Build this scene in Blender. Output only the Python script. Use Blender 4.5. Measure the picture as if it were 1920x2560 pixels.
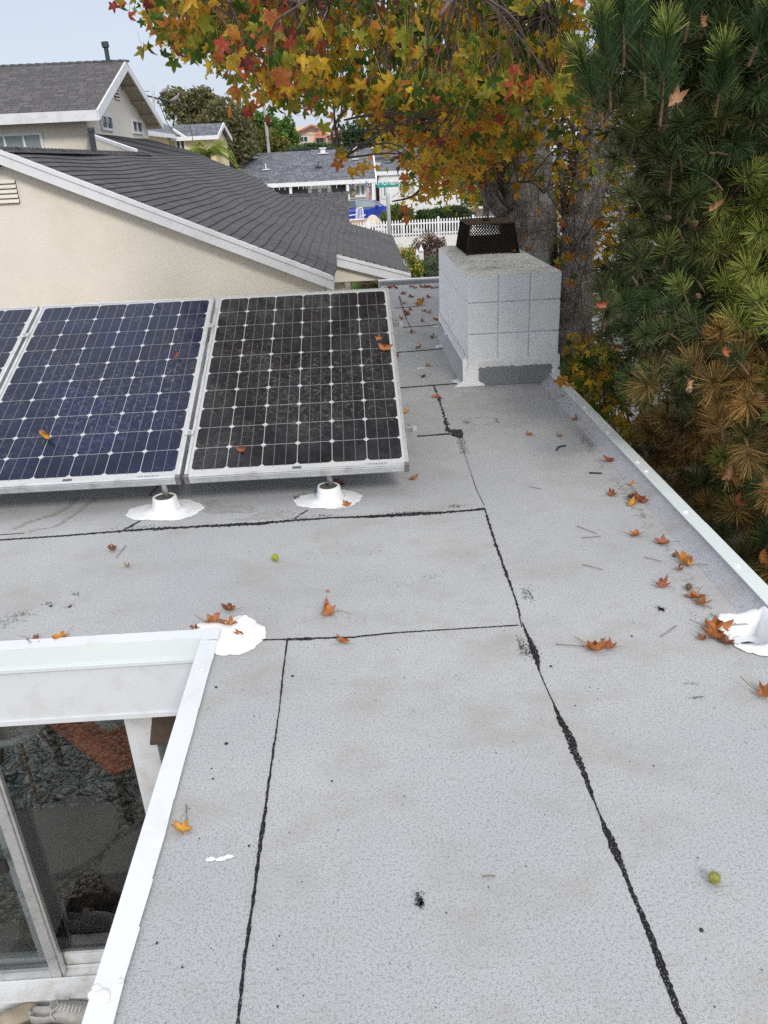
import bpy, math, random
import numpy as np
from mathutils import Vector, Matrix
random.seed(7); rng = np.random.default_rng(7)
S = bpy.context.scene
for o in list(bpy.data.objects): bpy.data.objects.remove(o)
C = S.collection

# ---------------------------------------------------------------- camera
FPX, HC = 1923.0, 1.40
yv = np.array([-89., 880., -FPX]); yv /= np.linalg.norm(yv)
xv = np.array([1., .057, 0.]); xv[2] = -(xv[0]*yv[0]+xv[1]*yv[1])/yv[2]; xv /= np.linalg.norm(xv)
zv = np.cross(xv, yv)
RM = np.array([xv, yv, zv]); CP = np.array([0, 0, HC])
cam = bpy.data.cameras.new('camera'); co = bpy.data.objects.new('camera', cam); C.objects.link(co)
m = Matrix(RM.tolist()).to_4x4(); m.translation = Vector(CP); co.matrix_world = m
cam.sensor_fit = 'VERTICAL'; cam.sensor_height = 36; cam.lens = FPX/2560*36
cam.clip_start = .05; cam.clip_end = 2000
S.camera = co

def ray(px, py):
    return RM @ (np.array([px-960, 1280-py, -FPX])/FPX)
def P(px, py, **k):
    """the world point seen at a photo pixel at a known distance or height"""
    d = ray(px, py); a, v = list(k.items())[0]; i = 'XYZ'.index(a)
    return CP+(v-CP[i])/d[i]*d
DS = 1920/1659
def proj(p):
    c = RM.T @ (np.array(p)-CP); return 960-c[0]/c[2]*FPX, 1280+c[1]/c[2]*FPX

# ---------------------------------------------------------------- light
w = bpy.data.worlds.new('World'); S.world = w; w.use_nodes = True
nt = w.node_tree; nt.nodes.clear()
SUN_EL, SUN_AZ = math.radians(38), math.radians(163)     # azimuth clockwise from +Y: behind the camera to the right
sky = nt.nodes.new('ShaderNodeTexSky'); sky.sky_type = 'NISHITA'; sky.sun_disc = False
sky.sun_elevation = SUN_EL; sky.sun_rotation = SUN_AZ
bg1 = nt.nodes.new('ShaderNodeBackground'); bg1.inputs[1].default_value = .10
nt.links.new(sky.outputs[0], bg1.inputs[0])
tc = nt.nodes.new('ShaderNodeTexCoord'); sep = nt.nodes.new('ShaderNodeSeparateXYZ')
nt.links.new(tc.outputs['Generated'], sep.inputs[0])
ramp = nt.nodes.new('ShaderNodeValToRGB'); cr = ramp.color_ramp
cr.elements[0].position = 0; cr.elements[0].color = (.50, .545, .64, 1)
cr.elements[1].position = 1; cr.elements[1].color = (1.15, 1.17, 1.22, 1)
e = cr.elements.new(.25); e.color = (.53, .575, .67, 1)
e = cr.elements.new(.5); e.color = (.83, .86, .92, 1)
nt.links.new(sep.outputs[2], ramp.inputs[0])
nz = nt.nodes.new('ShaderNodeTexNoise'); nz.inputs['Scale'].default_value = 2.2; nz.inputs['Detail'].default_value = 5
mp = nt.nodes.new('ShaderNodeMapping'); mp.inputs['Scale'].default_value = (1, 1, 3.5)
nt.links.new(tc.outputs['Generated'], mp.inputs[0]); nt.links.new(mp.outputs[0], nz.inputs[0])
mr = nt.nodes.new('ShaderNodeMapRange'); mr.inputs[1].default_value = .3; mr.inputs[2].default_value = .7
mr.inputs[3].default_value = .93; mr.inputs[4].default_value = 1.08
nt.links.new(nz.outputs[0], mr.inputs[0])
mul = nt.nodes.new('ShaderNodeVectorMath'); mul.operation = 'MULTIPLY'
nt.links.new(ramp.outputs[0], mul.inputs[0]); nt.links.new(mr.outputs[0], mul.inputs[1])
bg2 = nt.nodes.new('ShaderNodeBackground'); bg2.inputs[1].default_value = 1.0
nt.links.new(mul.outputs[0], bg2.inputs[0])
mx = nt.nodes.new('ShaderNodeMixShader'); mx.inputs[0].default_value = .86
nt.links.new(bg1.outputs[0], mx.inputs[1]); nt.links.new(bg2.outputs[0], mx.inputs[2])
wo = nt.nodes.new('ShaderNodeOutputWorld'); nt.links.new(mx.outputs[0], wo.inputs[0])
sl = bpy.data.lights.new('sun', 'SUN'); sl.energy = 1.5; sl.angle = math.radians(14); sl.color = (1, .95, .88)
so = bpy.data.objects.new('sun', sl); C.objects.link(so)
sd = Vector((math.sin(SUN_AZ)*math.cos(SUN_EL), math.cos(SUN_AZ)*math.cos(SUN_EL), math.sin(SUN_EL)))
so.rotation_euler = sd.to_track_quat('Z', 'Y').to_euler(); so.location = (0, 0, 30)
S.view_settings.view_transform = 'Standard'; S.view_settings.look = 'None'
S.view_settings.exposure = 0.38; S.view_settings.gamma = 1
S.cycles.max_bounces = 7; S.cycles.transparent_max_bounces = 12; S.cycles.use_denoising = False
S.cycles.sample_clamp_indirect = 4

# ---------------------------------------------------------------- materials
def newmat(name):
    mt = bpy.data.materials.new(name); mt.use_nodes = True
    return mt, mt.node_tree, mt.node_tree.nodes['Principled BSDF']
def N(t, typ, **k):
    n = t.nodes.new(typ)
    for a, b in k.items():
        if a in n.inputs: n.inputs[a].default_value = b
        else: setattr(n, a, b)
    return n
def noise(t, scale, detail=3, rough=.5, mapping=None, coord='Object'):
    tcn = N(t, 'ShaderNodeTexCoord'); n = N(t, 'ShaderNodeTexNoise')
    n.inputs['Scale'].default_value = scale; n.inputs['Detail'].default_value = detail; n.inputs['Roughness'].default_value = rough
    src = tcn.outputs[coord]
    if mapping:
        mm = N(t, 'ShaderNodeMapping'); mm.inputs['Scale'].default_value = mapping
        t.links.new(src, mm.inputs[0]); src = mm.outputs[0]
    t.links.new(src, n.inputs['Vector'])
    return n
def cramp(t, src, stops):
    r = N(t, 'ShaderNodeValToRGB'); c = r.color_ramp
    while len(c.elements) < len(stops): c.elements.new(.5)
    for el, (p, col) in zip(c.elements, stops):
        el.position = p; el.color = (*col, 1) if len(col) == 3 else col
    t.links.new(src, r.inputs[0]); return r
def mixc(t, fac, a, b, mode='MIX'):
    n = N(t, 'ShaderNodeMix', data_type='RGBA', blend_type=mode)
    for s, v in ((n.inputs[0], fac), (n.inputs[6], a), (n.inputs[7], b)):
        if hasattr(v, 'is_linked') or hasattr(v, 'links'): t.links.new(v, s)
        elif isinstance(v, (int, float)): s.default_value = v
        else: s.default_value = (*v, 1) if len(v) == 3 else v
    return n.outputs[2]
def bump(t, b, src, strength=.3, dist=.01):
    n = N(t, 'ShaderNodeBump'); n.inputs['Strength'].default_value = strength; n.inputs['Distance'].default_value = dist
    t.links.new(src, n.inputs['Height']); t.links.new(n.outputs[0], b.inputs['Normal'])
def pm(name, col, rough=.6, var=.12, scale=6, bstr=0, bscale=60, metal=0, dirt=None, dscale=3, spec=.5, bdist=.004, dmap=None):
    mt, t, b = newmat(name)
    n = noise(t, scale, 4)
    lo = tuple(c*(1-var) for c in col); hi = tuple(min(1, c*(1+var)) for c in col)
    out = cramp(t, n.outputs[0], [(.3, lo), (.7, hi)]).outputs[0]
    if dirt:
        d = noise(t, dscale, 6, .65, dmap)
        f = cramp(t, d.outputs[0], [(.5, (0, 0, 0)), (.75, (1, 1, 1))])
        out = mixc(t, f.outputs[0], out, dirt)
    t.links.new(out, b.inputs['Base Color'])
    b.inputs['Roughness'].default_value = rough; b.inputs['Metallic'].default_value = metal
    b.inputs['Specular IOR Level'].default_value = spec
    if bstr:
        bn = noise(t, bscale, 3); bump(t, b, bn.outputs[0], bstr, bdist)
    return mt

def granule_mat(name, tone=(.455, .463, .471), sc=1.0):
    mt, t, b = newmat(name)
    g = noise(t, 620*sc, 2.5, .8)
    k = tone
    sp = cramp(t, g.outputs[0], [(.34, (k[0]*.18, k[1]*.18, k[2]*.20)), (.45, (k[0]*.78, k[1]*.78, k[2]*.78)), (.53, k), (.64, tuple(min(.95, c*1.55) for c in k))])
    g2 = noise(t, 150*sc, 2, .6)
    sp2 = cramp(t, g2.outputs[0], [(.36, (.55, .55, .55)), (.5, (1, 1, 1))])
    c1 = mixc(t, .55, sp.outputs[0], sp2.outputs[0], 'MULTIPLY')
    s1 = noise(t, 1.1, 5, .6); f1 = cramp(t, s1.outputs[0], [(.30, (.88, .885, .90)), (.72, (1.06, 1.05, 1.03))])
    c2 = mixc(t, 1.0, c1, f1.outputs[0], 'MULTIPLY')
    s2 = noise(t, 3.2, 8, .7, (1, 1.4, 1)); f2 = cramp(t, s2.outputs[0], [(.48, (0, 0, 0)), (.70, (.62, .62, .62))])
    c3 = mixc(t, f2.outputs[0], c2, (.30, .285, .25))
    s3 = noise(t, 9, 9, .8, (1, 2.2, 1)); f3 = cramp(t, s3.outputs[0], [(.63, (0, 0, 0)), (.80, (.8, .8, .8))])
    c4 = mixc(t, f3.outputs[0], c3, (.12, .12, .12))
    # each roll of felt has its own slight tint
    tcn = N(t, 'ShaderNodeTexCoord'); sx = N(t, 'ShaderNodeSeparateXYZ'); t.links.new(tcn.outputs['Object'], sx.inputs[0])
    dv = N(t, 'ShaderNodeMath', operation='DIVIDE'); t.links.new(sx.outputs[1], dv.inputs[0]); dv.inputs[1].default_value = 10
    rr = cramp(t, dv.outputs[0], [(0, (1, 1, 1)), (.302, (.94, .94, .95)), (.402, (.90, .90, .915)), (.504, (.80, .81, .835))]); rr.color_ramp.interpolation = 'CONSTANT'
    c5 = mixc(t, 1, c4, rr.outputs[0], 'MULTIPLY')
    t.links.new(c5, b.inputs['Base Color']); b.inputs['Roughness'].default_value = .92
    b.inputs['Specular IOR Level'].default_value = .25
    bump(t, b, g.outputs[0], .25, .002)
    lf = noise(t, 1.7, 3, .5, (1, .6, 1)); b2 = N(t, 'ShaderNodeBump'); b2.inputs['Strength'].default_value = .35; b2.inputs['Distance'].default_value = .05
    t.links.new(lf.outputs[0], b2.inputs['Height']); b1 = b.inputs['Normal'].links[0].from_node; t.links.new(b2.outputs[0], b1.inputs['Normal'])
    return mt
M = {}
M['membrane'] = granule_mat('mineral_felt')
M['felt_dark'] = granule_mat('mineral_felt_dark', (.27, .28, .29))
M['felt_blue'] = granule_mat('mineral_felt_upturn', (.47, .475, .51))
M['white_paint'] = pm('white_paint', (.80, .81, .83), .45, .03, 4, .15, 40, dirt=(.72, .73, .73), dscale=5)
M['white_coat'] = pm('white_elastic_coating', (.82, .83, .84), .5, .03, 8, .5, 28, dirt=(.66, .66, .65), dscale=12, bdist=.008)
M['trim'] = pm('white_metal_trim', (.67, .69, .72), .4, .03, 3, .12, 6, dirt=(.59, .59, .58), dscale=9)
M['trim_green'] = pm('pale_metal_edge', (.66, .71, .70), .35, .04, 3, .05, 10)
M['alu'] = pm('aluminium', (.62, .63, .64), .35, .08, 20, metal=.6, dirt=(.45, .44, .42), dscale=14)
M['steel'] = pm('galvanised_steel', (.45, .46, .47), .4, .15, 40, metal=.7)
M['backsheet'] = pm('white_backsheet', (.47, .48, .49), .25, .03, 8, dirt=(.52, .50, .46), dscale=16)
M['black'] = pm('black_plastic', (.02, .02, .02), .5, .2)
M['vinyl'] = pm('white_vinyl', (.70, .72, .74), .35, .03, 4, dirt=(.55, .53, .48), dscale=10)
M['stucco'] = pm('cream_stucco', (.78, .73, .635), .9, .04, 1.3, .4, 60, dirt=(.68, .62, .51), dscale=.9, bdist=.006)
M['stucco_grey'] = pm('grey_stucco', (.50, .50, .48), .9, .06, 3, .8, 60, bdist=.008)
M['fascia'] = pm('white_board', (.74, .75, .77), .5, .04, 3, dirt=(.60, .60, .60), dscale=4)
M['soffit'] = pm('cream_soffit', (.40, .34, .25), .8, .1, 3)
M['dark_brown'] = pm('dark_brown_board', (.07, .055, .045), .8, .3, 10)
M['concrete'] = pm('concrete', (.42, .41, .39), .9, .1, 3, .3, 60, dirt=(.30, .29, .27), dscale=2)
M['slab'] = pm('weathered_slab', (.80, .80, .76), .9, .07, 9, .18, 30, dirt=(.42, .42, .36), dscale=5, bdist=.006)
M['asphalt'] = pm('asphalt', (.22, .22, .22), .9, .1, 1, .2, 30, dirt=(.15, .15, .15), dscale=.8)
M['sidewalk'] = pm('pale_concrete', (.52, .50, .46), .9, .08, 1.5, dirt=(.40, .38, .34), dscale=1)
M['grass_ground'] = pm('lawn_soil', (.07, .11, .03), .95, .3, 4)
M['dirt'] = pm('earth', (.09, .07, .05), .95, .3, 4)
M['dark_glass'] = pm('window_glass', (.05, .07, .075), .08, .3, 1, spec=.8)
M['blind_glass'] = pm('window_blind', (.20, .24, .24), .15, .15, 2, spec=.8)
M['curtain'] = pm('pale_curtain', (.45, .42, .38), .4, .1, 3)
M['dark_siding'] = pm('dark_siding', (.09, .08, .08), .8, .1, 2)
M['white_wall'] = pm('white_wall', (.75, .75, .74), .8, .04, 2)
M['yellow_wall'] = pm('pale_yellow_wall', (.66, .55, .33), .9, .05, 1)
M['peach_wall'] = pm('peach_wall', (.75, .58, .43), .9, .04, .5)
M['pink_wall'] = pm('pink_wall', (.72, .50, .44), .9, .04, .5)
M['tile'] = pm('terracotta_tile', (.50, .20, .13), .8, .15, 2)
M['brick'] = pm('red_brick', (.42, .15, .10), .9, .15, 8)
M['wood'] = pm('brown_wood', (.16, .09, .05), .5, .2, 12)
M['darkwood'] = pm('dark_wood', (.035, .022, .018), .35, .2, 12)
M['rust'] = pm('rusty_sheet', (.11, .075, .05), .7, .3, 14, .3, 60, metal=.3, dirt=(.05, .04, .035), dscale=6)
M['mesh'] = pm('black_wire', (.034, .024, .018), .55, .3, 20, metal=.4)
M['pipe'] = pm('black_pipe', (.035, .045, .055), .6, .15, 8)
M['pole_metal'] = pm('grey_pole', (.52, .54, .54), .5, .06, 4, metal=.2)
M['corner'] = pm('grey_corner', (.16, .16, .155), .6, .2, 30)

def tar_mat():
    mt, t, b = newmat('tar')
    g = noise(t, 260, 2, .8)
    c = cramp(t, g.outputs[0], [(.61, (.008, .008, .009)), (.66, (.34, .34, .36))])
    t.links.new(c.outputs[0], b.inputs['Base Color']); b.inputs['Roughness'].default_value = .55; b.inputs['Specular IOR Level'].default_value = .25
    bump(t, b, g.outputs[0], .6, .004); return mt
M['tar'] = tar_mat()
def alpha_mat(name, col, nscale, lo, hi, rough=.9, amax=1.0, mapping=None):
    mt, t, b = newmat(name)
    n = noise(t, nscale, 6, .7, mapping); c = cramp(t, n.outputs[0], [(lo, (0, 0, 0)), (hi, (amax,)*3)])
    t.links.new(c.outputs[0], b.inputs['Alpha']); b.inputs['Base Color'].default_value = (*col, 1); b.inputs['Roughness'].default_value = rough
    return mt
M['stain'] = alpha_mat('tan_water_stain', (.36, .33, .26), 30, .35, .60, amax=.32)
M['stain_rim'] = alpha_mat('water_stain_rim', (.27, .24, .18), 60, .35, .60, amax=.38)
M['soot'] = alpha_mat('tar_dust', (.03, .03, .03), 140, .52, .60, amax=.9)

def shingle_mat(name, base, bw, bh, uv='XY', var=.5, nsc=60):
    mt, t, b = newmat(name)
    tcn = N(t, 'ShaderNodeTexCoord'); sp = N(t, 'ShaderNodeSeparateXYZ'); t.links.new(tcn.outputs['Object'], sp.inputs[0])
    cb = N(t, 'ShaderNodeCombineXYZ'); a, c_ = ('XYZ'.index(u) for u in uv)
    t.links.new(sp.outputs[a], cb.inputs[0]); t.links.new(sp.outputs[c_], cb.inputs[1])
    wn = noise(t, 2.0, 2); wm = N(t, 'ShaderNodeVectorMath', operation='MULTIPLY_ADD')
    t.links.new(wn.outputs[1], wm.inputs[0]); wm.inputs[1].default_value = (.05, .05, 0); t.links.new(cb.outputs[0], wm.inputs[2])
    br = N(t, 'ShaderNodeTexBrick'); t.links.new(wm.outputs[0], br.inputs['Vector'])
    br.inputs['Scale'].default_value = 1; br.inputs['Brick Width'].default_value = bw; br.inputs['Row Height'].default_value = bh
    br.inputs['Mortar Size'].default_value = bh*.07; br.inputs['Mortar Smooth'].default_value = .3; br.inputs['Bias'].default_value = -.1
    br.inputs['Color1'].default_value = (*[c*(1-var*.5) for c in base], 1); br.inputs['Color2'].default_value = (*[c*(1+var*.5) for c in base], 1)
    br.inputs['Mortar'].default_value = (*[c*.25 for c in base], 1); br.offset = .37; br.squash_frequency = 3; br.squash = .8
    n = noise(t, nsc, 3); f = cramp(t, n.outputs[0], [(.3, (.75, .75, .75)), (.7, (1.2, 1.2, 1.2))])
    t.links.new(mixc(t, 1, br.outputs[0], f.outputs[0], 'MULTIPLY'), b.inputs['Base Color'])
    b.inputs['Roughness'].default_value = .9
    bump(t, b, br.outputs['Fac'], -.5, .02); return mt
M['shingle2'] = shingle_mat('brown_grey_shingle', (.105, .097, .098), .30, .17, 'XY', .5)
M['shingle_entry'] = shingle_mat('dark_grey_shingle', (.085, .08, .085), .26, .20, 'XY', .45)
M['shingle_far'] = shingle_mat('far_grey_shingle', (.16, .165, .19), .35, .25, 'XY', .6, 5)
def near_shingle():
    mt, t, b = newmat('charcoal_shingle')
    n1 = noise(t, 3.0, 3, .75, (1.3, 9.5, 1)); n2 = noise(t, 60, 2, .6)
    n3 = noise(t, 1, 4)
    c = cramp(t, n1.outputs[0], [(.36, (.026, .025, .026)), (.5, (.064, .060, .062)), (.64, (.125, .118, .119))])
    f = cramp(t, n2.outputs[0], [(.3, (.7, .7, .7)), (.7, (1.3, 1.3, 1.3))])
    c = mixc(t, .8, c.outputs[0], f.outputs[0], 'MULTIPLY')
    f3 = cramp(t, n3.outputs[0], [(.3, (.85, .85, .85)), (.7, (1.15, 1.13, 1.12))])
    c = mixc(t, .8, c, f3.outputs[0], 'MULTIPLY')
    t.links.new(c, b.inputs['Base Color']); b.inputs['Roughness'].default_value = .9
    bump(t, b, n1.outputs[0], .5, .01); return mt
M['shingle_near'] = near_shingle()
M['shingle_edge'] = pm('shingle_edge', (.012, .012, .013), .9, .3, 20)

def bark_mat():
    mt, t, b = newmat('grey_bark')
    n1 = noise(t, 5, 8, .75, (3.2, 3.2, .55)); n2 = noise(t, 2.2, 5, .7)
    v = N(t, 'ShaderNodeTexVoronoi', feature='DISTANCE_TO_EDGE'); tcn = N(t, 'ShaderNodeTexCoord'); mm = N(t, 'ShaderNodeMapping')
    mm.inputs['Scale'].default_value = (15, 15, 2.8); wz = noise(t, 6, 3)
    ad = N(t, 'ShaderNodeVectorMath', operation='MULTIPLY_ADD'); ad.inputs[1].default_value = (.10, .10, .10)
    t.links.new(wz.outputs[1], ad.inputs[0]); t.links.new(tcn.outputs['Object'], ad.inputs[2]); t.links.new(ad.outputs[0], mm.inputs[0]); t.links.new(mm.outputs[0], v.inputs['Vector'])
    cv = cramp(t, v.outputs['Distance'], [(.0, (.10, .09, .09)), (.22, (1, 1, 1))])
    c = cramp(t, n1.outputs[0], [(.3, (.13, .11, .092)), (.5, (.29, .255, .225)), (.7, (.50, .465, .43))])
    c = mixc(t, .8, c.outputs[0], cv.outputs[0], 'MULTIPLY')
    f = cramp(t, n2.outputs[0], [(.5, (0, 0, 0)), (.66, (.7, .7, .7))])
    c = mixc(t, f.outputs[0], c, (.34, .335, .33))
    t.links.new(c, b.inputs['Base Color']); b.inputs['Roughness'].default_value = .95
    mu = N(t, 'ShaderNodeMath', operation='ADD'); t.links.new(n1.outputs[0], mu.inputs[0]); t.links.new(cv.outputs[0], mu.inputs[1])
    bump(t, b, mu.outputs[0], .6, .015); return mt
M['bark'] = bark_mat()
M['twig'] = pm('twig_bark', (.11, .085, .07), .9, .3, 30)

def attr_mat(name, trans=.35, rough=.5, spec=.35, nsc=60):
    mt, t, b = newmat(name)
    a = N(t, 'ShaderNodeVertexColor'); a.layer_name = 'Col'
    n = noise(t, nsc, 3, .7); f = cramp(t, n.outputs[0], [(.3, (.72, .70, .66)), (.7, (1.22, 1.22, 1.18))])
    c = mixc(t, .8, a.outputs[0], f.outputs[0], 'MULTIPLY')
    t.links.new(c, b.inputs['Base Color']); b.inputs['Roughness'].default_value = rough; b.inputs['Specular IOR Level'].default_value = spec
    tr = N(t, 'ShaderNodeBsdfTranslucent'); t.links.new(c, tr.inputs[0])
    mxs = N(t, 'ShaderNodeMixShader'); mxs.inputs[0].default_value = trans
    out = t.nodes['Material Output']
    t.links.new(b.outputs[0], mxs.inputs[1]); t.links.new(tr.outputs[0], mxs.inputs[2]); t.links.new(mxs.outputs[0], out.inputs[0])
    return mt
M['leaf'] = attr_mat('autumn_leaf', .58, .42)
M['dry'] = attr_mat('dry_leaf', .2, .6, .25, 90)
M['needle'] = attr_mat('pine_needle', .15, .42, .4, 200)
M['foliage'] = attr_mat('green_foliage', .3, .6, .2, 20)

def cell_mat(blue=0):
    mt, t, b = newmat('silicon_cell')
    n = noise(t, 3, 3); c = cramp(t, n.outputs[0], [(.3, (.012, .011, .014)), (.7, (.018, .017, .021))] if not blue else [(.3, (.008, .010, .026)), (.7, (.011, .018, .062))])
    # dried rain rings and dust on the glass
    v = N(t, 'ShaderNodeTexVoronoi', feature='DISTANCE_TO_EDGE'); v.inputs['Scale'].default_value = 26
    tcn = N(t, 'ShaderNodeTexCoord'); wz = noise(t, 18, 3); ad = N(t, 'ShaderNodeVectorMath', operation='MULTIPLY_ADD')
    ad.inputs[1].default_value = (.08, .08, .08); t.links.new(wz.outputs[1], ad.inputs[0]); t.links.new(tcn.outputs['Object'], ad.inputs[2]); t.links.new(ad.outputs[0], v.inputs['Vector'])
    r = cramp(t, v.outputs['Distance'], [(.02, (.8, .8, .8)), (.12, (0, 0, 0))])
    msk = noise(t, 2.2, 4); mk_ = cramp(t, msk.outputs[0], [(.42, (0, 0, 0)), (.62, (1, 1, 1))])
    n2 = noise(t, 45, 5, .8); r2 = cramp(t, n2.outputs[0], [(.45, (0, 0, 0)), (.8, (1, 1, 1))])
    f = mixc(t, 1, r.outputs[0], mk_.outputs[0], 'MULTIPLY'); f = mixc(t, 1, f, r2.outputs[0], 'MULTIPLY')
    c = mixc(t, f, c.outputs[0], (.24, .23, .21))
    n3 = noise(t, 160, 2, .6); r3 = cramp(t, n3.outputs[0], [(.70, (0, 0, 0)), (.76, (.8, .8, .8))])
    c = mixc(t, r3.outputs[0], c, (.30, .30, .28))
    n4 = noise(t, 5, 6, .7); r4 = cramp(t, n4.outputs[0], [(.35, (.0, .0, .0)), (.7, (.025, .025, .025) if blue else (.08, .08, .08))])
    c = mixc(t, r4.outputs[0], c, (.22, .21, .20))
    t.links.new(c, b.inputs['Base Color']); b.inputs['Roughness'].default_value = .35
    b.inputs['Coat Weight'].default_value = 1; b.inputs['Coat Roughness'].default_value = .07; b.inputs['Coat IOR'].default_value = 1.22
    b.inputs['Specular IOR Level'].default_value = .02
    return mt
M['cell'] = cell_mat(); M['cell_sky_tint'] = cell_mat(1)  # base colours hold the reflections: dark tree in one, blue sky in the other

def glass_mat():
    mt, t, b = newmat('pane_glass'); t.nodes.remove(b)
    tr = N(t, 'ShaderNodeBsdfTransparent'); tr.inputs[0].default_value = (.90, .95, .93, 1)
    gl = N(t, 'ShaderNodeBsdfGlossy'); gl.inputs['Roughness'].default_value = .012; gl.inputs[0].default_value = (1, 1, 1, 1)
    fr = N(t, 'ShaderNodeFresnel'); fr.inputs[0].default_value = 1.68
    mxs = N(t, 'ShaderNodeMixShader'); t.links.new(fr.outputs[0], mxs.inputs[0]); t.links.new(tr.outputs[0], mxs.inputs[1]); t.links.new(gl.outputs[0], mxs.inputs[2])
    t.links.new(mxs.outputs[0], t.nodes['Material Output'].inputs[0]); return mt
M['glass'] = glass_mat()

# ---------------------------------------------------------------- geometry helpers
WL = {}
def tag(o, label=None, cat=None, group=None, kind=None):
    for k, v in (('label', label), ('category', cat), ('group', group), ('kind', kind)):
        if v: o[k] = v
    return o
def empty(name, loc, label=None, cat=None, group=None, kind=None, parent=None):
    o = bpy.data.objects.new(name, None); C.objects.link(o); o.empty_display_size = .1
    loc = Vector([float(a) for a in loc]); WL[o] = loc
    o.location = loc-(WL[parent] if parent else Vector((0, 0, 0)))
    if parent: o.parent = parent
    return tag(o, label, cat, group, kind)
class MB:
    def __init__(s): s.v = []; s.f = []; s.mi = []; s.sm = []; s.cm = 0; s.cs = False
    def add(s, vs, fs):
        n = len(s.v); s.v += [tuple(map(float, a)) for a in vs]
        for f in fs: s.f.append(tuple(i+n for i in f)); s.mi.append(s.cm); s.sm.append(s.cs)
    def box(s, lo, hi):
        x0, y0, z0 = lo; x1, y1, z1 = hi
        s.add([(x0, y0, z0), (x1, y0, z0), (x1, y1, z0), (x0, y1, z0), (x0, y0, z1), (x1, y0, z1), (x1, y1, z1), (x0, y1, z1)],
              [(0, 3, 2, 1), (4, 5, 6, 7), (0, 1, 5, 4), (1, 2, 6, 5), (2, 3, 7, 6), (3, 0, 4, 7)])
    def obox(s, c, ax, hs):
        """box with centre c, three axes and half sizes"""
        c = np.array(c, float); ax = [np.array(a, float)/np.linalg.norm(a) for a in ax]
        vs = [c+ax[0]*hs[0]*i+ax[1]*hs[1]*j+ax[2]*hs[2]*k for k in (-1, 1) for j in (-1, 1) for i in (-1, 1)]
        s.add(vs, [(0, 2, 3, 1), (4, 5, 7, 6), (0, 1, 5, 4), (1, 3, 7, 5), (3, 2, 6, 7), (2, 0, 4, 6)])
    def bar(s, a, b, w_, h_, up=(0, 0, 1)):
        a = np.array(a, float); b = np.array(b, float); d = b-a; L = np.linalg.norm(d); d /= L
        x = np.cross(d, up); x /= np.linalg.norm(x); z = np.cross(x, d)
        s.obox((a+b)/2, (x, d, z), (w_/2, L/2, h_/2))
    def prism(s, poly, off):
        """closed polygon of 3-D points pushed along off"""
        n = len(poly); poly = [np.array(p, float) for p in poly]; off = np.array(off, float)
        vs = poly+[p+off for p in poly]
        s.add(vs, [tuple(range(n))[::-1], tuple(range(n, 2*n))]+[(i, (i+1) % n, n+(i+1) % n, n+i) for i in range(n)])
    def tube(s, path, rad, n=8, cap=True, wob=0):
        path = [np.array(p, float) for p in path]
        if not hasattr(rad, '__len__'): rad = [rad]*len(path)
        vs = []; up = None
        for i, p in enumerate(path):
            d = path[min(i+1, len(path)-1)]-path[max(i-1, 0)]; d = d/(np.linalg.norm(d)+1e-9)
            if up is None:
                up = np.array([0, 0, 1.]) if abs(d[2]) < .9 else np.array([1., 0, 0])
            x = np.cross(d, up); x /= np.linalg.norm(x)+1e-9; up = np.cross(x, d)
            for k in range(n):
                a = 2*math.pi*k/n; r = rad[i]*(1+wob*random.uniform(-1, 1))
                vs.append(p+x*math.cos(a)*r+up*math.sin(a)*r)
        fs = [(i*n+k, i*n+(k+1) % n, (i+1)*n+(k+1) % n, (i+1)*n+k) for i in range(len(path)-1) for k in range(n)]
        if cap: fs += [tuple(range(n))[::-1], tuple((len(path)-1)*n+k for k in range(n))]
        s.add(vs, fs)
    def lathe(s, c, prof, n=24):
        vs = [(c[0]+r*math.cos(2*math.pi*k/n), c[1]+r*math.sin(2*math.pi*k/n), c[2]+z) for r, z in prof for k in range(n)]
        fs = [(i*n+k, i*n+(k+1) % n, (i+1)*n+(k+1) % n, (i+1)*n+k) for i in range(len(prof)-1) for k in range(n)]
        fs += [tuple(range(n))[::-1], tuple((len(prof)-1)*n+k for k in range(n))]
        s.add(vs, fs)
    def build(s, name, mat, parent=None, label=None, cat=None, group=None, kind=None, smooth=False, bevel=0):
        me = bpy.data.meshes.new(name); v = np.array(s.v)
        if parent: o0 = np.array(WL[parent])
        else: o0 = np.array([(v[:, 0].min()+v[:, 0].max())/2, (v[:, 1].min()+v[:, 1].max())/2, v[:, 2].min()])
        me.from_pydata((v-o0).tolist(), [], s.f)
        for mt in (mat if isinstance(mat, (list, tuple)) else [mat]): me.materials.append(mt)
        me.polygons.foreach_set('material_index', s.mi)
        me.polygons.foreach_set('use_smooth', [smooth or q for q in s.sm])
        me.update()
        o = bpy.data.objects.new(name, me); C.objects.link(o)
        if parent: o.parent = parent; WL[o] = Vector(o0)
        else: o.location = o0; WL[o] = Vector(o0)
        if bevel:
            bv = o.modifiers.new('bevel', 'BEVEL'); bv.width = bevel; bv.segments = 2; bv.limit_method = 'ANGLE'
        return tag(o, label, cat, group, kind)
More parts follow.
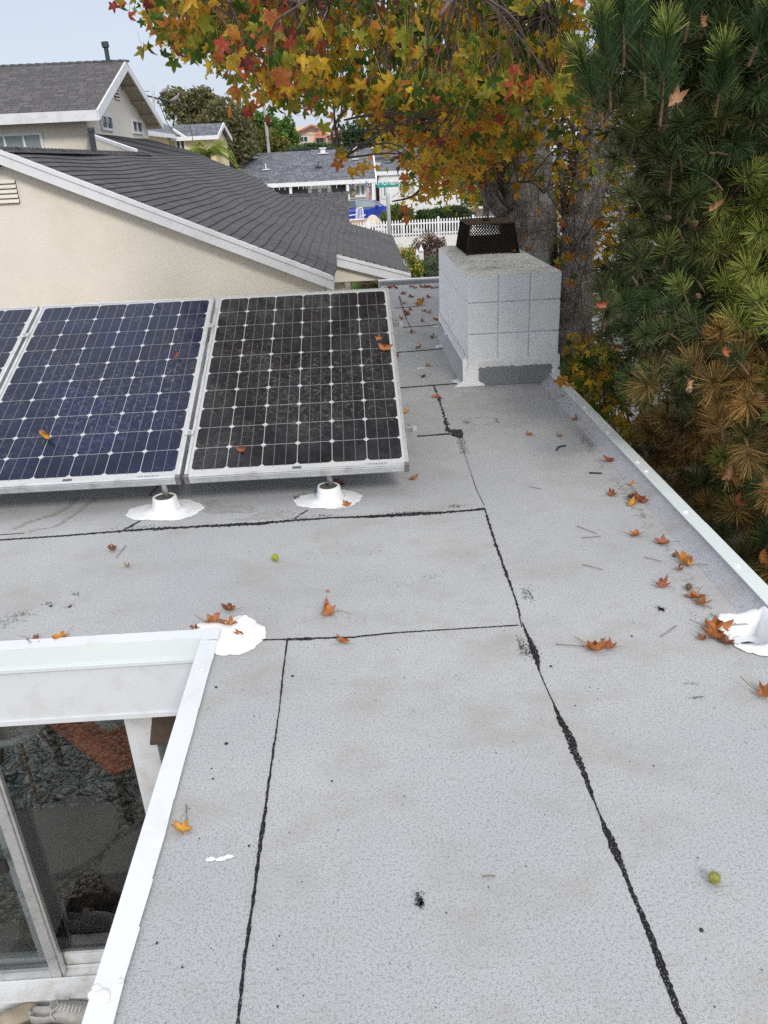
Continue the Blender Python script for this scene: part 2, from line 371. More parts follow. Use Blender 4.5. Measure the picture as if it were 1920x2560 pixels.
def fast(name, V, F, mat, col=None, parent=None, origin=None, **k):
    """many small faces: V (n,3), F (m,k) index array, col (n,3)"""
    V = np.asarray(V, float); F = np.asarray(F, np.int32)
    o0 = np.array(WL[parent]) if parent else (np.array(origin) if origin is not None else np.array([V[:, 0].mean(), V[:, 1].mean(), V[:, 2].min()]))
    me = bpy.data.meshes.new(name); me.vertices.add(len(V)); me.vertices.foreach_set('co', (V-o0).astype(np.float32).ravel())
    q = F.shape[1]; me.loops.add(F.size); me.loops.foreach_set('vertex_index', F.ravel())
    me.polygons.add(len(F)); me.polygons.foreach_set('loop_start', np.arange(0, F.size, q, dtype=np.int32))
    try: me.polygons.foreach_set('loop_total', np.full(len(F), q, np.int32))
    except Exception: pass
    if col is not None:
        a = me.color_attributes.new('Col', 'FLOAT_COLOR', 'POINT')
        a.data.foreach_set('color', np.hstack([col, np.ones((len(col), 1))]).astype(np.float32).ravel())
    me.materials.append(mat); me.update(calc_edges=True); me.validate()
    o = bpy.data.objects.new(name, me); C.objects.link(o)
    if parent: o.parent = parent
    else: o.location = o0
    WL[o] = Vector(o0)
    return tag(o, **k)
def copy_tree(o, parent=None):
    c = o.copy(); C.objects.link(c); c.parent = parent
    for ch in list(o.children): copy_tree(ch, c)
    return c
def catmull(pts, n=6):
    pts = [np.array(p, float) for p in pts]; q = [2*pts[0]-pts[1]]+pts+[2*pts[-1]-pts[-2]]; out = []
    for i in range(1, len(q)-2):
        for k in range(n):
            t = k/n; a, b, c, d = q[i-1], q[i], q[i+1], q[i+2]
            out.append(.5*((2*b)+(c-a)*t+(2*a-5*b+4*c-d)*t*t+(3*b-a-3*c+d)*t**3))
    out.append(pts[-1]); return out
def rod(a, d, n=8):
    return None

# ================================================================ SETTING
GZ = -2.6
g = MB(); g.box((-400, -60, GZ-.5), (400, 900, GZ)); g.build('ground', M['dirt'], kind='structure')
g = MB(); g.box((-60, 29.8, GZ), (80, 38.2, GZ+.004)); g.build('road', M['asphalt'], kind='structure')
g = MB(); g.box((-60, 38.2, GZ), (80, 43.6, GZ+.13)); g.build('pavement', M['sidewalk'], kind='structure')
g = MB(); g.box((-60, 28.6, GZ), (80, 29.8, GZ+.12)); g.build('near_pavement', M['sidewalk'], kind='structure')
g = MB(); g.box((-12, 47.5, GZ), (7, 64, GZ+.02)); g.build('driveway', M['sidewalk'], kind='structure')
g = MB(); g.box((-14, 22.0, GZ), (14, 28.5, GZ+.02)); g.build('lawn_base', M['grass_ground'], kind='structure')
def grass(name, x0, x1, y0, y1, z, n, h, label):
    x = rng.uniform(x0, x1, n); y = rng.uniform(y0, y1, n); a = rng.uniform(0, math.pi, n); hh = h*rng.uniform(.5, 1.2, n)
    dx, dy = np.cos(a)*.02, np.sin(a)*.02
    V = np.stack([np.stack([x-dx, y-dy, np.full(n, z)], 1), np.stack([x+dx, y+dy, np.full(n, z)], 1),
                  np.stack([x+rng.normal(0, .03, n), y+rng.normal(0, .03, n), z+hh], 1)], 1).reshape(-1, 3)
    c = np.array([.10, .19, .04])*rng.uniform(.6, 1.5, (n, 1)); c = np.repeat(c, 3, 0)
    fast(name, V, np.arange(3*n).reshape(-1, 3), M['foliage'], c, label=label, kind='stuff', cat='grass')
grass('grass', -6, 8, 23.5, 28.5, GZ+.02, 30000, .09, 'short green lawn beyond the far edge of the flat roof')

# ================================================================ OUR FLAT-ROOFED HOUSE
house = empty('flat_roof_house', (0, 5, GZ), 'white trimmed flat roofed house whose grey mineral felt roof carries the solar panels', 'house')
XR, XN, YN, YF, XL = 1.19, -.515, 2.172, 9.62, -4.65     # cant foot, notch edges, far edge, left end
PZ = float(P(160, 2489, Y=2.44)[2])                      # patio level
g = MB()
def deck(x0, x1, y0, y1):
    g.add([(x0, y0, 0), (x1, y0, 0), (x1, y1, 0), (x0, y1, 0)], [(0, 1, 2, 3)])
YF2, XM = 8.3, .30
deck(XN, 1.11, -1.2, YN); deck(1.11, XR, -1.2, 1.93); deck(1.11, XR, 2.03, YN); deck(XL, XR, YN, YF2); deck(XM, XR, YF2, YF)
roof = g.build('roof', M['membrane'], house)
# cant strip rising to the right parapet
g = MB(); CZ, CX = .052, 1.252
ys = [-1.2]+list(np.arange(0, 5.0, .12))+[4.98]; g0 = g
sc0, sc1 = 1.86, 2.10
for a, b in zip(ys, ys[1:]):
    if a >= sc0-.02 and b <= sc1+.02:
        if g is g0: g0.build('cant_strip', M['felt_blue'], house, smooth=True); g = MB()
        continue
    g.add([(XR, a, .0005), (XR, b, .0005), (XR+.035, b, .02), (XR+.035, a, .02), (CX, a, CZ), (CX, b, CZ)], [(0, 3, 2, 1), (3, 4, 5, 2)])
g.build('cant_strip', M['felt_blue'], house, smooth=True)
# metal cap along the right edge with seams
g = MB()
segs = [-1.2, .9, 2.62, 4.975]
for i, (a, b) in enumerate(zip(segs, segs[1:])):
    dz = .0015*(i % 2)
    g.box((CX-.004, a, CZ+.001+dz), (1.308, b+.03 if i < 2 else b, CZ+.007+dz)); g.box((1.302, a, CZ-.12), (1.3095+dz, b, CZ+.0005))
cap = g.build('edge_cap', M['trim_green'], house, bevel=.002)
DABS = []
for px, py in ((1247, 828), (1265, 880), (1290, 935), (1325, 1000), (1330, 1020), (1389, 1110), (1570, 1222)):
    q = P(px*DS, py*DS, Z=CZ+.009); DABS.append((min(max(q[0], 1.27), 1.292), q[1], CZ+.009, random.uniform(.010, .016), random.uniform(.014, .03)))
# far low kerb with white edge
g = MB(); g.box((XL, YF2, -.1), (XM-.001, YF2+.1, .06)); g.build('rear_kerb', M['felt_blue'], house)
g = MB(); g.box((XM, YF-.005, -.1), (1.29, YF+.12, .042)); g.build('rear_kerb', M['felt_blue'], house)
g = MB(); g.box((XM-.02, YF+.03, .043), (1.30, YF+.14, .052)); g.box((XM-.02, YF+.123, -.12), (1.30, YF+.135, .0425)); g.build('edge_trim', M['trim'], house)
g = MB(); g.box((1.25, 6.8, -.1), (1.30, YF, CZ-.002)); g.build('rear_side_kerb', M['felt_blue'], house)
# notch trim: cap strips, drip edge, fascia
g = MB()
fy = YN
ys = np.linspace(-1.2, fy-.055, 30)
for a, b in zip(ys, ys[1:]):
    j = random.uniform(-.002, .003)
    g.add([(XN-.052, a, .012), (XN+.004+j, a, .008), (XN+.004-j, b, .008), (XN-.052, b, .012), (XN-.052, a, -.05), (XN-.052, b, -.05)], [(0, 1, 2, 3), (0, 3, 5, 4)])
g.box((XN-.0515, -1.2, -.10), (XN-.045, fy-.06, -.05))
g.box((XN-.05, fy-.06, .0125), (XN+.006, fy+.006, .016))
g.build('edge_trim', M['trim'], house)
g = MB(); g.box((XL, fy-.048, .004), (XN-.049, fy+.006, .0115)); g.build('edge_trim', M['trim'], house)
g = MB(); g.add([(XL, fy-.048, .0105), (XN-.053, fy-.048, .0105), (XN-.053, fy-.060, -.055), (XL, fy-.060, -.055)], [(0, 3, 2, 1)])
g.box((XL, fy-.068, -.068), (XN-.053, fy-.0575, -.0555))
g.build('drip_edge', M['trim_green'], house)
fb = float(P(0, 1806, Y=fy-.05)[2])
g = MB(); g.box((XL, fy-.052, fb), (XN-.053, fy-.02, -.03)); g.box((XL, fy-.058, fb-.012), (XN-.053, fy-.012, fb+.006))
g.build('fascia_board', M['trim'], house)
g = MB(); g.box((XN-.044, -1.2, fb), (XN-.02, fy-.02, -.03)); g.build('fascia_board', M['trim'], house)
for px, py, rr in ((505, 1673, .007), (300, 2450, .004), (258, 2482, .014), (246, 2490, .020), (243, 2468, .010)):
    q = P(px, py, Z=.014); DABS.append((q[0], q[1], .0125, rr*1.2, rr*.8))
# soffit and the walls
DY = 2.50
g = MB(); g.box((XL, fy-.02, fb+.01), (XN-.03, DY, fb+.03)); g.build('soffit', M['trim'], house)
g = MB()
g.box((-.80, DY, PZ-.4), (1.25, DY+.12, fb+.01)); g.box((XL, DY+.0, PZ-.4), (-3.6, DY+.12, fb+.01))
g.box((-3.6, DY+.02, fb-.02), (-.80, DY+.11, fb+.01))
g.build('courtyard_wall', M['stucco_grey'], house)
g = MB(); g.box((1.17, -1.2, GZ), (1.286, 4.9, -.05)); g.box((1.17, 4.9, GZ), (1.286, YF+.1, -.1)); g.box((XM, YF-.06, GZ), (1.17, YF+.1, -.11)); g.box((XL, YF2-.1, GZ), (XM-.001, YF2+.08, -.11)); g.box((XM-.0005, YF2+.1, GZ), (XM+.1, YF-.07, -.01))
g.box((XN-.02, -1.2, GZ), (XN+.1, DY, -.04))
g.build('outer_wall', M['stucco'], house)
# room behind the door, left side left open to brighten the inside
g = MB(); g.box((XL, DY+.12, PZ-.1), (1.1, 6.5, PZ+.015)); g.build('room_floor', pm('room_floor', (.32, .31, .28), .5, .1, 3), house)
g = MB(); g.box((XL, 6.5, PZ-.1), (1.1, 6.6, -.12)); g.box((-.55, DY+.13, PZ), (-.45, 6.5, -.12)); g.box((XL, DY+.13, -.12), (1.1, 6.6, -.06))
g.build('room_wall', pm('room_wall', (.5, .48, .45), .9, .05, 2), house)
g = MB(); g.box((-9, -1.5, PZ-.5), (-.55, DY-.02, PZ-.03)); g.build('patio', M['concrete'], kind='structure')

# sliding door
door = empty('sliding_door', (-1.8, DY, PZ), 'white framed sliding glass door under the fascia of the roof notch', 'door')
def F(px, py, y): return P(px, py, Y=y)
f1 = DY-.02   # outer sash plane
zt = fb+.0
xs_r = float(F(334, 1790, DY+.0)[0]); xs_r2 = float(F(385, 1785, DY)[0])
xst = float(F(0, 1998, f1-.03)[0])
sill_t = float(F(150, 2437, DY)[2])
g = MB(); g.box((xs_r-.035, DY-.02, PZ), (xs_r+.005, DY+.1, zt)); g.box((xs_r+.005, DY-.035, PZ), (xs_r2+.0, DY+.1, zt)); g.box((-3.58, DY-.02, PZ), (-3.5, DY+.1, zt))
g.box((-3.5, DY+.0, zt-.03), (xs_r, DY+.1, zt+.005))
g.build('door_frame', M['vinyl'], door, bevel=.003)
g = MB()
g.box((-3.5, DY-.10, PZ-.03), (xs_r+.06, DY+.02, PZ+.035)); g.box((-3.5, DY-.015, PZ+.0355), (xs_r-.035, DY+.1, PZ+.055))
g.box((-3.5, DY-.02, PZ+.056), (xs_r-.036, DY-.013, PZ+.068)); g.box((-3.5, DY+.035, PZ+.056), (xs_r-.036, DY+.042, PZ+.075))
g.build('door_sill', M['vinyl'], door, bevel=.003)
# fixed panel (behind) and sliding panel (in front, left)
g = MB(); g.box((-3.5, DY+.05, PZ+.056), (xs_r-.036, DY+.085, PZ+.135)); g.box((xst-.13, DY+.05, PZ+.136), (xst-.075, DY+.085, zt-.031))
g.build('fixed_panel_frame', M['vinyl'], door, bevel=.003)
g = MB(); g.add([(xst-1.0, DY+.068, PZ+.13), (xs_r-.03, DY+.068, PZ+.13), (xs_r-.03, DY+.068, zt-.02), (xst-1.0, DY+.068, zt-.02)], [(0, 1, 2, 3)]); g.build('glass_pane', M['glass'], door)
g = MB(); g.box((xst-.06, DY-.012, PZ+.057), (xst-.014, DY+.03, zt-.031)); g.box((xst-.013, DY-.004, PZ+.057), (xst+.0, DY+.022, zt-.031))
g.box((-3.4, DY-.012, PZ+.057), (xst-.061, DY+.03, PZ+.112))
g.build('sliding_panel_frame', M['alu'], door, bevel=.003)
g = MB(); g.add([(-3.4, DY+.010, PZ+.11), (xst-.055, DY+.010, PZ+.11), (xst-.055, DY+.010, zt-.02), (-3.4, DY+.010, zt-.02)], [(0, 1, 2, 3)]); g.build('glass_pane', M['glass'], door)
q = F(10, 2160, DY-.012)
g = MB(); g.box((q[0]-.02, DY-.035, q[2]-.035), (q[0]+.02, DY-.013, q[2]+.035)); g.build('door_handle', M['black'], door, bevel=.004)

# room things
FZ = PZ+.016
def Fl(px, py, z=FZ): return P(px, py, Z=z)
rug_e = float(Fl(100, 2020)[1])
def rug_mat(name, a, b_, sc):
    mt, t, b = newmat(name); n = noise(t, sc, 6, .7); v = N(t, 'ShaderNodeTexVoronoi', feature='DISTANCE_TO_EDGE'); v.inputs['Scale'].default_value = sc*.8
    tcn = N(t, 'ShaderNodeTexCoord'); ad = N(t, 'ShaderNodeVectorMath', operation='MULTIPLY_ADD'); ad.inputs[1].default_value = (.15, .15, 0)
    t.links.new(n.outputs[1], ad.inputs[0]); t.links.new(tcn.outputs['Object'], ad.inputs[2]); t.links.new(ad.outputs[0], v.inputs['Vector'])
    c = cramp(t, v.outputs['Distance'], [(.03, a), (.09, b_), (.2, a), (.3, b_)]); c2 = cramp(t, n.outputs[0], [(.4, (.35, .35, .35)), (.6, (1, 1, 1))])
    t.links.new(mixc(t, 1, c.outputs[0], c2.outputs[0], 'MULTIPLY'), b.inputs['Base Color']); b.inputs['Roughness'].default_value = 1; return mt
g = MB(); g.box((-3.9, rug_e, FZ), (-.9, rug_e+2.2, FZ+.01))
g.build('rug', rug_mat('rug_pattern', (.10, .13, .14), (.80, .88, .84), 9), None, 'pale green patterned rug on the floor behind the sliding door', 'rug')
# armchair seen through the glass
ax_, ay_ = float(Fl(300, 2110)[0]), float(Fl(300, 2110)[1])
arm = empty('armchair', (ax_, ay_+.3, FZ), 'rust orange armchair with dark wooden legs behind the sliding glass door', 'armchair')
orange = pm('rust_upholstery', (.55, .15, .065), .9, .12, 9, .3, 60, dirt=(.32, .10, .05), dscale=5)
ang = math.radians(-42)
def AR(x, y, z): return np.array([ax_+.0+x*math.cos(ang)-y*math.sin(ang), ay_+.25+x*math.sin(ang)+y*math.cos(ang), FZ+z])
def rbox(mb, c, h, rot=ang, tilt=0):
    X_ = (math.cos(rot), math.sin(rot), 0); Y_ = np.array([-math.sin(rot)*math.cos(tilt), math.cos(rot)*math.cos(tilt), math.sin(tilt)]); Z_ = np.cross(X_, Y_)
    mb.obox(c, (X_, Y_, Z_), h)
g = MB(); rbox(g, AR(-.35, .28, .40), (.42, .36, .09), tilt=-.08); g.build('seat', orange, arm, bevel=.05, smooth=True)
g = MB(); rbox(g, AR(-.80, .30, .66), (.09, .38, .36)); g.build('backrest', orange, arm, bevel=.05, smooth=True)
g = MB(); rbox(g, AR(-.35, .62, .52), (.40, .06, .20)); g.build('armrest', orange, arm, bevel=.04, smooth=True)
g = MB(); rbox(g, AR(-.35, .30, .52), (.22, .26, .05)); g.build('cushion', pm('grey_cushion', (.34, .34, .30), .95, .1, 8), arm, bevel=.04, smooth=True)
for dx, dy in ((.05, -.04), (.05, .62), (-.74, -.04), (-.74, .62)):
    g = MB(); g.tube([AR(dx, dy, .36), AR(dx+.03, dy-.02, .0)], [.035, .022], 6); g.build('leg', M['darkwood'], arm)
# white shell chair
sx_, sy_ = float(Fl(90, 2010)[0]), float(Fl(90, 2010)[1])+.15
sh = empty('shell_chair', (sx_, sy_, FZ), 'white shell seat chair with wooden peg legs behind the sliding glass', 'chair')
g = MB(); prof = [(.02, .435), (.12, .435), (.20, .45), (.235, .49), (.24, .53), (.225, .53), (.19, .465), (.11, .447)]
g.lathe((sx_-.1, sy_+.05, FZ), prof, 20); g.build('seat', pm('white_shell', (.78, .80, .79), .3, .02), sh, smooth=True)
g = MB(); g.tube([(sx_-.24, sy_+.27, FZ+.50), (sx_-.20, sy_+.31, FZ+.75), (sx_-.16, sy_+.33, FZ+.82)], [.03, .025, .02], 6)
g.tube([(sx_+.04, sy_+.27, FZ+.50), (sx_+.0, sy_+.31, FZ+.75), (sx_-.16, sy_+.33, FZ+.82)], [.03, .025, .02], 6); g.build('backrest', pm('white_shell2', (.78, .80, .79), .3, .02), sh, smooth=True)
for dx, dy in ((.1, -.16), (-.3, -.16), (.1, .26), (-.3, .26)):
    g = MB(); g.tube([(sx_-.1+dx*.35, sy_+.05+dy*.35, FZ+.44), (sx_-.08+dx, sy_+dy, FZ)], [.014, .010], 8); g.build('leg', M['wood'], sh)
g = MB(); q = Fl(260, 2300)
g.box((q[0]-.22, q[1]-.08, FZ), (q[0]+.3, q[1]+.28, FZ+.012)); g.build('door_mat', rug_mat('mat_pattern', (.03, .03, .04), (.15, .09, .07), 14), None, 'dark patterned mat on the floor just inside the sliding door', 'mat')

# courtyard: pebbles, stepping stones, shoes, wall lamp
n = 9500
px_ = rng.uniform(-3.4, -.62, n); py_ = rng.uniform(.2, DY-.12, n); r_ = rng.uniform(.010, .022, n)
ico = [(0, 0, 1), (.894, 0, .447), (.276, .851, .447), (-.724, .526, .447), (-.724, -.526, .447), (.276, -.851, .447), (.724, .526, -.447), (-.276, .851, -.447), (-.894, 0, -.447), (-.276, -.851, -.447), (.724, -.526, -.447), (0, 0, -1)]
icf = [(0, 1, 2), (0, 2, 3), (0, 3, 4), (0, 4, 5), (0, 5, 1), (1, 6, 2), (2, 7, 3), (3, 8, 4), (4, 9, 5), (5, 10, 1), (2, 6, 7), (3, 7, 8), (4, 8, 9), (5, 9, 10), (1, 10, 6), (6, 11, 7), (7, 11, 8), (8, 11, 9), (9, 11, 10), (10, 11, 6)]
ico = np.array(ico); a_ = rng.uniform(0, 6.3, n)
_m1 = P(165, 2085, Z=PZ); _m2 = P(360, 2150, Z=PZ)
st = [(float(_m1[0]), 2*(DY+.068)-float(_m1[1]), .30), (float(_m2[0]), 2*(DY+.068)-float(_m2[1]), .24), (-2.6, DY-.8, .34)]
keep = np.ones(n, bool)
for sx, sy, sr in st: keep &= (px_-sx)**2+(py_-sy)**2 > (sr+.0)**2
px_, py_, r_, a_ = px_[keep], py_[keep], r_[keep], a_[keep]; n = len(px_)
E_ = ico[None]*np.stack([r_*1.3, r_*.9, r_*.6], 1)[:, None]
ca, sa = np.cos(a_)[:, None], np.sin(a_)[:, None]
V = np.stack([E_[..., 0]*ca-E_[..., 1]*sa+px_[:, None], E_[..., 0]*sa+E_[..., 1]*ca+py_[:, None], E_[..., 2]+PZ-.022+rng.uniform(0, .012, (n, 1))], 2).reshape(-1, 3)
Fc = (np.array(icf)[None]+12*np.arange(n)[:, None, None]).reshape(-1, 3)
colp = np.array([.46, .43, .37])*rng.uniform(.55, 1.35, (n, 1))*np.array([1, 1, 1])+rng.normal(0, .02, (n, 3))
pb = fast('pebbles', V, Fc, pm('tmp', (.4, .4, .4)), np.repeat(np.clip(colp, .05, .8), 12, 0), label='grey and tan pebbles covering the courtyard floor below the roof', kind='stuff', cat='pebbles')
mt, t, b = newmat('pebble'); va = N(t, 'ShaderNodeVertexColor'); va.layer_name = 'Col'; t.links.new(va.outputs[0], b.inputs['Base Color']); b.inputs['Roughness'].default_value = .7
pb.data.materials[0] = mt
for p_ in pb.data.polygons: p_.use_smooth = True
for i, (sx, sy, sr) in enumerate(st):
    g = MB(); g.lathe((sx, sy, PZ-.03), [(sr, 0), (sr, .03), (sr-.012, .04)], 40)
    g.build('stepping_stone', M['concrete'], None, ['large round concrete stepping stone reflected in the sliding door', 'small round concrete stepping stone by the house wall', 'round concrete stepping stone at the left of the courtyard'][i], 'stepping stone', 'round stepping stones in the courtyard')
def shoe(name, loc, rz, mats, label, s=1.0, op=True):
    c, sn = math.cos(rz), math.sin(rz)
    L = lambda x, y, z: np.array([loc[0]+s*(x*c-y*sn), loc[1]+s*(x*sn+y*c), loc[2]+s*z])
    r = empty(name, loc, label, 'shoe', 'shoes left by the sliding door')
    def outline(t):  # half widths along the sole 0 heel .. 1 toe
        return .034+.016*math.sin(min(1, max(0, (t-.25)/.55))*math.pi)*(t > .25)-0.0 if t < .96 else .02
    ts = [0, .02, .06, .14, .26, .38, .5, .62, .72, .82, .9, .96, .99, 1.0]
    wd = [.004, .018, .028, .034, .034, .034, .038, .045, .049, .047, .039, .026, .013, .003]
    # sole
    g = MB(); up = [L(.28*t-.14, w_*1.06+.004*math.sin(t*3), 0) for t, w_ in zip(ts, wd)]+[L(.28*t-.14, -w_*1.06+.004*math.sin(t*3), 0) for t, w_ in reversed(list(zip(ts, wd)))]
    g.prism(up, (0, 0, .026*s)); g.build('sole', mats[1], r, bevel=.004)
    # upper: rings
    g = MB(); hs = [.075, .085, .088, .085, .072, .078, .088, .078, .062, .052, .046, .038, .03, .026]
    rings = []
    K = 13
    for i, (t, w_, h) in enumerate(zip(ts, wd, hs)):
        ring = []
        for k in range(K):
            a = math.pi*k/(K-1); y = w_*math.cos(a)*(1.0 if k not in (0, K-1) else 1.0); zz = .024+(h-.024)*math.sin(a)**.55
            if t < .45 and 3 < k < K-4 and .02 < t: zz = .040+.0*h      # the opening
            ring.append(L(.28*t-.14, y, zz))
        rings.append(ring)
    vs = [p for rg in rings for p in rg]
    g.add(vs, [(i*K+k, i*K+k+1, (i+1)*K+k+1, (i+1)*K+k) for i in range(len(ts)-1) for k in range(K-1)])
    u = g.build('upper', mats[0], r, smooth=True)
    if op:
        g = MB()
        for i in range(6):
            x = .02+.016*i-.012; z = .094-.0052*i
            g.tube([L(x, -.022, z-.008), L(x+.003, 0, z+.002), L(x+.006, .022, z-.008)], .0028*s, 5)
            g.tube([L(x, -.022, z-.006), L(x+.012, .022, z-.006)], .0024*s, 5)
        g.tube(catmull([L(.0, 0, .095), L(-.02, .035, .085), L(.01, .05, .06), L(.03, .03, .085)], 4), .0025*s, 5)
        g.tube(catmull([L(.0, 0, .095), L(-.03, -.03, .09), L(-.01, -.05, .06)], 4), .0025*s, 5)
        g.build('laces', mats[2], r, smooth=True)
        g = MB(); g.prism([L(-.02, -.02, .085), L(-.035, -.018, .115), L(-.035, .018, .115), L(-.02, .02, .085)], (s*.004, 0, 0)); g.build('tongue', mats[0], r)
    g = MB(); g.box((0, 0, 0), (0.001, 0.001, 0.001))
    return r
grey_s = pm('grey_canvas', (.46, .45, .43), .8, .1, 30, .3, 200, dirt=(.34, .32, .28), dscale=20)
sole_s = pm('worn_rubber', (.50, .49, .46), .7, .1, 20, dirt=(.30, .28, .24), dscale=30)
q = P(158, 2522, Z=PZ+.03)
g = MB(); g.box((-3.5, DY-.34, PZ-.05), (-.6, DY-.10, PZ-.004)); g.build('doorstep', M['concrete'], house)
shoe('sneaker', (float(P(150, 2522, Y=DY-.17)[0]), DY-.17, PZ), math.radians(4), (grey_s, sole_s, pm('lace', (.60, .59, .56), .9)), 'worn light grey lace-up sneaker lying by the door sill, toe to the right')
q = P(20, 2530, Z=PZ+.03)
shoe('slip_on_shoe', (float(P(5, 2535, Y=DY-.2)[0]), DY-.2, PZ), math.radians(35), (pm('tan_canvas', (.42, .36, .27), .9, .1), pm('tan_sole', (.50, .43, .33), .9, .1), sole_s), 'tan slip-on shoe beside the grey sneaker', op=False)
g = P(100, 2556, Z=PZ+.03)
shoe('dark_shoe', (float(P(105, 2556, Y=DY-.27)[0]), DY-.28, PZ), math.radians(-8), (pm('dark_canvas', (.03, .028, .025), .9, .1), pm('dark_sole', (.10, .09, .08), .9, .1), sole_s), 'dark shoe in front of the grey sneaker', op=False)
q = F(415, 1790, DY-.05); lamp = empty('wall_lantern', (q[0], DY, q[2]), 'brown glass lantern on the courtyard wall right of the sliding door', 'lantern')
g = MB(); g.prism([(q[0]-.05, DY-.005, q[2]+.05), (q[0]+.09, DY-.005, q[2]+.05), (q[0]+.11, DY-.13, q[2]-.06), (q[0]-.055, DY-.13, q[2]-.06)], (0, 0, -.012)); g.build('shade', M['rust'], lamp)
g = MB(); g.box((q[0]-.02, DY-.11, q[2]-.24), (q[0]+.07, DY-.02, q[2]-.075)); g.build('glass_box', M['dark_glass'], lamp)

# ---------------------------------------------------------------- tar seams, patches and marks on the roof
def ribbon(pts, wfun, mat, name, z=.0035, step=.012, jag=.35, parent=house, thick=.0):
    pts = [np.array(p[:2], float) for p in pts]; L = []; R = []; W = []
    tot = 0
    for a, b in zip(pts, pts[1:]):
        d = b-a; l = np.linalg.norm(d); n = max(1, int(l/step)); d /= l; nn = np.array([-d[1], d[0]])
        for k in range(n):
            s_ = tot+l*k/n; w_ = wfun(s_); c = a+d*l*k/n
            L.append(c+nn*w_*(.5+random.uniform(-jag, jag))); R.append(c-nn*w_*(.5+random.uniform(-jag, jag)))
        tot += l
    n = len(L); hb = min(.004, .35*max(wfun(0), .002)) if name == 'tar_seam' else 0
    vs = [(*p, z-.0025 if hb else z) for p in L]+[((p[0]+q[0])/2, (p[1]+q[1])/2, z+hb*random.uniform(.3, .7)) for p, q in zip(L, R)]+[(*p, z-.0025 if hb else z) for p in R]
    g = MB(); g.add(vs, [(i, i+n, i+n+1, i+1) for i in range(n-1)]+[(n+i, n+i+n, n+i+n+1, n+i+1) for i in range(n-1)])
    return g.build(name, mat, parent, smooth=True)
def wv(base, amp, seed, lo=.0008):
    rs = random.Random(seed); ph = [(rs.uniform(1.5, 3.5), rs.uniform(0, 6.3)), (rs.uniform(5, 9), rs.uniform(0, 6.3)), (rs.uniform(15, 30), rs.uniform(0, 6.3))]
    def f(s_):
        v = .5*math.sin(ph[0][0]*s_+ph[0][1])+.3*math.sin(ph[1][0]*s_+ph[1][1])+.2*math.sin(ph[2][0]*s_+ph[2][1])
        return max(lo, base+amp*v)
    return f
DP = lambda l: [P(x*DS, y*DS, Z=0) for x, y in l]
def seam(l, base, amp, seed, jag=.3):
    ribbon(DP(l), wv(base, amp, seed), M['tar'], 'tar_seam', jag=jag)
seam([(620, 1385), (612, 1450), (604, 1530), (585, 1660), (566, 1800), (545, 1960), (530, 2060), (514, 2212), (508, 2300)], .0060, .0042, 1, .22)
seam([(1047, 1100), (1062, 1150), (1090, 1230), (1112, 1290), (1125, 1335)], .007, .005, 2)
seam([(1122, 1330), (1128, 1360)], .003, .001, 22)
# wide blobby seam in the foreground, widths read off the photograph
pts = [(1128, 1345, 2), (1140, 1375, 6), (1152, 1400, 13), (1158, 1420, 12), (1165, 1450, 3), (1182, 1490, 2), (1196, 1520, 3), (1212, 1560, 12), (1235, 1600, 15), (1240, 1622, 17), (1256, 1655, 11), (1272, 1700, 10), (1285, 1735, 3), (1298, 1765, 4), (1312, 1800, 14), (1330, 1840, 17), (1345, 1875, 10), (1362, 1920, 8), (1388, 1980, 11), (1408, 2030, 12), (1428, 2085, 16), (1445, 2130, 13), (1462, 2175, 12), (1480, 2212, 12), (1500, 2262, 11)]
pp = [P(x*DS, y*DS, Z=0) for x, y, _ in pts]; wd_ = [np.linalg.norm(P((x+q_/2)*DS, y*DS, Z=0)-P((x-q_/2)*DS, y*DS, Z=0)) for x, y, q_ in pts]
ss = np.concatenate([[0], np.cumsum([np.linalg.norm(b-a) for a, b in zip(pp, pp[1:])])])
ribbon(pp, lambda s_: float(np.interp(s_, ss, wd_))*1.15, M['tar'], 'tar_seam', step=.006, jag=.16)
def hseam(pts, name='tar_seam'):
    q = [P(x*DS, y*DS, Z=0) for x, y, _ in pts]
    w_ = [abs(P(x*DS, (y+h/2)*DS, Z=0)[1]-P(x*DS, (y-h/2)*DS, Z=0)[1]) for x, y, h in pts]
    s_ = np.concatenate([[0], np.cumsum([np.linalg.norm(b-a) for a, b in zip(q, q[1:])])])
    ribbon(q, lambda v: float(np.interp(v, s_, w_)), M['tar'], name, step=.008, jag=.22)
hseam([(-60, 1170, 2), (0, 1167, 2), (150, 1157, 3), (270, 1147, 3), (330, 1143, 6), (420, 1138, 4), (470, 1136, 6), (560, 1131, 6), (640, 1124, 4), (720, 1119, 2), (800, 1116, 6), (870, 1112, 7), (950, 1108, 5), (1000, 1104, 3), (1052, 1099, 5)])
ribbon([(-4.6, 2.96, 0), tuple(P(-60*DS, 1170*DS, Z=0))], wv(.008, .004, 51), M['tar'], 'tar_seam', jag=.3)
hseam([(500, 1380, 1.5), (560, 1383, 2), (608, 1382, 2), (620, 1382, 5), (660, 1380, 6), (700, 1379, 3), (760, 1377, 4), (800, 1373, 3), (850, 1368, 2), (930, 1363, 1.5), (1060, 1355, 1.5), (1125, 1351, 2)])
hseam([(865, 838, 2), (920, 834, 1.5), (1000, 828, 1.5), (1020, 827, 1)])
hseam([(885, 944, 2), (930, 941, 2), (975, 937, 4)])
hseam([(855, 762, 1), (920, 757, 1.2), (975, 752, 1)])
hseam([(850, 666, .8), (905, 662, .8)]); hseam([(840, 710, .8), (950, 702, .8)])
hseam([(1038, 824, 1), (1100, 823, 2), (1150, 825, 4), (1200, 827, 2)])
seam([(937, 832), (948, 862), (957, 890), (968, 928), (972, 936)], .014, .010, 5, .6)
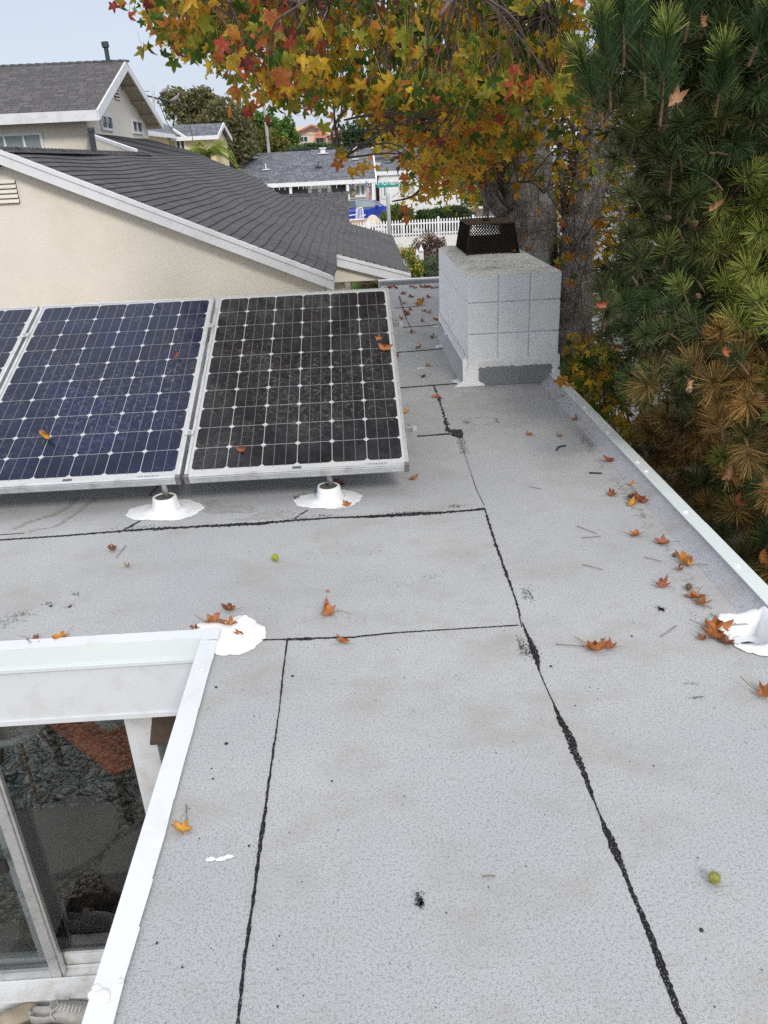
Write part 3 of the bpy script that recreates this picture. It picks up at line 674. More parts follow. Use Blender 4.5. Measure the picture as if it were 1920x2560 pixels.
seam([(990, 940), (1010, 1000), (1030, 1060), (1048, 1096)], .0022, .001, 6)
seam([(862, 640), (868, 660), (878, 690), (886, 706)], .012, .006, 7)
seam([(256, 1151), (285, 1136), (308, 1124)], .007, .004, 41, .5)
seam([(636, 1121), (652, 1110), (668, 1101)], .006, .003, 42, .5)
seam([(324, 1072), (332, 1058), (345, 1048)], .010, .004, 43, .5)
seam([(0, 1156), (60, 1152)], .002, .001, 44)
# the black-patched corner
def poly(l, mat, name, z=.004, jag=.0, n=10, parent=house, disp=True, zz=0):
    q = [P(x*(DS if disp else 1), y*(DS if disp else 1), Z=zz) for x, y in l]; out = []
    for a, b in zip(q, q[1:]+q[:1]):
        for k in range(n):
            c = a+(b-a)*k/n; out.append((c[0]+random.uniform(-jag, jag), c[1]+random.uniform(-jag, jag)*1.4, z))
    g = MB(); g.add(out, [tuple(range(len(out)))]); return g.build(name, mat, parent)
poly([(973, 929), (998, 929), (1000, 948), (986, 944), (974, 941)], M['tar'], 'tar_patch', .0046, .006)
poly([(986, 944), (1001, 946), (1014, 982), (994, 980)], M['soot'], 'tar_smudge', .0050, .006)
def smudge(x, y, rx, ry, dens=60, ang_=0, ring=False, size=.004):
    """scattered black flecks of loose tar granules"""
    c = P(x*DS, y*DS, Z=0); sx = np.linalg.norm(P((x+rx)*DS, y*DS, Z=0)-c); sy = abs(P(x*DS, (y-ry)*DS, Z=0)[1]-c[1])
    g = MB()
    for k in range(dens):
        if ring: a = random.uniform(0, 6.3); r = random.gauss(1, .09); u, v = math.cos(a)*r, math.sin(a)*r
        else: u, v = random.gauss(0, .62), random.gauss(0, .62)
        u, v = u*math.cos(ang_)-v*math.sin(ang_), u*math.sin(ang_)+v*math.cos(ang_)
        px2, py2 = c[0]+u*sx, c[1]+v*sy; r = size*.62*random.uniform(.3, 1.3); a0 = random.uniform(0, 6)
        g.add([(px2+r*random.uniform(.5, 1.2)*math.cos(a0+i*1.26), py2+r*random.uniform(.5, 1.2)*math.sin(a0+i*1.26), .0032) for i in range(5)], [(0, 1, 2, 3, 4)])
    g.build('tar_smudge', M['black'], house, kind='stuff')
for a in [(1040, 910, 34, 8, 200, 0, True, .0035), (1008, 912, 10, 4, 60), (1075, 908, 5, 5, 50), (990, 855, 18, 7, 120, 0, True, .0025), (903, 1945, 10, 16, 90, .0, False, .003), (910, 1953, 5, 6, 90, 0, False, .003),
          (1426, 1316, 7, 6, 60), (1430, 1318, 4, 3, 60), (640, 1122, 30, 5, 160, 0, False, .003), (700, 1115, 20, 4, 60), (290, 1140, 40, 3, 90), (870, 1108, 60, 2, 90), (985, 1094, 20, 2, 60),
          (1128, 1400, 8, 18, 150, 0, False, .0035), (1152, 1408, 12, 22, 150, 0, False, .003), (105, 1305, 10, 4, 30), (150, 1310, 8, 3, 25), (160, 1285, 12, 4, 30), (40, 1330, 30, 9, 130, 0, False, .003), (20, 1345, 24, 8, 90, 0, False, .003),
          (640, 1075, 6, 3, 50), (655, 1070, 8, 4, 40), (860, 800, 20, 4, 60), (1505, 1508, 16, 2, 50, 0, False, .0025), (1490, 1478, 14, 3, 30, 0, False, .0025), (1180, 795, 12, 5, 0), (1140, 1285, 10, 16, 110, 0, False, .0035), (740, 1340, 60, 6, 60, 0, False, .002),
          (715, 1200, 80, 10, 120, 0, False, .002), (860, 1265, 30, 8, 70, 0, False, .002), (930, 1245, 20, 6, 60, 0, False, .0022), (810, 1250, 40, 6, 50, 0, False, .002), (1500, 1330, 25, 12, 60, 0, False, .002), (1050, 1230, 20, 14, 60, 0, False, .002),
          (860, 980, 30, 10, 70, 0, False, .003), (1320, 1395, 20, 4, 30, 0, False, .002), (1370, 1345, 14, 8, 40, 0, False, .002), (1590, 1280, 6, 14, 90, 0, False, .003), (1610, 1300, 10, 14, 60, 0, False, .003)]:
    if len(a) > 4 and a[4] == 0: continue
    smudge(*a)
for x, y, r in ((632, 1461, .006), (489, 1607, .007), (460, 1683, .004), (457, 1661, .003), (538, 1828, .004), (339, 2038, .004), (717, 1688, .004), (394, 2090, .003), (600, 2175, .003), (600, 2095, .002), (467, 1485, .006), (1365, 1375, .005), (1412, 1655, .003), (1515, 2010, .006), (1190, 1440, .006), (1300, 1382, .005), (1310, 1390, .004), (845, 690, .02), (110, 1310, .008), (150, 1312, .006), (820, 1190, .003), (1243, 1525, .003), (1360, 1645, .002)):
    r *= .75; q = P(x*DS, y*DS, Z=0); g = MB(); g.lathe((q[0], q[1], .001), [(r, 0), (r*.9, r*.35), (r*.4, r*.5)], 9); g.build('tar_spot', M['black'], house, smooth=True)
# loose fine granule flecks over the whole felt
g = MB()
for k in range(1000):
    x, y = random.uniform(-.5, 1.12), random.uniform(.6, 5) if random.random() < .7 else random.uniform(.5, 9.4)
    if x < XN+.02 and y < YN: continue
    if y > 5: x = random.uniform(.2, .7)
    r = random.choice([.0010, .0013, .0016, .002])*random.uniform(.6, 1.2); a0 = random.uniform(0, 6)
    g.add([(x+r*random.uniform(.4, 1.5)*math.cos(a0+i*1.57), y+r*random.uniform(.4, 1.5)*math.sin(a0+i*1.57), .003) for i in range(4)], [(0, 1, 2, 3)])
g.build('loose_granules', M['black'], house, kind='stuff')
# water stains
poly([(445, 1085), (470, 1080), (475, 1092), (540, 1092), (560, 1102), (545, 1108), (500, 1108), (470, 1112), (440, 1110)], M['stain'], 'water_stain', .0022, .008)
poly([(560, 1108), (600, 1100), (640, 1108), (620, 1118), (560, 1124), (500, 1126)], M['stain'], 'water_stain', .0022, .01)
ribbon(DP([(25, 1145), (60, 1128), (110, 1115), (150, 1095), (165, 1068)]), wv(.03, .012, 31), M['stain_rim'], 'water_stain', .0024, .03, .2)
ribbon(DP([(60, 1150), (120, 1138), (165, 1110), (200, 1082), (210, 1070)]), wv(.02, .01, 32), M['stain_rim'], 'water_stain', .0024, .03, .2)
# white coating patches
def blob(name, cx, cy, rx, ry, mat, z=.005, jag=.03, n=150, zc=.012, parent=house, power=1):
    g = MB(); vs = [(cx, cy, zc)]
    for ring, f in enumerate((.55, .85, 1.0)):
        for k in range(n):
            a = 2*math.pi*k/n; j = 1+(.06*math.sin(3*a+cx*9)+.04*math.sin(5*a+1)+.02*math.sin(11*a+cx*5)+.012*math.sin(23*a)+random.uniform(-jag, jag)*.4)*(f > .9)
            vs.append((cx+rx*f*j*math.cos(a), cy+ry*f*j*math.sin(a), [zc*.8, z*.9, .002][ring]))
    fs = [(0, 1+k, 1+(k+1) % n) for k in range(n)]+[(1+r*n+k, 1+(r+1)*n+k, 1+(r+1)*n+(k+1) % n, 1+r*n+(k+1) % n) for r in range(2) for k in range(n)]
    g.add(vs, fs); return g.build(name, mat, parent, smooth=True)
for x_, y_, z_, ra, rb in DABS:
    g = MB(); K = 30; vs = [(x_, y_, z_+.003)]+[(x_+ra*f*math.cos(6.283*k/K)*(1+.3*math.sin(2*6.283*k/K+x_*50)), y_+rb*f*math.sin(6.283*k/K)*(1+.25*math.sin(3*6.283*k/K+y_*9)), z_+zz) for f, zz in ((.6, .0025), (1, -.002)) for k in range(K)]
    g.add(vs, [(0, 1+k, 1+(k+1) % K) for k in range(K)]+[(1+k, 1+K+k, 1+K+(k+1) % K, 1+(k+1) % K) for k in range(K)]); g.build('sealant_dab', M['white_coat'], house, smooth=True)
q = P(505*DS, 1378*DS, Z=0)
blob('white_patch', q[0]+.01, q[1]+.01, .088, .115, M['white_coat'], .006, .04, zc=.008)
q = P(450*DS, 1355*DS, Z=0); blob('white_patch', q[0], q[1]-.005, .055, .035, M['white_coat'], .006, .05, zc=.008)
for x, y, r in ((508, 837, .01),):
    pass
for x, y, rx, ry in ((1143, 951, .035, .02), (1052, 921, .03, .015), (1094, 816, .05, .02)):
    q = P(x, y, Z=0); blob('paint_drip', q[0], q[1], rx, ry, M['white_coat'], .003, .05, 50, .004)
for x, y in ((455, 1857), (478, 1857), (494, 1852)):
    q = P(x*DS, y*DS, Z=0); blob('paint_drip', q[0], q[1], .011, .006, M['white_coat'], .002, .4, 30, .003)

# scupper by the right cant
q = P(1600*DS, 1368*DS, Z=.0); sy0 = 1.98
g = MB()
K = 220
vs = []; cx_, cy_ = 1.175, sy0
inner = [(XR-.045, sy0-.055), (XR+.085, sy0-.045), (XR+.09, sy0+.075), (XR-.055, sy0+.065)]
def cantz(x): return 0 if x < XR else (.02*(x-XR)/.035 if x < XR+.035 else .02+(x-XR-.035)/(CX-XR-.035)*.032)
ring_in, ring_out = [], []
for k in range(K):
    a = 2*math.pi*k/K
    ca_, sa_ = math.cos(a), math.sin(a); f = 1/max(abs(ca_)/.062, abs(sa_)/.055)
    ring_in.append((cx_+ca_*f-.01, cy_+sa_*f))
    jr = random.uniform(-.0015, .0015)+.007*math.sin(3*a+1)+.004*math.sin(7*a)+.002*math.sin(19*a)
    ring_out.append((min(cx_+ca_*(.098+jr), CX-.004), cy_+sa_*(.118+jr)))
mid = [((a[0]*.5+b[0]*.5), (a[1]*.5+b[1]*.5)) for a, b in zip(ring_in, ring_out)]
vs = [(x, y, cantz(x)-.004) for x, y in ring_in]+[(x, y, cantz(x)+.016) for x, y in mid]+[(x, y, cantz(x)+.004) for x, y in ring_out]+[(x*.9+cx_*.1, y*.9+cy_*.1, -.042) for x, y in ring_in]
g.add(vs, [(r*K+k, r*K+(k+1) % K, (r+1)*K+(k+1) % K, (r+1)*K+k) for r in (0, 1) for k in range(K)]+[(3*K+k, 3*K+(k+1) % K, (k+1) % K, k) for k in range(K)])
g.build('scupper_collar', M['white_coat'], house, smooth=True)
g = MB(); g.box((cx_-.065, cy_-.05, -.047), (cx_+.055, cy_+.05, -.040)); g.build('scupper_floor', M['trim'], house)
g = MB(); g.lathe((cx_-.005, cy_-.02, -.0395), [(.036, 0), (.034, .002)], 9); g.build('scupper_drain', M['black'], house)

# ---------------------------------------------------------------- chimney
CX0, CX1, CY0, CY1, CH = .708, 1.312, 5.0, 6.72, .722
def block_mat():
    mt, t, b = newmat('painted_block')
    n = noise(t, 2.5, 4); c = cramp(t, n.outputs[0], [(.3, (.84, .87, .88)), (.7, (.90, .92, .93))])
    s1 = noise(t, 5, 6, .7, (1, 3.0, .25)); f = cramp(t, s1.outputs[0], [(.58, (0, 0, 0)), (.78, (.45, .45, .45))])
    c = mixc(t, f.outputs[0], c.outputs[0], (.60, .57, .49))
    s2 = noise(t, 40, 5, .8, (1, 1, 2)); f2 = cramp(t, s2.outputs[0], [(.69, (0, 0, 0)), (.74, (.8, .8, .8))])
    c = mixc(t, f2.outputs[0], c, (.30, .30, .29))
    t.links.new(c, b.inputs['Base Color']); b.inputs['Roughness'].default_value = .6
    bn = noise(t, 30, 4, .6); bump(t, b, bn.outputs[0], .18, .005); return mt
M['block'] = block_mat()
chm = empty('chimney', (1.0, 6.0, 0), parent=house)
g = MB(); rows = [0.0, .128, .332, .533, .722]; g.box((CX0+.009, CY0+.009, 0), (CX1-.009, CY1-.009, CH-.02))
g.build('mortar', pm('painted_mortar', (.66, .68, .69), .8, .1, 10), chm)
g = MB(); cols = [CX0, CX0+.2, CX0+.404, CX1]
gp = .0042
ny = [CY0, CY0+.4, CY0+.8, CY0+1.2, CY0+1.6, CY1]
for ri in range(4):
    z0, z1 = rows[ri]+gp, rows[ri+1]-gp
    if ri == 3: z1 = CH-.022
    for ci in range(3): g.box((cols[ci]+gp, CY0, z0), (cols[ci+1]-gp, CY0+.1, z1))
    off = .2 if ri % 2 else 0
    yb = [CY0+.1]+[CY0+.3+.4*k+off for k in range(5) if CY0+.3+.4*k+off < CY1-.05]+[CY1]
    for a, b in zip(yb, yb[1:]):
        g.box((CX0, a+gp*.3, z0), (CX0+.1, b-gp*.3, z1)); g.box((CX1-.1, a+gp*.3, z0), (CX1, b-gp*.3, z1))
    g.box((CX0+.1, CY1-.1, z0), (CX1-.1, CY1, z1))
g.build('block', M['block'], chm, bevel=.004)
# cement crown with a worn, rounded surface
g = MB(); nx, nyy = 24, 60
def crz(u, v):
    e = min(u*(CX1-CX0), (1-u)*(CX1-CX0), v*(CY1-CY0), (1-v)*(CY1-CY0)); return CH-.022+.016*min(1, (e/.05))**.5+.010*min(1, e/.2)
vs = [(CX0-.001+(CX1-CX0+.002)*i/nx, CY0-.001+(CY1-CY0+.002)*j/nyy, crz(i/nx, j/nyy)+random.uniform(-.0012, .0012)) for j in range(nyy+1) for i in range(nx+1)]
g.add(vs, [(j*(nx+1)+i, j*(nx+1)+i+1, (j+1)*(nx+1)+i+1, (j+1)*(nx+1)+i) for j in range(nyy) for i in range(nx)])
g.build('cement_crown', M['slab'], chm, smooth=True)
# flashing: dark felt skirt and white coating round the base
g = MB(); g.add([(CX0+.10, CY0-.035, .003), (CX1-.04, CY0-.035, .003), (CX1-.04, CY0-.008, .105), (CX0+.10, CY0-.008, .105)], [(0, 1, 2, 3)])
vs, K = [], 40
jt = [random.uniform(-.006, .006) for _ in range(K+1)]
g = MB(); vs = []
for k in range(K+1):
    x = CX0+.075+(CX1-.03-CX0-.075)*k/K
    vs += [(x, CY0-.038, .0035), (x, CY0-.012, .118+jt[k])]
g.add(vs, [(2*k, 2*k+2, 2*k+3, 2*k+1) for k in range(K)]); g.build('flashing', M['felt_dark'], chm)
g = MB(); vs = []
for k in range(K+1):
    x = CX0-.03+(CX1+.004-CX0+.03)*k/K; vs += [(x, CY0-.032, .001), (x, CY0-.009, .118), (x, CY0-.0075, .155), (x, CY0-.004, .168+abs(random.gauss(0, .010)))]
g.add(vs, [(4*k+r, 4*k+4+r, 4*k+5+r, 4*k+1+r) for k in range(K) for r in range(3)]); g.build('white_flashing_band', M['white_coat'], chm, smooth=False)
g = MB(); vs = []; K = 90
for k in range(K+1):   # left side: felt upturn then white band
    y = CY0-.03+(CY1-CY0+.03)*k/K; vs += [(CX0-.045, y, .002), (CX0-.012, y, .05), (CX0-.004, y, .135+random.uniform(-.008, .008))]
g.add(vs, [(3*k+r, 3*k+1+r, 3*k+4+r, 3*k+3+r) for k in range(K) for r in (0, 1)]); g.build('side_flashing', M['felt_blue'], chm, smooth=True)
g = MB(); vs = []
for k in range(K+1):
    y = CY0-.03+(CY1-CY0+.03)*k/K; f = .03*max(0, math.sin((y-6.1)*20)) if 5.9 < y < 6.3 else 0
    vs += [(CX0-.010, y, .118+random.uniform(-.008, .004)-f), (CX0-.0055, y, .135), (CX0-.0035, y, .175+abs(random.gauss(0, .012)))]
g.add(vs, [(3*k+r, 3*k+1+r, 3*k+4+r, 3*k+3+r) for k in range(K) for r in (0, 1)]); g.build('white_flashing_band', M['white_coat'], chm)
g = MB(); pts = [P(960+x/5.53, 600+y/5.53, Z=z) for x, y, z in ((925, 1180, .13), (925, 1260, .10), (915, 1350, .06), (895, 1420, .02), (850, 1465, .008), (780, 1485, .006), (720, 1492, .005))]
g.tube(catmull(pts, 5), [.008+.010*min(1, i/20) for i in range(31)], 7); g.build('sealant_bead', M['white_coat'], chm, smooth=True)
g = MB(); vs = []
for k in range(14):  # white coating down the front left corner
    z = .17-.17*k/13; x0, x1 = CX0-.035-.06*(k > 10)*(k-10)/3, CX0+.07+random.uniform(-.01, .01)+.05*(k > 10)*(k-10)/3
    y = CY0-.010-.033*k/13; vs += [(x0, y-.006, z+.003), (x1, y-.006, z+.003)]
g.add(vs, [(2*k, 2*k+1, 2*k+3, 2*k+2) for k in range(13)]); g.build('white_coating', M['white_coat'], chm)
q = P(1012*DS, 824*DS, Z=0); blob('white_coating', q[0]+.005, q[1]-.0, .115, .085, M['white_coat'], .006, .05, 80, .010, chm)
g = MB(); vs = []
for k in range(10):
    z = .17-.17*k/9; vs += [(CX1-.045+random.uniform(-.008, .008), CY0-.014-.03*k/9, z+.003), (CX1+.006, CY0-.014-.03*k/9, z+.003)]
g.add(vs, [(2*k, 2*k+1, 2*k+3, 2*k+2) for k in range(9)]); g.build('white_coating', M['white_coat'], chm)
# spark arrestor of expanded metal
spk = empty('spark_arrestor', (1.03, 6.25, CH), 'black expanded metal spark arrestor with rusty lid on the white chimney', 'chimney cap')
B0 = [np.array(v) for v in ((.834, 5.92, CH+.002), (1.222, 5.92, CH+.002), (1.222, 6.55, CH+.002), (.834, 6.55, CH+.002))]
T0 = [np.array(v) for v in ((.862, 5.96, CH+.205), (1.188, 5.96, CH+.205), (1.188, 6.50, CH+.205), (.862, 6.50, CH+.205))]
g = MB(); wr = .0032
def strand(a, b): 
    g.tube([a, b], wr, 3, cap=False)
for i in range(4):
    b0, b1, t0, t1 = B0[i], B0[(i+1) % 4], T0[i], T0[(i+1) % 4]
    Wd = np.linalg.norm(b1-b0); nd = int(Wd/.024); nr = 17
    def S_(u, v): return (b0*(1-u)+b1*u)*(1-v)+(t0*(1-u)+t1*u)*v
    for r in range(nr):
        for k in range(nd):
            o_ = .5 if r % 2 else 0; o2 = .5-o_
            u0 = (k+o_)/nd; 
            for dd in (-.5, .5):
                u1 = u0+dd/nd
                if 0 <= u1 <= 1 and u0 <= 1: strand(S_(u0, r/nr), S_(u1, (r+1)/nr))
for i in range(4): g.tube([B0[i], T0[i]], .004, 5); g.tube([B0[i], B0[(i+1) % 4]], .006, 5)
g.build('mesh_cage', M['mesh'], spk)
g = MB(); g.box((.87, 5.98, CH+.001), (1.19, 6.50, CH+.085)); g.build('flue_shade_block', M['mesh'], spk)  # solid black block for the flue and the shade inside the cage
g = MB()
for z_, gr, cn in ((0, .0, 0), (.006, .0, .0)): pass
o = [(.850, 5.945), (1.200, 5.945), (1.200, 6.52), (.850, 6.52)]
c8 = []
for i, (x, y) in enumerate(o):
    d1 = np.array(o[i-1])-np.array((x, y)); d2 = np.array(o[(i+1) % 4])-np.array((x, y)); d1 = d1/np.linalg.norm(d1)*.05; d2 = d2/np.linalg.norm(d2)*.05
    c8 += [(x+d1[0], y+d1[1], CH+.205), (x+d2[0], y+d2[1], CH+.205)]
g.prism(c8, (0, 0, .010)); g.build('lid', M['rust'], spk, bevel=.003)
g = MB(); g.lathe((1.03, 6.2, CH+.215), [(.02, 0), (.02, .006), (.006, .008), (.006, .045), (.004, .046)], 10); g.lathe((1.0, 6.18, CH+.215), [(.012, 0), (.012, .02)], 6); g.build('bolt', M['mesh'], spk)

# ================================================================ SOLAR PANELS
PB = np.array([.191, 3.165, .17]); PT_Y, PT_Z = 4.606, .716
up = np.array([0, PT_Y-3.165, PT_Z-.17]); PL = np.linalg.norm(up); up /= PL; nrm = np.cross((1, 0, 0), up); PW = .992
def panel(x1, label):
    x0 = x1-PW
    L = lambda u, v, w_=0: np.array([x0, 3.165, .17])+np.array([u, 0, 0])+up*v+nrm*w_
    r = empty('solar_panel', L(PW/2, 0, -.04), label, 'solar panel', 'solar panels in a tilted row on the flat roof')
    g = MB(); fw, fh = .014, .042
    def bx_(u0, u1, v0, v1, w0, w1):
        g.obox(L((u0+u1)/2, (v0+v1)/2, (w0+w1)/2), ((1, 0, 0), up, nrm), ((u1-u0)/2, (v1-v0)/2, (w1-w0)/2))
    bx_(0, PW, 0, fw, -fh, 0); bx_(0, PW, PL-fw, PL, -fh, 0); bx_(0, fw, fw+.0005, PL-fw-.0005, -fh, 0); bx_(PW-fw, PW, fw+.0005, PL-fw-.0005, -fh, 0)
    for w_ in (-.010, -.018, -.026, -.034): bx_(.002, PW-.002, -.0022, .0005, w_-.0022, w_+.0022)
    g.build('frame', M['alu'], r, bevel=.0015)
    g = MB(); bx_(fw, PW-fw, fw, PL-fw, -.008, -.0045); g.build('backsheet', M['backsheet'], r)
    g = MB()
    mu, mv = fw+.012, fw+.032; cw = (PW-2*mu)/6; chh = (PL-mv-fw-.014)/10; gp = .0015
    for i in range(6):
        for j in range(10):
            u0, u1 = mu+i*cw+gp, mu+(i+1)*cw-gp; v0, v1 = mv+j*chh+gp, mv+(j+1)*chh-gp; c = .0125
            g.add([L(a, b, -.0036) for a, b in ((u0+c, v0), (u1-c, v0), (u1, v0+c), (u1, v1-c), (u1-c, v1), (u0+c, v1), (u0, v1-c), (u0, v0+c))], [tuple(range(8))])
    g.build('cells', M['cell' if x1 > 0 else 'cell_sky_tint'], r)
    g = MB()
    for i in range(6):
        for k in (.333, .667):
            u = mu+(i+k)*cw; g.add([L(u-.0011, mv-.006, -.0034), L(u+.0011, mv-.006, -.0034), L(u+.0011, PL-fw-.010, -.0034), L(u-.0011, PL-fw-.010, -.0034)], [(0, 1, 2, 3)])
    g.build('busbars', pm('busbar', (.16, .16, .17), .4, .05), r)
    g = MB(); bx_(PW/2-.02, PW/2+.02, fw+.003, fw+.019, -.0036, -.0030); g.build('maker_plate', pm('dark_plate', (.09, .09, .11), .5, .3, 60), r)
    g = MB()
    for k in range(24):
        u = PW-.19+k*.004
        if k % 3 != 1: g.add([L(u, fw+.004, -.0034), L(u+.0016+.001*(k % 2), fw+.004, -.0034), L(u+.0016+.001*(k % 2), fw+.012, -.0034), L(u, fw+.012, -.0034)], [(0, 1, 2, 3)])
    g.build('barcode', M['black'], r)
    for u in (-.0005, PW-.021): g = MB(); bx_(u, u+.0215, -.003, .018, -.043, .0008); g.build('corner_key', M['corner'], r)
    return r
panel(.191, 'rightmost solar panel of the row, dusty and nearly black')
panel(.191-PW-.018, 'middle solar panel of the row, with a bluish sky reflection painted in')
panel(.191-2*(PW+.018), 'leftmost solar panel, only its right side in view')
panel(.191-3*(PW+.018), 'solar panel beyond the left edge of the picture')
rack = empty('panel_rack', (-1.2, 3.9, .1), 'aluminium rails carrying the solar panels, tips showing at the right end', 'mounting rack')
for v in (.30, 1.22):
    g = MB(); c = np.array([0, 3.165, .17])+up*v-nrm*.066
    g.obox((-1.35, c[1], c[2]), ((1, 0, 0), up, nrm), (1.60, .018, .022)); g.build('rail', M['alu'], rack)
    g = MB(); g.obox((.191+.022, (c+nrm*.03)[1], (c+nrm*.03)[2]), ((1, 0, 0), up, nrm), (.018, .02, .012)); g.lathe((.215, (c+nrm*.04)[1], (c+nrm*.045)[2]), [(.007, 0), (.007, .008)], 6); g.build('end_clamp', M['steel'], rack)
    for x in (.191-PW-.009, .191-2*PW-.027):
        c2 = np.array([x, 3.165, .17])+up*v; g = MB(); g.obox(c2+nrm*.004, ((1, 0, 0), up, nrm), (.020, .016, .003)); g.obox(c2-nrm*.02, ((1, 0, 0), up, nrm), (.006, .010, .022)); g.obox(c2+nrm*.012, ((1, 0, 0), up, nrm), (.006, .006, .007)); g.build('mid_clamp', M['alu'], rack)
g = MB()
for x in (-.16, -.92, -1.9):
    for y, z in ((4.55, .60),): g.tube([(x, y, .0), (x, y, z)], .022, 8)
g.build('rear_leg', M['alu'], rack)
for i, (x, y, lab) in enumerate(((P(358*DS, 1105*DS, Z=0)[0] , 3.205, 'white coated roof foot and post under the gap between panels'), (P(711*DS, 1080*DS, Z=0)[0], 3.225, 'white coated roof foot and post under the rightmost panel'))):
    r = empty('mounting_foot', (x, y, 0), lab, 'mounting foot', 'white coated feet of the panel rack')
    rx, ry = (.172, .112) if i == 0 else (.155, .105)
    blob('coating_skirt', x, y-.01, rx, ry, M['white_coat'], .004, .035, 120, .006, r)
    blob('raised_coating', x, y-.012, rx*.62, ry*.62, M['white_coat'], .008, .03, 60, .014, r)
    g = MB()
    pr = [(.070, .004), (.060, .02), (.054, .045), (.051, .064), (.043, .067), (.041, .060)]; K = 40
    vs = [(x+rr*(1+.05*math.sin(13*k+2*i)*(zz < .07))*math.cos(2*math.pi*k/K), y+rr*math.sin(2*math.pi*k/K), zz) for rr, zz in pr for k in range(K)]
    g.add(vs, [(a*K+k, a*K+(k+1) % K, (a+1)*K+(k+1) % K, (a+1)*K+k) for a in range(5) for k in range(K)]); g.build('base_cup', M['white_coat'], r, smooth=True)
    g = MB(); g.lathe((x, y, .058), [(.042, 0), (.042, .004)], 20); g.build('collar', pm('brown_grit', (.10, .09, .075), .95, .2, 60), r)
    g = MB(); g.tube([(x+.012, y, .06), (x+.004, y+.0, .165)], .0135, 12); g.build('post', M['steel'], r, smooth=True)
    g = MB(); g.box((x-.036, y-.02, .145), (x+.036, y+.03, .158)); g.build('top_plate', M['alu'], r)

# ================================================================ LEAVES
def star():
    pol = [(180, .14), (158, .36), (130, .66), (112, .52), (96, .43), (80, .66), (64, .93), (48, .70), (31, .47), (15, .72), (0, 1.0)]
    full = pol+[(-a, r) for a, r in pol[-2:0:-1]]
    return np.array([(math.sin(math.radians(a))*r, math.cos(math.radians(a))*r) for a, r in full])
OUT = star(); KO = len(OUT)
# template: centre, mid ring, outline
TPL = np.vstack([[[0, 0]], OUT*.5, OUT]); 
TF = [(0, 1+k, 1+(k+1) % KO) for k in range(KO)]
TF += [(1+k, 1+KO+k, 1+KO+(k+1) % KO) for k in range(KO)]+[(1+k, 1+KO+(k+1) % KO, 1+(k+1) % KO) for k in range(KO)]
TF = np.array(TF); NV = len(TPL)
TRAD = np.linalg.norm(TPL, axis=1); TEDGE = np.concatenate([[0], np.full(KO, .35), np.full(KO, 1.)])
TPL_LO = np.vstack([[[0, 0]], OUT]); TF_LO = np.array([(0, 1+k, 1+(k+1) % KO) for k in range(KO)])
def leaves(pos, tip, nor, size, curl, fold, cA, cB, hi=True):
    """arrays -> V, F, col ; tip = direction of leaf tip, nor = upper face"""
    n = len(pos); T = TPL if hi else TPL_LO; Fq = TF if hi else TF_LO; nv = len(T)
    tip = tip/np.linalg.norm(tip, axis=1, keepdims=True); x = np.cross(tip, nor); x /= np.linalg.norm(x, axis=1, keepdims=True)+1e-9; z = np.cross(x, tip)
    r2 = (T**2).sum(1); h = -curl[:, None]*r2[None]+fold[:, None]*np.abs(T[:, 0])[None]+rng.normal(0, .09, (n, nv))*np.sqrt(r2)[None]
    V = pos[:, None]+size[:, None, None]*(T[None, :, 0, None]*x[:, None]+T[None, :, 1, None]*tip[:, None]+h[..., None]*z[:, None])
    e = (TEDGE if hi else np.concatenate([[0], np.ones(KO)]))[None, :, None]
    f = np.clip(e*rng.uniform(.3, 1.3, (n, 1, 1)), 0, 1)
    col = cA[:, None]*(1-f)+cB[:, None]*f
    Fc = (Fq[None]+nv*np.arange(n)[:, None, None]).reshape(-1, 3)
    return V.reshape(-1, 3), Fc, np.clip(col, .004, .95).reshape(-1, 3)
GREEN = np.array([.09, .175, .03]); YEL = np.array([.84, .55, .06]); ORA = np.array([.68, .29, .05]); RED = np.array([.58, .12, .085]); OLV = np.array([.30, .28, .05]); DKR = np.array([.22, .04, .04]); YG = np.array([.42, .44, .06])
PAL = [GREEN, YG, OLV, YEL, ORA, RED, DKR]

# ---------------------------------------------------------------- sweetgum tree
tree = empty('sweetgum_tree', (1.95, 7.9, GZ), 'tall autumn sweetgum with forked grey trunk and orange and green star leaves', 'tree')
Z6 = lambda x, y, Y: P(940+x/2.9625, 200+y/2.9625, Y=Y)
Z5 = lambda x, y, Y: P(1380+x/2.911, y/2.911, Y=Y)
TY = 7.7
stems = []
def stem(pts, rads, n=14, name='trunk'):
    g = MB(); path = catmull(pts, 7); ri = np.interp(np.linspace(0, 1, len(path)), np.linspace(0, 1, len(rads)), rads)
    ri = [r*(1+.05*math.sin(i*1.7)+.03*math.sin(i*.7+len(pts))) for i, r in enumerate(ri)]
    g.tube(path, ri, n, wob=.05); g.build(name, M['bark'], tree, smooth=True); stems.append(path); return path
A0 = np.array([1.98, 7.8, GZ-.2]); A1 = Z6(1100, 1200, TY); A2 = Z6(1060, 950, TY); A3 = Z6(1020, 700, TY); A4 = Z6(960, 400, TY); A5 = Z6(910, 120, TY); A6 = A5+np.array([-.25, -.3, .9]); A7 = A6+np.array([-.2, -.4, 1.2])
stem([A0, (A0+A1)/2+np.array([-.02, 0, 0]), A1, A2, A3, A4, A5, A6, A7], [.30, .26, .225, .20, .185, .175, .16, .14, .11], 18)
B1 = Z6(1225, 1200, TY+.25); B2 = Z6(1205, 850, TY+.25); B3 = Z6(1190, 550, TY+.3); B4 = Z6(1180, 250, TY+.3); B5 = B4+np.array([.05, .1, .9]); B6 = B5+np.array([.1, .2, 1.4])
stem([A0+np.array([.12, .2, 0]), (A0+B1)/2+np.array([.15, .2, 0]), B1, B2, B3, B4, B5, B6], [.26, .22, .16, .145, .135, .125, .11, .09], 14)
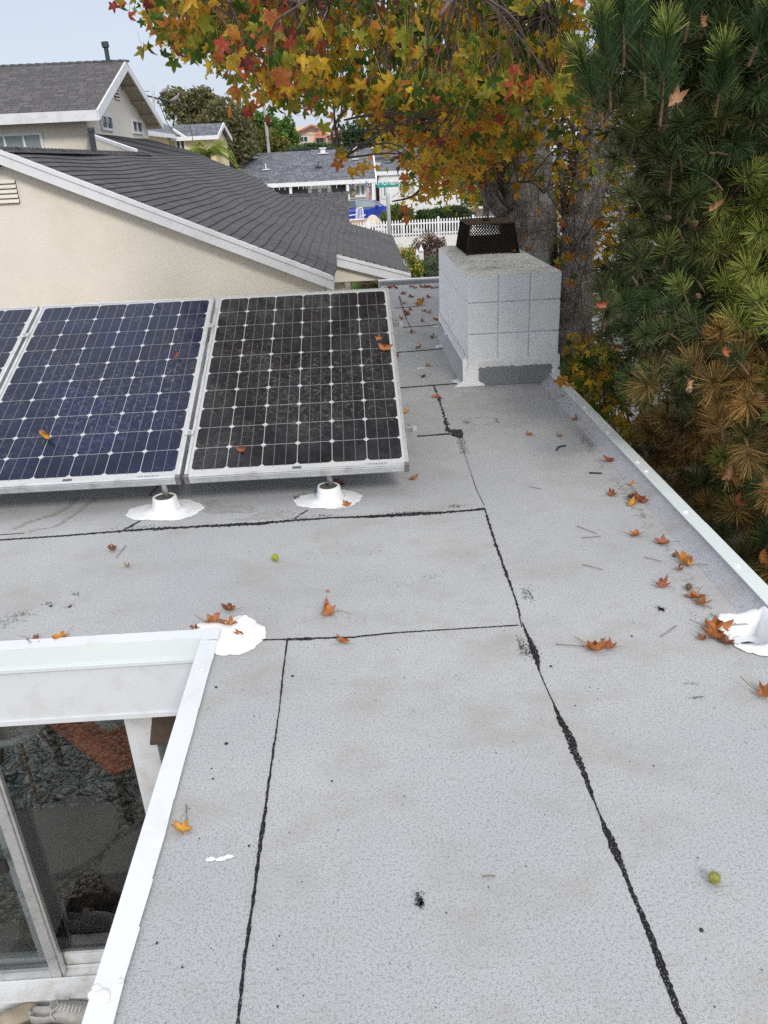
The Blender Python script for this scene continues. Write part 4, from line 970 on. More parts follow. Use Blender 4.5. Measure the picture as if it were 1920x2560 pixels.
L0 = Z6(985, 1040, TY-.05); L1 = Z6(880, 900, TY-.12); L2 = Z6(825, 780, TY-.12); L3 = Z6(800, 640, TY-.1); L4 = Z6(790, 480, TY-.1); L5 = Z6(770, 300, TY-.1); L6 = Z6(740, 120, TY-.2); L7 = L6+np.array([-.3, -.4, .9])
stem([L0, L1, L2, L3, L4, L5, L6, L7], [.075, .085, .083, .075, .07, .062, .055, .04], 12, 'limb')
R0 = np.array([2.35, 7.9, GZ-.2]); R1 = P(1432, 900, Y=TY); R2 = P(1436, 740, Y=TY); R3 = Z5(170, 1850, TY); R4 = Z5(230, 1600, TY); R5 = Z5(285, 1300, TY); R6 = Z5(325, 1000, TY); R7 = Z5(345, 700, TY); R8 = R7+np.array([.1, -.1, .9]); R9 = R8+np.array([.15, 0, 1.3])
stem([R0, R1, R2, R3, R4, R5, R6, R7, R8, R9], [.28, .20, .185, .17, .155, .150, .145, .135, .12, .10], 16)
# thin dark saplings right of the trunk
stem([Z5(95, 1700, 8.0), Z5(60, 1100, 8.0), Z5(30, 700, 8.0), Z5(10, 100, 8.0)], [.03, .025, .02, .015], 8, 'limb')
stem([Z5(190, 1300, 8.2), Z5(150, 900, 8.2), Z5(120, 500, 8.2)], [.02, .018, .012], 8, 'limb')
# arching limbs: start on stems, end well in front and to the left
limbs = []
def limb(pts, r0, r1=.006, name='limb'):
    g = MB(); path = catmull(pts, 7); n_ = len(path); g.tube(path, [r0+(r1-r0)*i/(n_-1) for i in range(n_)], 7, wob=.08); g.build(name, M['twig'], tree, smooth=True); limbs.append(path)
limb([A5, Z6(500, 60, 7.0), P(1000, 60, Y=6.4), P(850, 10, Y=5.8), P(700, 20, Y=5.3)], .05)
limb([A6, P(1000, -220, Y=6.0), P(800, -200, Y=5.0), P(620, -120, Y=4.4), P(480, -20, Y=4.1)], .05)
limb([A6, P(1100, -260, Y=5.6), P(950, -160, Y=4.6), P(840, -60, Y=3.9), P(740, 20, Y=3.6)], .045)
limb([A6, P(1200, -260, Y=5.4), P(1180, -160, Y=4.3), P(1150, -40, Y=3.7), P(1100, 40, Y=3.4)], .04)
limb([L5, Z6(600, 330, 7.2), Z6(300, 320, 6.6), Z6(0, 260, 6.2), P(860, 300, Y=6.0)], .03)
limb([L4, Z6(620, 460, 7.2), Z6(400, 380, 6.9), Z6(150, 440, 6.7)], .022)
limb([L2, Z6(640, 700, 7.3), Z6(430, 720, 7.2), Z6(270, 860, 7.1), Z6(120, 900, 7.0)], .022)
limb([A4, Z6(700, 460, 7.2), Z6(850, 330, 7.0), Z6(990, 230, 6.9)], .012)
limb([A3, Z6(900, 560, 7.2), Z6(1050, 540, 7.1), Z6(1180, 400, 7.0), Z6(1240, 320, 7.0)], .010)
limb([L5, Z6(740, 170, 7.2), Z6(850, 120, 7.0), Z6(1100, 150, 6.9), Z6(1350, 40, 6.8)], .018)
limb([B4, P(1350, -150, Y=6.5), P(1380, -100, Y=5.2), P(1370, 40, Y=4.6)], .03)
limb([A2+np.array([-.1, -.15, 0]), Z6(900, 850, 7.1), Z6(860, 620, 7.1), Z6(800, 480, 7.1)], .018)
limb([L6, P(900, 60, Y=6.8), P(760, 160, Y=6.2), P(680, 250, Y=5.8)], .03)
limb([L6, P(1000, 130, Y=6.6), P(900, 230, Y=6.1), P(830, 330, Y=5.9), P(860, 395, Y=5.8)], .02)
limb([R6, Z5(60, 700, 7.0), Z5(0, 400, 6.5)], .02)
limb([R2, P(1480, 850, Y=6.6), P(1500, 900, Y=5.9), P(1520, 960, Y=5.3)], .02)
limb([R3, P(1430, 640, Y=6.6), P(1440, 620, Y=5.8), P(1470, 640, Y=5.3)], .012)
limb([B3, Z6(1250, 830, 7.2), Z6(1150, 760, 6.8), Z6(900, 770, 6.7)], .008)
ALL = np.array([p for l in limbs+stems for p in l])
low_x = [180, 260, 300, 330, 400, 440, 520, 600, 640, 700, 790, 860, 930, 1000, 1050, 1100, 1200, 1280]
low_y = [-40, -40, 5, 15, 85, 125, 160, 180, 250, 275, 270, 290, 300, 345, 460, 485, 450, 430]
tw = []      # (px, py, Y, count, spread, colour weights)
def region(n_, fx, fy, fY, cnt, sp, wts):
    for _ in range(n_):
        px, py = fx(), fy
        py = fy(px) if callable(fy) else fy
        tw.append((px, py, fY(), cnt, sp, wts))
U = random.uniform
def upper(px):
    lo = np.interp(px, low_x, low_y); return lo-25-abs(U(0, 1))**1.1*(lo+330)
def mixw(px, py):
    """leaf colour odds over the crown, as the photograph shows them"""
    red = .7*math.exp(-((px-680)**2/100**2+(py-90)**2/110**2)); wv_ = [.32, .17, .14, .19, .13, .04, .01]
    if py < 260 and px > 900: wv_ = [.40, .20, .12, .15, .09, .03, .01]
    if py > 300: wv_ = [.16, .17, .14, .36, .15, .015, .005]
    wv_ = np.array(wv_)+red*np.array([0, 0, .05, 0, .25, .55, .1]); return wv_/wv_.sum()
region(560, lambda: U(260, 1330), upper, lambda: U(4.6, 7.6), 9, .16, None)
region(200, lambda: U(420, 1420), lambda px: min(upper(px), 215), lambda: U(3.7, 5.0), 7, .15, None)
region(90, lambda: U(1150, 1490), lambda px: U(-60, 240), lambda: U(4.6, 7.2), 8, .15, [.3, .2, .12, .26, .10, .02, 0])
region(125, lambda: U(900, 1240), lambda px: U(200, float(np.interp(px, low_x, low_y))-15), lambda: U(6.7, 7.6), 7, .15, [.08, .14, .12, .48, .15, .02, .01])
region(120, lambda: U(950, 1400), lambda px: U(150, 500), lambda: U(8.0, 9.5), 8, .18, [.12, .25, .1, .45, .08, 0, 0])
region(230, lambda: U(1360, 1640), lambda px: U(120, 780), lambda: U(8.1, 10), 8, .18, [.12, .30, .08, .42, .08, 0, 0])
region(75, lambda: U(1180, 1500), lambda px: U(90, 440), lambda: U(6.3, 7.3), 6, .16, [.14, .24, .06, .46, .10, 0, 0])
region(80, lambda: U(1370, 1620), lambda px: U(260, 760), lambda: U(7.9, 9.0), 8, .2, [.12, .30, .06, .47, .05, 0, 0])
region(14, lambda: U(1380, 1520), lambda px: U(430, 720), lambda: U(5.6, 6.6), 2, .10, [.08, .02, .05, .1, .45, .22, .08])
region(16, lambda: U(1210, 1430), lambda px: U(180, 620), lambda: U(6.2, 7.2), 1, .08, [.1, .05, .1, .35, .35, .05, 0])
region(90, lambda: U(1410, 1620), lambda px: U(880, 1200) if px > 1500 else U(860, 1000), lambda: U(4.6, 6.3), 6, .15, [.42, .16, .08, .34, .0, 0, 0])
region(22, lambda: U(1430, 1620), lambda px: U(830, 960), lambda: U(5.6, 7.2), 6, .15, [.35, .16, .08, .38, .03, 0, 0])
region(60, lambda: U(1640, 1920), lambda px: U(0, 800), lambda: U(7.0, 9), 8, .2, [.1, .2, .1, .4, .2, 0, 0])
region(70, lambda: U(100, 1800), lambda px: U(-900, -60), lambda: U(3.2, 8), 9, .25, None)
# fill out the part of the crown above and beyond the frame
for _ in range(25): tw.append(('w', np.array([U(-1.5, 4), U(5, 11), U(2.6, 6)]), 0, 10, .3, None))
pos, tipd, nord, sz, cA, cB, tws = [], [], [], [], [], [], MB()
for T_ in tw:
    if isinstance(T_[0], str): c = T_[1]; px, py = 900, -200
    else: px, py = T_[0], T_[1]; c = P(px, py, Y=T_[2])
    if c[0] > 1.0 and c[2] < .8 and c[0] < 1.38 and c[1] < 7.2: c[0] = 1.42
    wts = T_[5]; wts = mixw(px, py) if wts is None else np.array(wts)/sum(wts)
    d2 = ((ALL-c)**2).sum(1); a = ALL[int(np.argmin(d2+rng.uniform(0, .1, len(ALL))))]
    if isinstance(T_[0], str) or py < -150: pass
    elif np.sqrt(d2.min()) < 2.2:
        midp = (a+c)/2+np.array([U(-.1, .1), U(-.1, .1), U(.02, .16)])
        tws.tube(catmull([a, midp, c], 4), [.007-.0045*i/8 for i in range(9)], 4, cap=False)
    pw = rng.dirichlet(wts*6+.05) if True else wts
    for k in range(T_[3]):
        off = rng.normal(0, T_[4]*.55, 3); off[2] = -abs(off[2])*.8+.03
        p = c+off; qx, qy = proj(p)
        if 865 < qx < 1000 and 425 < qy < 550: continue
        ci = rng.choice(7, p=.4*pw+.6*wts); base = PAL[ci]*rng.uniform(.55, 1.2)
        cj = rng.choice([ci, ci, min(6, ci+1), max(0, ci-1), 3 if ci < 3 else 4]); ed = PAL[cj]*rng.uniform(.7, 1.2)
        pos.append(p); tipd.append(np.array([rng.normal(0, .45), rng.normal(0, .45), -1.0])); 
        nord.append(np.array([rng.normal(0, 1.0), -.6+rng.normal(0, .7), .55+rng.normal(0, .4)])); sz.append(rng.uniform(.030, .062)); cA.append(base); cB.append(ed)
tws.build('twigs', M['twig'], tree)
# a few single near leaves hanging below the crown edge
for px, py, Y_, ci in ((845, 408, 5.2, 4), (855, 390, 5.2, 3), (878, 425, 5.0, 3), (848, 375, 5.2, 1), (905, 415, 5.0, 3), (585, 195, 4.4, 0), (613, 275, 4.6, 5), (625, 262, 4.6, 4), (300, 0, 6.5, 4), (282, 12, 6.5, 5), (405, 60, 6, 4), (410, 75, 6, 4), (1012, 440, 5.6, 4), (1010, 520, 6, 4), (1018, 545, 6, 4)):
    pos.append(P(px, py, Y=Y_)); tipd.append(np.array([U(-.3, .3), U(-.3, .3), -1])); nord.append(np.array([U(-.4, .4), -1, .4])); sz.append(.055); cA.append(PAL[ci]*U(.8, 1.1)); cB.append(PAL[min(6, ci+1)]*.9)
pos = np.array(pos); n = len(pos)
V, Fc, col = leaves(pos, np.array(tipd), np.array(nord), np.array(sz), rng.uniform(-.4, 1.3, n), rng.uniform(-.3, 1.0, n), np.array(cA), np.array(cB))
fast('crown', V, Fc, M['leaf'], col, tree)
# leaf stalks
st_ = MB()
for i in range(0, n):
    if pos[i][1] < 6.2 and random.random() < .6:
        a = pos[i]; b = a+np.array([U(-.03, .03), U(-.03, .03), U(.04, .08)]); st_.tube([a, b], .0009, 3, cap=False)
st_.build('leaf_stalks', pm('leaf_stalk', (.30, .25, .07), .7, .2), tree)
# hanging spiky seed balls
def gumball(name, c, r, mat, parent=None, **k):
    V_, F_, n_ = [], [], 130
    ga = math.pi*(3-math.sqrt(5)); g = MB()
    g.lathe((c[0], c[1], c[2]-r*.7), [(r*.7*math.sin(math.pi*i/10)+.0001, r*.7*(1-math.cos(math.pi*i/10))) for i in range(11)], 14)
    for i in range(n_):
        z = 1-2*(i+.5)/n_; rr = math.sqrt(1-z*z); d = np.array([rr*math.cos(ga*i), rr*math.sin(ga*i), z]); s_ = np.cross(d, (0, .3, 1)); s_ /= np.linalg.norm(s_); t_ = np.cross(d, s_)
        b = np.array(c)+d*r*.64; w_ = r*.10
        g.add([b+s_*w_, b-s_*w_*.5+t_*w_*.8, b-s_*w_*.5-t_*w_*.8, b+d*r*random.uniform(.25, .42)], [(0, 1, 3), (1, 2, 3), (2, 0, 3)])
    return g.build(name, mat, parent, **k)
gm_g = pm('green_burr', (.12, .17, .03), .7, .3, 120); gm_b = pm('brown_burr', (.16, .11, .06), .8, .3, 120)
for px, py, Y_ in ((598, 163, 4.4), (641, 166, 4.5), (640, 120, 4.3), (760, 130, 4.2), (810, 150, 4.2), (790, 120, 4.2), (700, 80, 4.2), (848, 315, 5.0), (1130, 25, 3.7), (770, 160, 4.3)):
    gumball('seed_ball', P(px, py, Y=Y_), .013, gm_g, tree)

# ---------------------------------------------------------------- pine tree
pine = empty('pine_tree', (3.4, 4.2, GZ), 'dark green pine with long needles, browning low down, overhanging the right roof edge', 'tree')
tf = []   # base point, axis, shoot length, needles, needle length, colour, width
def addt(c, ax, L, nn, nl, col, w_=.0016, open_=1.0): tf.append((np.array(c, float), np.array(ax, float), L, nn, nl, np.array(col), w_, open_))
PG = np.array([.042, .082, .030]); PB2 = np.array([.27, .155, .055]); PY = np.array([.34, .40, .10])
def ok(p):   # keep clear of the roof deck, parapet and chimney
    if p[2] < .35 and p[0] < 1.36: return False
    if p[0] < CX1+.06 and CY0-.1 < p[1] < CY1+.2 and p[2] < 1.0: return False
    return True
# left outline of the pine in the photograph, as (y, x) pairs
bl_y = [-300, 0, 100, 200, 330, 430, 520, 620, 720, 830, 900, 950, 1050, 1150, 1200, 1300, 1400, 1500, 1600]
bl_x = [1470, 1480, 1470, 1450, 1500, 1520, 1560, 1530, 1465, 1465, 1560, 1560, 1590, 1600, 1630, 1700, 1780, 1850, 1930]
def frontY(px, py):
    rx = ray(px, py)[0]; base = 3.5 if py < 700 else 3.5-(py-700)/800*1.3
    need = 1.42/max(.05, rx) if P(px, py, Y=base)[2] < .45 else base
    return max(base, need)
count = 0; cen = []
for it in range(60000):
    if count >= 720: break
    py = U(-350, 1560); px = U(1450, 2250); lx = np.interp(py, bl_y, bl_x)+35
    if px < lx: continue
    Y_ = frontY(px, py)+abs(rng.normal(0, .30)); c = P(px, py, Y=Y_)
    if not ok(c): continue
    if any(np.sum((c-o_)**2) < .085**2 for o_ in cen): continue
    cen.append(c); count += 1
    brown = .0
    if py > 780: brown = min(1, (py-780)/200)*.55
    if py > 1180: brown *= .75
    if py > 1000 and px > 1600 and py < 1200: brown = .85
    bb = 1 if random.random() < brown else 0; f = U(.6, 1) if bb else U(0, .18)
    col = (PG*(1-f)+PB2*f)*U(.8, 1.3)
    if px > 1800 and 450 < py < 850: col = PY*U(.55, .9)
    elif random.random() < .05: col = (PG+PY)*.5
    ax = np.array([-.35+rng.normal(0, .4), -.55+rng.normal(0, .35), .55+rng.normal(0, .4)])
    addt(c, ax, U(.05, .11), 180, U(.08, .11), col, .0022)
# inner and rear tufts, the shade of the front ones put into a darker colour
for it in range(2300):
    py = U(-350, 1560); px = U(1480, 2400); lx = np.interp(py, bl_y, bl_x)+(60 if py < 1000 else 5)
    if px < lx: continue
    c = P(px, py, Y=frontY(px, py)+U(.25, 2.2))
    if not ok(c): continue
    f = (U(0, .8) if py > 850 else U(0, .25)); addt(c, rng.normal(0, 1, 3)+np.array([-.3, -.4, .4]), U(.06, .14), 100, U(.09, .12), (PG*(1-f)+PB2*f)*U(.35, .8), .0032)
# upright candles at the top left
cand = [(1525, 235, 1500, 20), (1612, 200, 1590, -20), (1655, 270, 1668, 60), (1500, 290, 1447, 130), (1720, 60, 1740, -80), (1795, 250, 1810, 130), (1890, 120, 1930, 20), (1560, 120, 1550, -80)]
for bx0, by0, tx0, ty0 in cand:
    Y_ = 3.15+U(0, .3); a = P(bx0, by0, Y=Y_); b = P(tx0, ty0, Y=Y_-.05); ax = b-a; L = np.linalg.norm(ax)
    addt(a, ax, L*.85, 420, .115, PG*1.25, .0021, .62); addt(b-ax*.2, ax, .05, 110, .09, PY*.9, .0021, .8)
tb = [t_ for t_ in tf]
tot = sum(t_[3] for t_ in tf)
V = np.zeros((tot*4, 3)); col = np.zeros((tot*4, 3)); i0 = 0
for c, ax, L, nn, nl, cc, w_, op in tf:
    ax = ax/np.linalg.norm(ax); s_ = np.cross(ax, (.3, .2, .9)); s_ /= np.linalg.norm(s_); t_ = np.cross(ax, s_)
    u = rng.uniform(0, 1, nn)**.8; ph = rng.uniform(0, 2*math.pi, nn); th = np.radians((78-52*u)*op+rng.normal(0, 7, nn))
    d = ax[None]*np.cos(th)[:, None]+(s_[None]*np.cos(ph)[:, None]+t_[None]*np.sin(ph)[:, None])*np.sin(th)[:, None]
    b = c[None]+ax[None]*(u*L)[:, None]; l = nl*rng.uniform(.75, 1.12, nn); e_ = b+d*l[:, None]+np.array([0, 0, -.006])*rng.uniform(0, 1, (nn, 1))
    wd = np.cross(d, rng.normal(0, 1, (nn, 3))); wd /= np.linalg.norm(wd, axis=1, keepdims=True); ww = w_*rng.uniform(.7, 1.2, (nn, 1))
    q = np.stack([b-wd*ww*.6, b+wd*ww*.6, e_+wd*ww*.3, e_-wd*ww*.3], 1).reshape(-1, 3)
    V[i0*4:(i0+nn)*4] = q
    kk = cc[None]*rng.uniform(.35, 1.7, (nn, 1)); kk2 = kk*np.array([1.25, 1.2, 1.0])
    col[i0*4:(i0+nn)*4] = np.stack([kk*.9, kk*.9, kk2, kk2], 1).reshape(-1, 3); i0 += nn
fast('needles', V, np.arange(tot*4).reshape(-1, 4), M['needle'], np.clip(col, .005, .9), pine)
g = MB()
for c, ax, L, nn, nl, cc, w_, op in tf:
    ax = ax/np.linalg.norm(ax); g.tube([c-ax*.05+np.array([0, .01, -.01]), c, c+ax*L*.9], [.006, .006, .003], 5)
g.build('shoots', pm('pine_shoot', (.15, .09, .05), .9, .4, 60, .6, 120), pine)
g = MB()
g.tube(catmull([(3.4, 4.4, GZ-.2), (3.3, 4.3, -.8), (3.35, 4.5, 1.0), (3.2, 4.6, 3.0), (3.3, 4.5, 5)], 5), [.17]*8+[.14]*6+[.10]*7, 12, wob=.08); g.build('trunk', M['bark'], pine, smooth=True)
g = MB()
for i, (c, *r_2) in enumerate(tf):
    if i % 24 == 0 and i > 720:
        z = min(max(c[2]-.9, -2), 4.5); a = np.array([3.3, 4.45, z]); a = c+(a-c)*min(1, .55/np.linalg.norm(a-c)); m_ = (a+c)/2+np.array([0, 0, .12]); g = MB(); g.tube(catmull([a, m_, c-np.array([0, 0, .03])], 4), [.012-.001*k for k in range(9)], 5, cap=False); g.build('branch', M['twig'], pine, smooth=True)
def cone(name, c, axd, s_, mat, parent=None, **k):
    axd = np.array(axd, float)/np.linalg.norm(axd); s1 = np.cross(axd, (.2, .3, .9)); s1 /= np.linalg.norm(s1); s2 = np.cross(axd, s1); g = MB()
    n_ = 70; ga = 2.39996
    for i in range(n_):
        u = i/n_; r = s_*(.18+.5*math.sin(math.pi*min(1, u*.9+.12))); a = ga*i; d = s1*math.cos(a)+s2*math.sin(a); tt = np.cross(axd, d)
        b = np.array(c)+axd*s_*1.9*(u-.5); tip = b+d*r+axd*s_*.12; w_ = s_*.17
        g.add([b, b+d*r*.75+tt*w_, tip, b+d*r*.75-tt*w_, b+d*r*.8-axd*s_*.08], [(0, 1, 2), (0, 2, 3), (1, 4, 2), (4, 3, 2), (0, 4, 1), (0, 3, 4)])
    return g.build(name, mat, parent, **k)
cm = pm('cone_scale', (.20, .13, .085), .8, .4, 90)
for px, py, dy in ((1668, 545, .05), (1735, 560, .1), (1722, 975, 0), (1900, 990, 0), (1658, 320, 0), (1745, 740, .1)):
    q = P(px, py, Y=frontY(px, py)-.02+dy); cone('cone', q, (U(-1, 1), -1, U(-.3, 1)), .022, cm, pine)
# ---------------------------------------------------------------- fallen leaves
def fallen_mesh(name, seed, curl, cAx, cBx):
    rs = np.random.default_rng(seed); n1 = 1; T = TPL; r2 = (T**2).sum(1)
    a = rs.uniform(0, 3.14); dirn = T@np.array([math.cos(a), math.sin(a)])
    V = np.stack([T[:, 0], T[:, 1], np.zeros(NV)], 1)
    # roll the blade about one axis, then crinkle
    k = curl*2.2; ang2 = dirn*k; perp = T@np.array([-math.sin(a), math.cos(a)])
    nx_ = np.where(abs(k) > .01, np.sin(ang2)/k, dirn); nz_ = (1-np.cos(ang2))/k
    nz_ = nz_+curl*.3*perp**2
    V = np.stack([nx_*math.cos(a)-perp*math.sin(a), nx_*math.sin(a)+perp*math.cos(a), nz_], 1)
    V[:, 2] += rs.normal(0, .07, NV)*np.sqrt(r2); V *= .05
    c = np.array(cAx)*(1-TEDGE[:, None])+np.array(cBx)*TEDGE[:, None]; c = c*rs.uniform(.75, 1.25, (NV, 1))
    F_ = TF
    # petiole as a thin strip of faces
    pt = np.array([[0, -.15, 0], [.1, -.6, .12], [U(-.5, .5), -1.3, .25]])*.05; pv = []
    for p in pt: pv += [p+np.array([.0009, 0, 0]), p+np.array([-.0009, 0, .0009]), p+np.array([0, 0, -.0009])]
    pf = [(3*i+j, 3*i+(j+1) % 3, 3*i+3+(j+1) % 3) for i in range(2) for j in range(3)]+[(3*i+j, 3*i+3+(j+1) % 3, 3*i+3+j) for i in range(2) for j in range(3)]
    V = np.vstack([V, pv]); F_ = np.vstack([F_, np.array(pf)+NV]); c = np.vstack([c, np.tile([.30, .20, .10], (9, 1))])
    V[:, 2] -= V[:, 2].min()
    me = bpy.data.meshes.new(name); me.vertices.add(len(V)); me.vertices.foreach_set('co', V.astype(np.float32).ravel())
    me.loops.add(F_.size); me.loops.foreach_set('vertex_index', F_.astype(np.int32).ravel()); me.polygons.add(len(F_)); me.polygons.foreach_set('loop_start', np.arange(0, F_.size, 3, dtype=np.int32))
    at = me.color_attributes.new('Col', 'FLOAT_COLOR', 'POINT'); at.data.foreach_set('color', np.hstack([np.clip(c, .01, .9), np.ones((len(c), 1))]).astype(np.float32).ravel())
    me.materials.append(M['dry']); me.update(calc_edges=True); me.validate(); return me
DC = {'orange': ((.52, .22, .08), (.36, .13, .05)), 'brown': ((.34, .145, .07), (.20, .075, .04)), 'yellow': ((.66, .38, .06), (.50, .20, .05)), 'rust': ((.42, .15, .07), (.26, .08, .045)), 'dark': ((.06, .05, .05), (.04, .03, .03)), 'tan': ((.50, .30, .17), (.36, .19, .10))}
LM = {k: [fallen_mesh('dry_leaf_'+k, 10*i+j, [.95, 1.4, 1.8, 1.15][j], *v) for j in range(4)] for i, (k, v) in enumerate(DC.items())}
nleaf = 0
def fl(x, y, colr, label, group=None, s=1.0, z=.002, disp=True, var=None, at=None, tilt=(0, 0)):
    global nleaf
    q = at if at is not None else (P(x*DS, y*DS, Z=z) if disp else P(x, y, Z=z))
    o = bpy.data.objects.new('fallen_leaf', LM[colr][nleaf % 4 if var is None else var]); C.objects.link(o); o.location = q
    o.rotation_euler = (tilt[0]+U(-.15, .15), tilt[1]+U(-.15, .15), U(0, 6.28)); s *= 1.32; o.scale = (s*U(.75, 1.05), s*U(.85, 1.1), s*U(.8, 1.2)); nleaf += 1
    return tag(o, label, 'leaf', group or 'dry leaves fallen on the flat roof')
for a in [(392, 1788, 'yellow', 'folded yellow orange leaf alone beside the long white roof edge trim', .52), (712, 1322, 'orange', 'orange leaf alone in the middle of the roof, between two cross seams', .85),
          (742, 1388, 'orange', 'orange leaf lying just below the lower cross seam', .6), (455, 1343, 'orange', 'broad orange leaf left of the white round patch', .85), (497, 1347, 'orange', 'orange star leaf on the top edge of the white round patch', .8),
          (497, 1318, 'brown', 'narrow brown leaf just above the white round patch', .6), (517, 1371, 'orange', 'small orange leaf in the middle of the white round patch', .45), (424, 1357, 'brown', 'flat brown leaf where white trim meets the white patch', .4),
          (72, 1384, 'brown', 'brown leaf against the white trim, near the left edge', .6), (137, 1377, 'yellow', 'yellow leaf against the white trim above the sliding door', .6), (243, 1188, 'rust', 'folded rust leaf below the long seam left of the first foot', .6),
          (275, 1222, 'tan', 'small tan leaf under the folded rust leaf', .4), (709, 1277, 'orange', 'tiny orange leaf scrap on bare felt', .18), (748, 1092, 'orange', 'orange leaf on the skirt of the right mounting foot', .6),
          (893, 1036, 'orange', 'orange leaf just below the right corner of the panels', .55), (877, 891, 'yellow', 'yellow leaf tucked beside the right panel frame', .6), (940, 858, 'orange', 'left of two orange leaves on the black seam before the chimney', .5), (951, 862, 'rust', 'right of two leaves on the black seam before the chimney', .5),
          (1144, 940, 'orange', 'left of two orange leaves on the roof before the chimney', .5), (1208, 941, 'orange', 'right of two orange leaves on the roof before the chimney', .5), (1239, 884, 'yellow', 'curled yellow leaf against the right metal edge', .65), (1240, 907, 'orange', 'orange leaf just below the curled yellow one by the metal edge', .7),
          (1320, 997, 'rust', 'rust leaf standing on edge at the right cant', .7), (1320, 1069, 'rust', 'rolled rust leaf left of the pine cone', .55), (1367, 1050, 'yellow', 'yellow leaf just above the pine cone', .5), (1366, 1090, 'yellow', 'bright yellow leaf on the pile below the pine cone', .75), (1386, 1085, 'rust', 'rust leaf under the bright yellow one below the pine cone', .8),
          (1369, 1157, 'orange', 'orange leaf with long stalk, below the pile with the cone', .65), (1436, 1174, 'rust', 'flat rust leaf near the cant, right of the stalked orange leaf', .65), (1483, 1219, 'yellow', 'spread yellow orange star leaf near the metal edge', .95), (1469, 1230, 'rust', 'rust leaf touching the spread star leaf', .6),
          (1434, 1265, 'rust', 'rust leaf with upright stalk, below the spread star leaf', .65), (1504, 1289, 'orange', 'upper of two orange leaves between star leaf and scupper', .8), (1514, 1304, 'orange', 'lower of two orange leaves between star leaf and scupper', .7),
          (1282, 1406, 'orange', 'big orange leaf with a long pale stalk, left of the scupper', .95), (1320, 1397, 'rust', 'rust leaf touching the big stalked leaf', .6), (1534, 1357, 'orange', 'topmost orange leaf of the pile at the scupper', .85), (1556, 1362, 'orange', 'leaf at the right of the scupper pile, over the white rim', .95),
          (1545, 1380, 'orange', 'broad orange leaf at the bottom of the scupper pile', 1.0), (1566, 1388, 'rust', 'rust leaf hanging over the scupper opening', .8), (1516, 1377, 'rust', 'small rust leaf standing left of the scupper pile', .5), (1648, 1497, 'orange', 'orange leaf cut off by the right edge of the picture', .9)]:
    fl(a[0], a[1], a[2], a[3], s=a[4], z=.004 if a[1] > 1350 or True else .002)
for x, y, c_, lab in ((1335, 68, 'rust', 'left of two rust leaves caught behind the right mounting foot'), (1388, 82, 'rust', 'right of two rust leaves caught behind the right mounting foot')):
    fl(300+x/2.514, 1180+y/2.514, c_, lab, s=.6, disp=False)
far_l = [(60, 660), (110, 650), (140, 640), (380, 650), (430, 665), (520, 655), (590, 655), (620, 650), (690, 660), (740, 655), (25, 735), (270, 748), (385, 790), (620, 800), (280, 880), (360, 970), (300, 1000), (310, 1040), (245, 1095), (550, 985), (620, 1005), (535, 1130), (730, 1110), (110, 1228), (385, 1280), (660, 1345), (465, 1500), (160, 1620), (30, 670), (90, 668), (170, 672), (560, 660), (655, 668)]
for x, y in far_l:
    px, py = 960+x/5.53, 600+y/5.53
    fl(px, py, random.choice(['rust', 'orange', 'brown', 'rust']), 'small dry rust leaf on the roof strip left of the white chimney', 'rust leaves scattered left of the chimney', s=U(.6, .85), disp=False)
fl(960+525/5.53, 600+858/5.53, 'yellow', 'upper of two yellow leaves on the roof strip left of the chimney', s=1.1, disp=False)
fl(960+490/5.53, 600+905/5.53, 'yellow', 'lower of two yellow leaves on the roof strip left of the chimney', s=1.1, disp=False)
fl(960+615/5.53, 600+1738/5.53, 'orange', 'orange leaf with straight stalk left of the chimney corner', s=.8, disp=False)
fl(960+540/5.53, 600+1888/5.53, 'dark', 'shrivelled black leaf left of the chimney corner', s=.6, disp=False)
def onpanel(x, y):
    d = ray(x*DS, y*DS); p0 = np.array([.191, 3.165, .17]); t_ = np.dot(p0-CP, nrm)/np.dot(d, nrm); return CP+d*t_+nrm*.002
pt_ = math.atan2(up[2], up[1])
for x, y, c_, lab, s_ in ((382, 773, 'rust', 'small rust leaf on the middle solar panel', .5), (102, 948, 'yellow', 'yellow leaf on the bluest part of the middle panel', .8), (521, 975, 'rust', 'small folded rust leaf at the foot of the rightmost panel', .55), (818, 735, 'orange', 'small tan leaf near the right edge of the rightmost panel', .5), (832, 757, 'orange', 'orange leaf hooked over the right frame of the panels', .85)):
    o = fl(0, 0, c_, lab, 'leaves lying on the solar panels', s=s_, at=onpanel(x, y)); o.rotation_euler = (pt_, 0, U(-.5, .5)); 
for x, y, c_, lab, s_ in ((600, 588, 'yellow', 'left yellow leaf against the mesh cage on the chimney', .95), (650, 590, 'brown', 'brown leaf between two yellow ones on the chimney top', .8), (720, 583, 'yellow', 'largest yellow leaf by the mesh cage on the chimney top', 1.0), (815, 594, 'yellow', 'flat yellow leaf right of the largest one on the chimney', .6), (945, 580, 'orange', 'orange leaf at the right rear of the chimney top', .8)):
    fl(1080+x/3.95, 480+y/3.95, c_, lab, 'leaves on the chimney top', s=s_, z=CH+.006, disp=False)
# leaves caught in the pine
for px, py, c_, s_ in ((1445, 5, 'orange', 1.0), (1690, 250, 'tan', .9), (1752, 60, 'tan', .7), (1785, 520, 'tan', .8), (1505, 765, 'rust', .6), (1812, 885, 'rust', .6), (1820, 1190, 'tan', .8), (1842, 1255, 'rust', .7), (1905, 1400, 'orange', .9), (1720, 965, 'tan', .6)):
    q = P(px, py, Y=frontY(px, py)-.10)
    if q[0] < 1.36 and q[2] < .3: q = P(px, py, X=1.42)
    o = fl(0, 0, c_, 'dry leaf caught among the dark needles of the pine', 'dry leaves caught in the pine', s=s_, at=q, tilt=(1.2, 0)); o.rotation_euler[2] = U(-.7, .7)
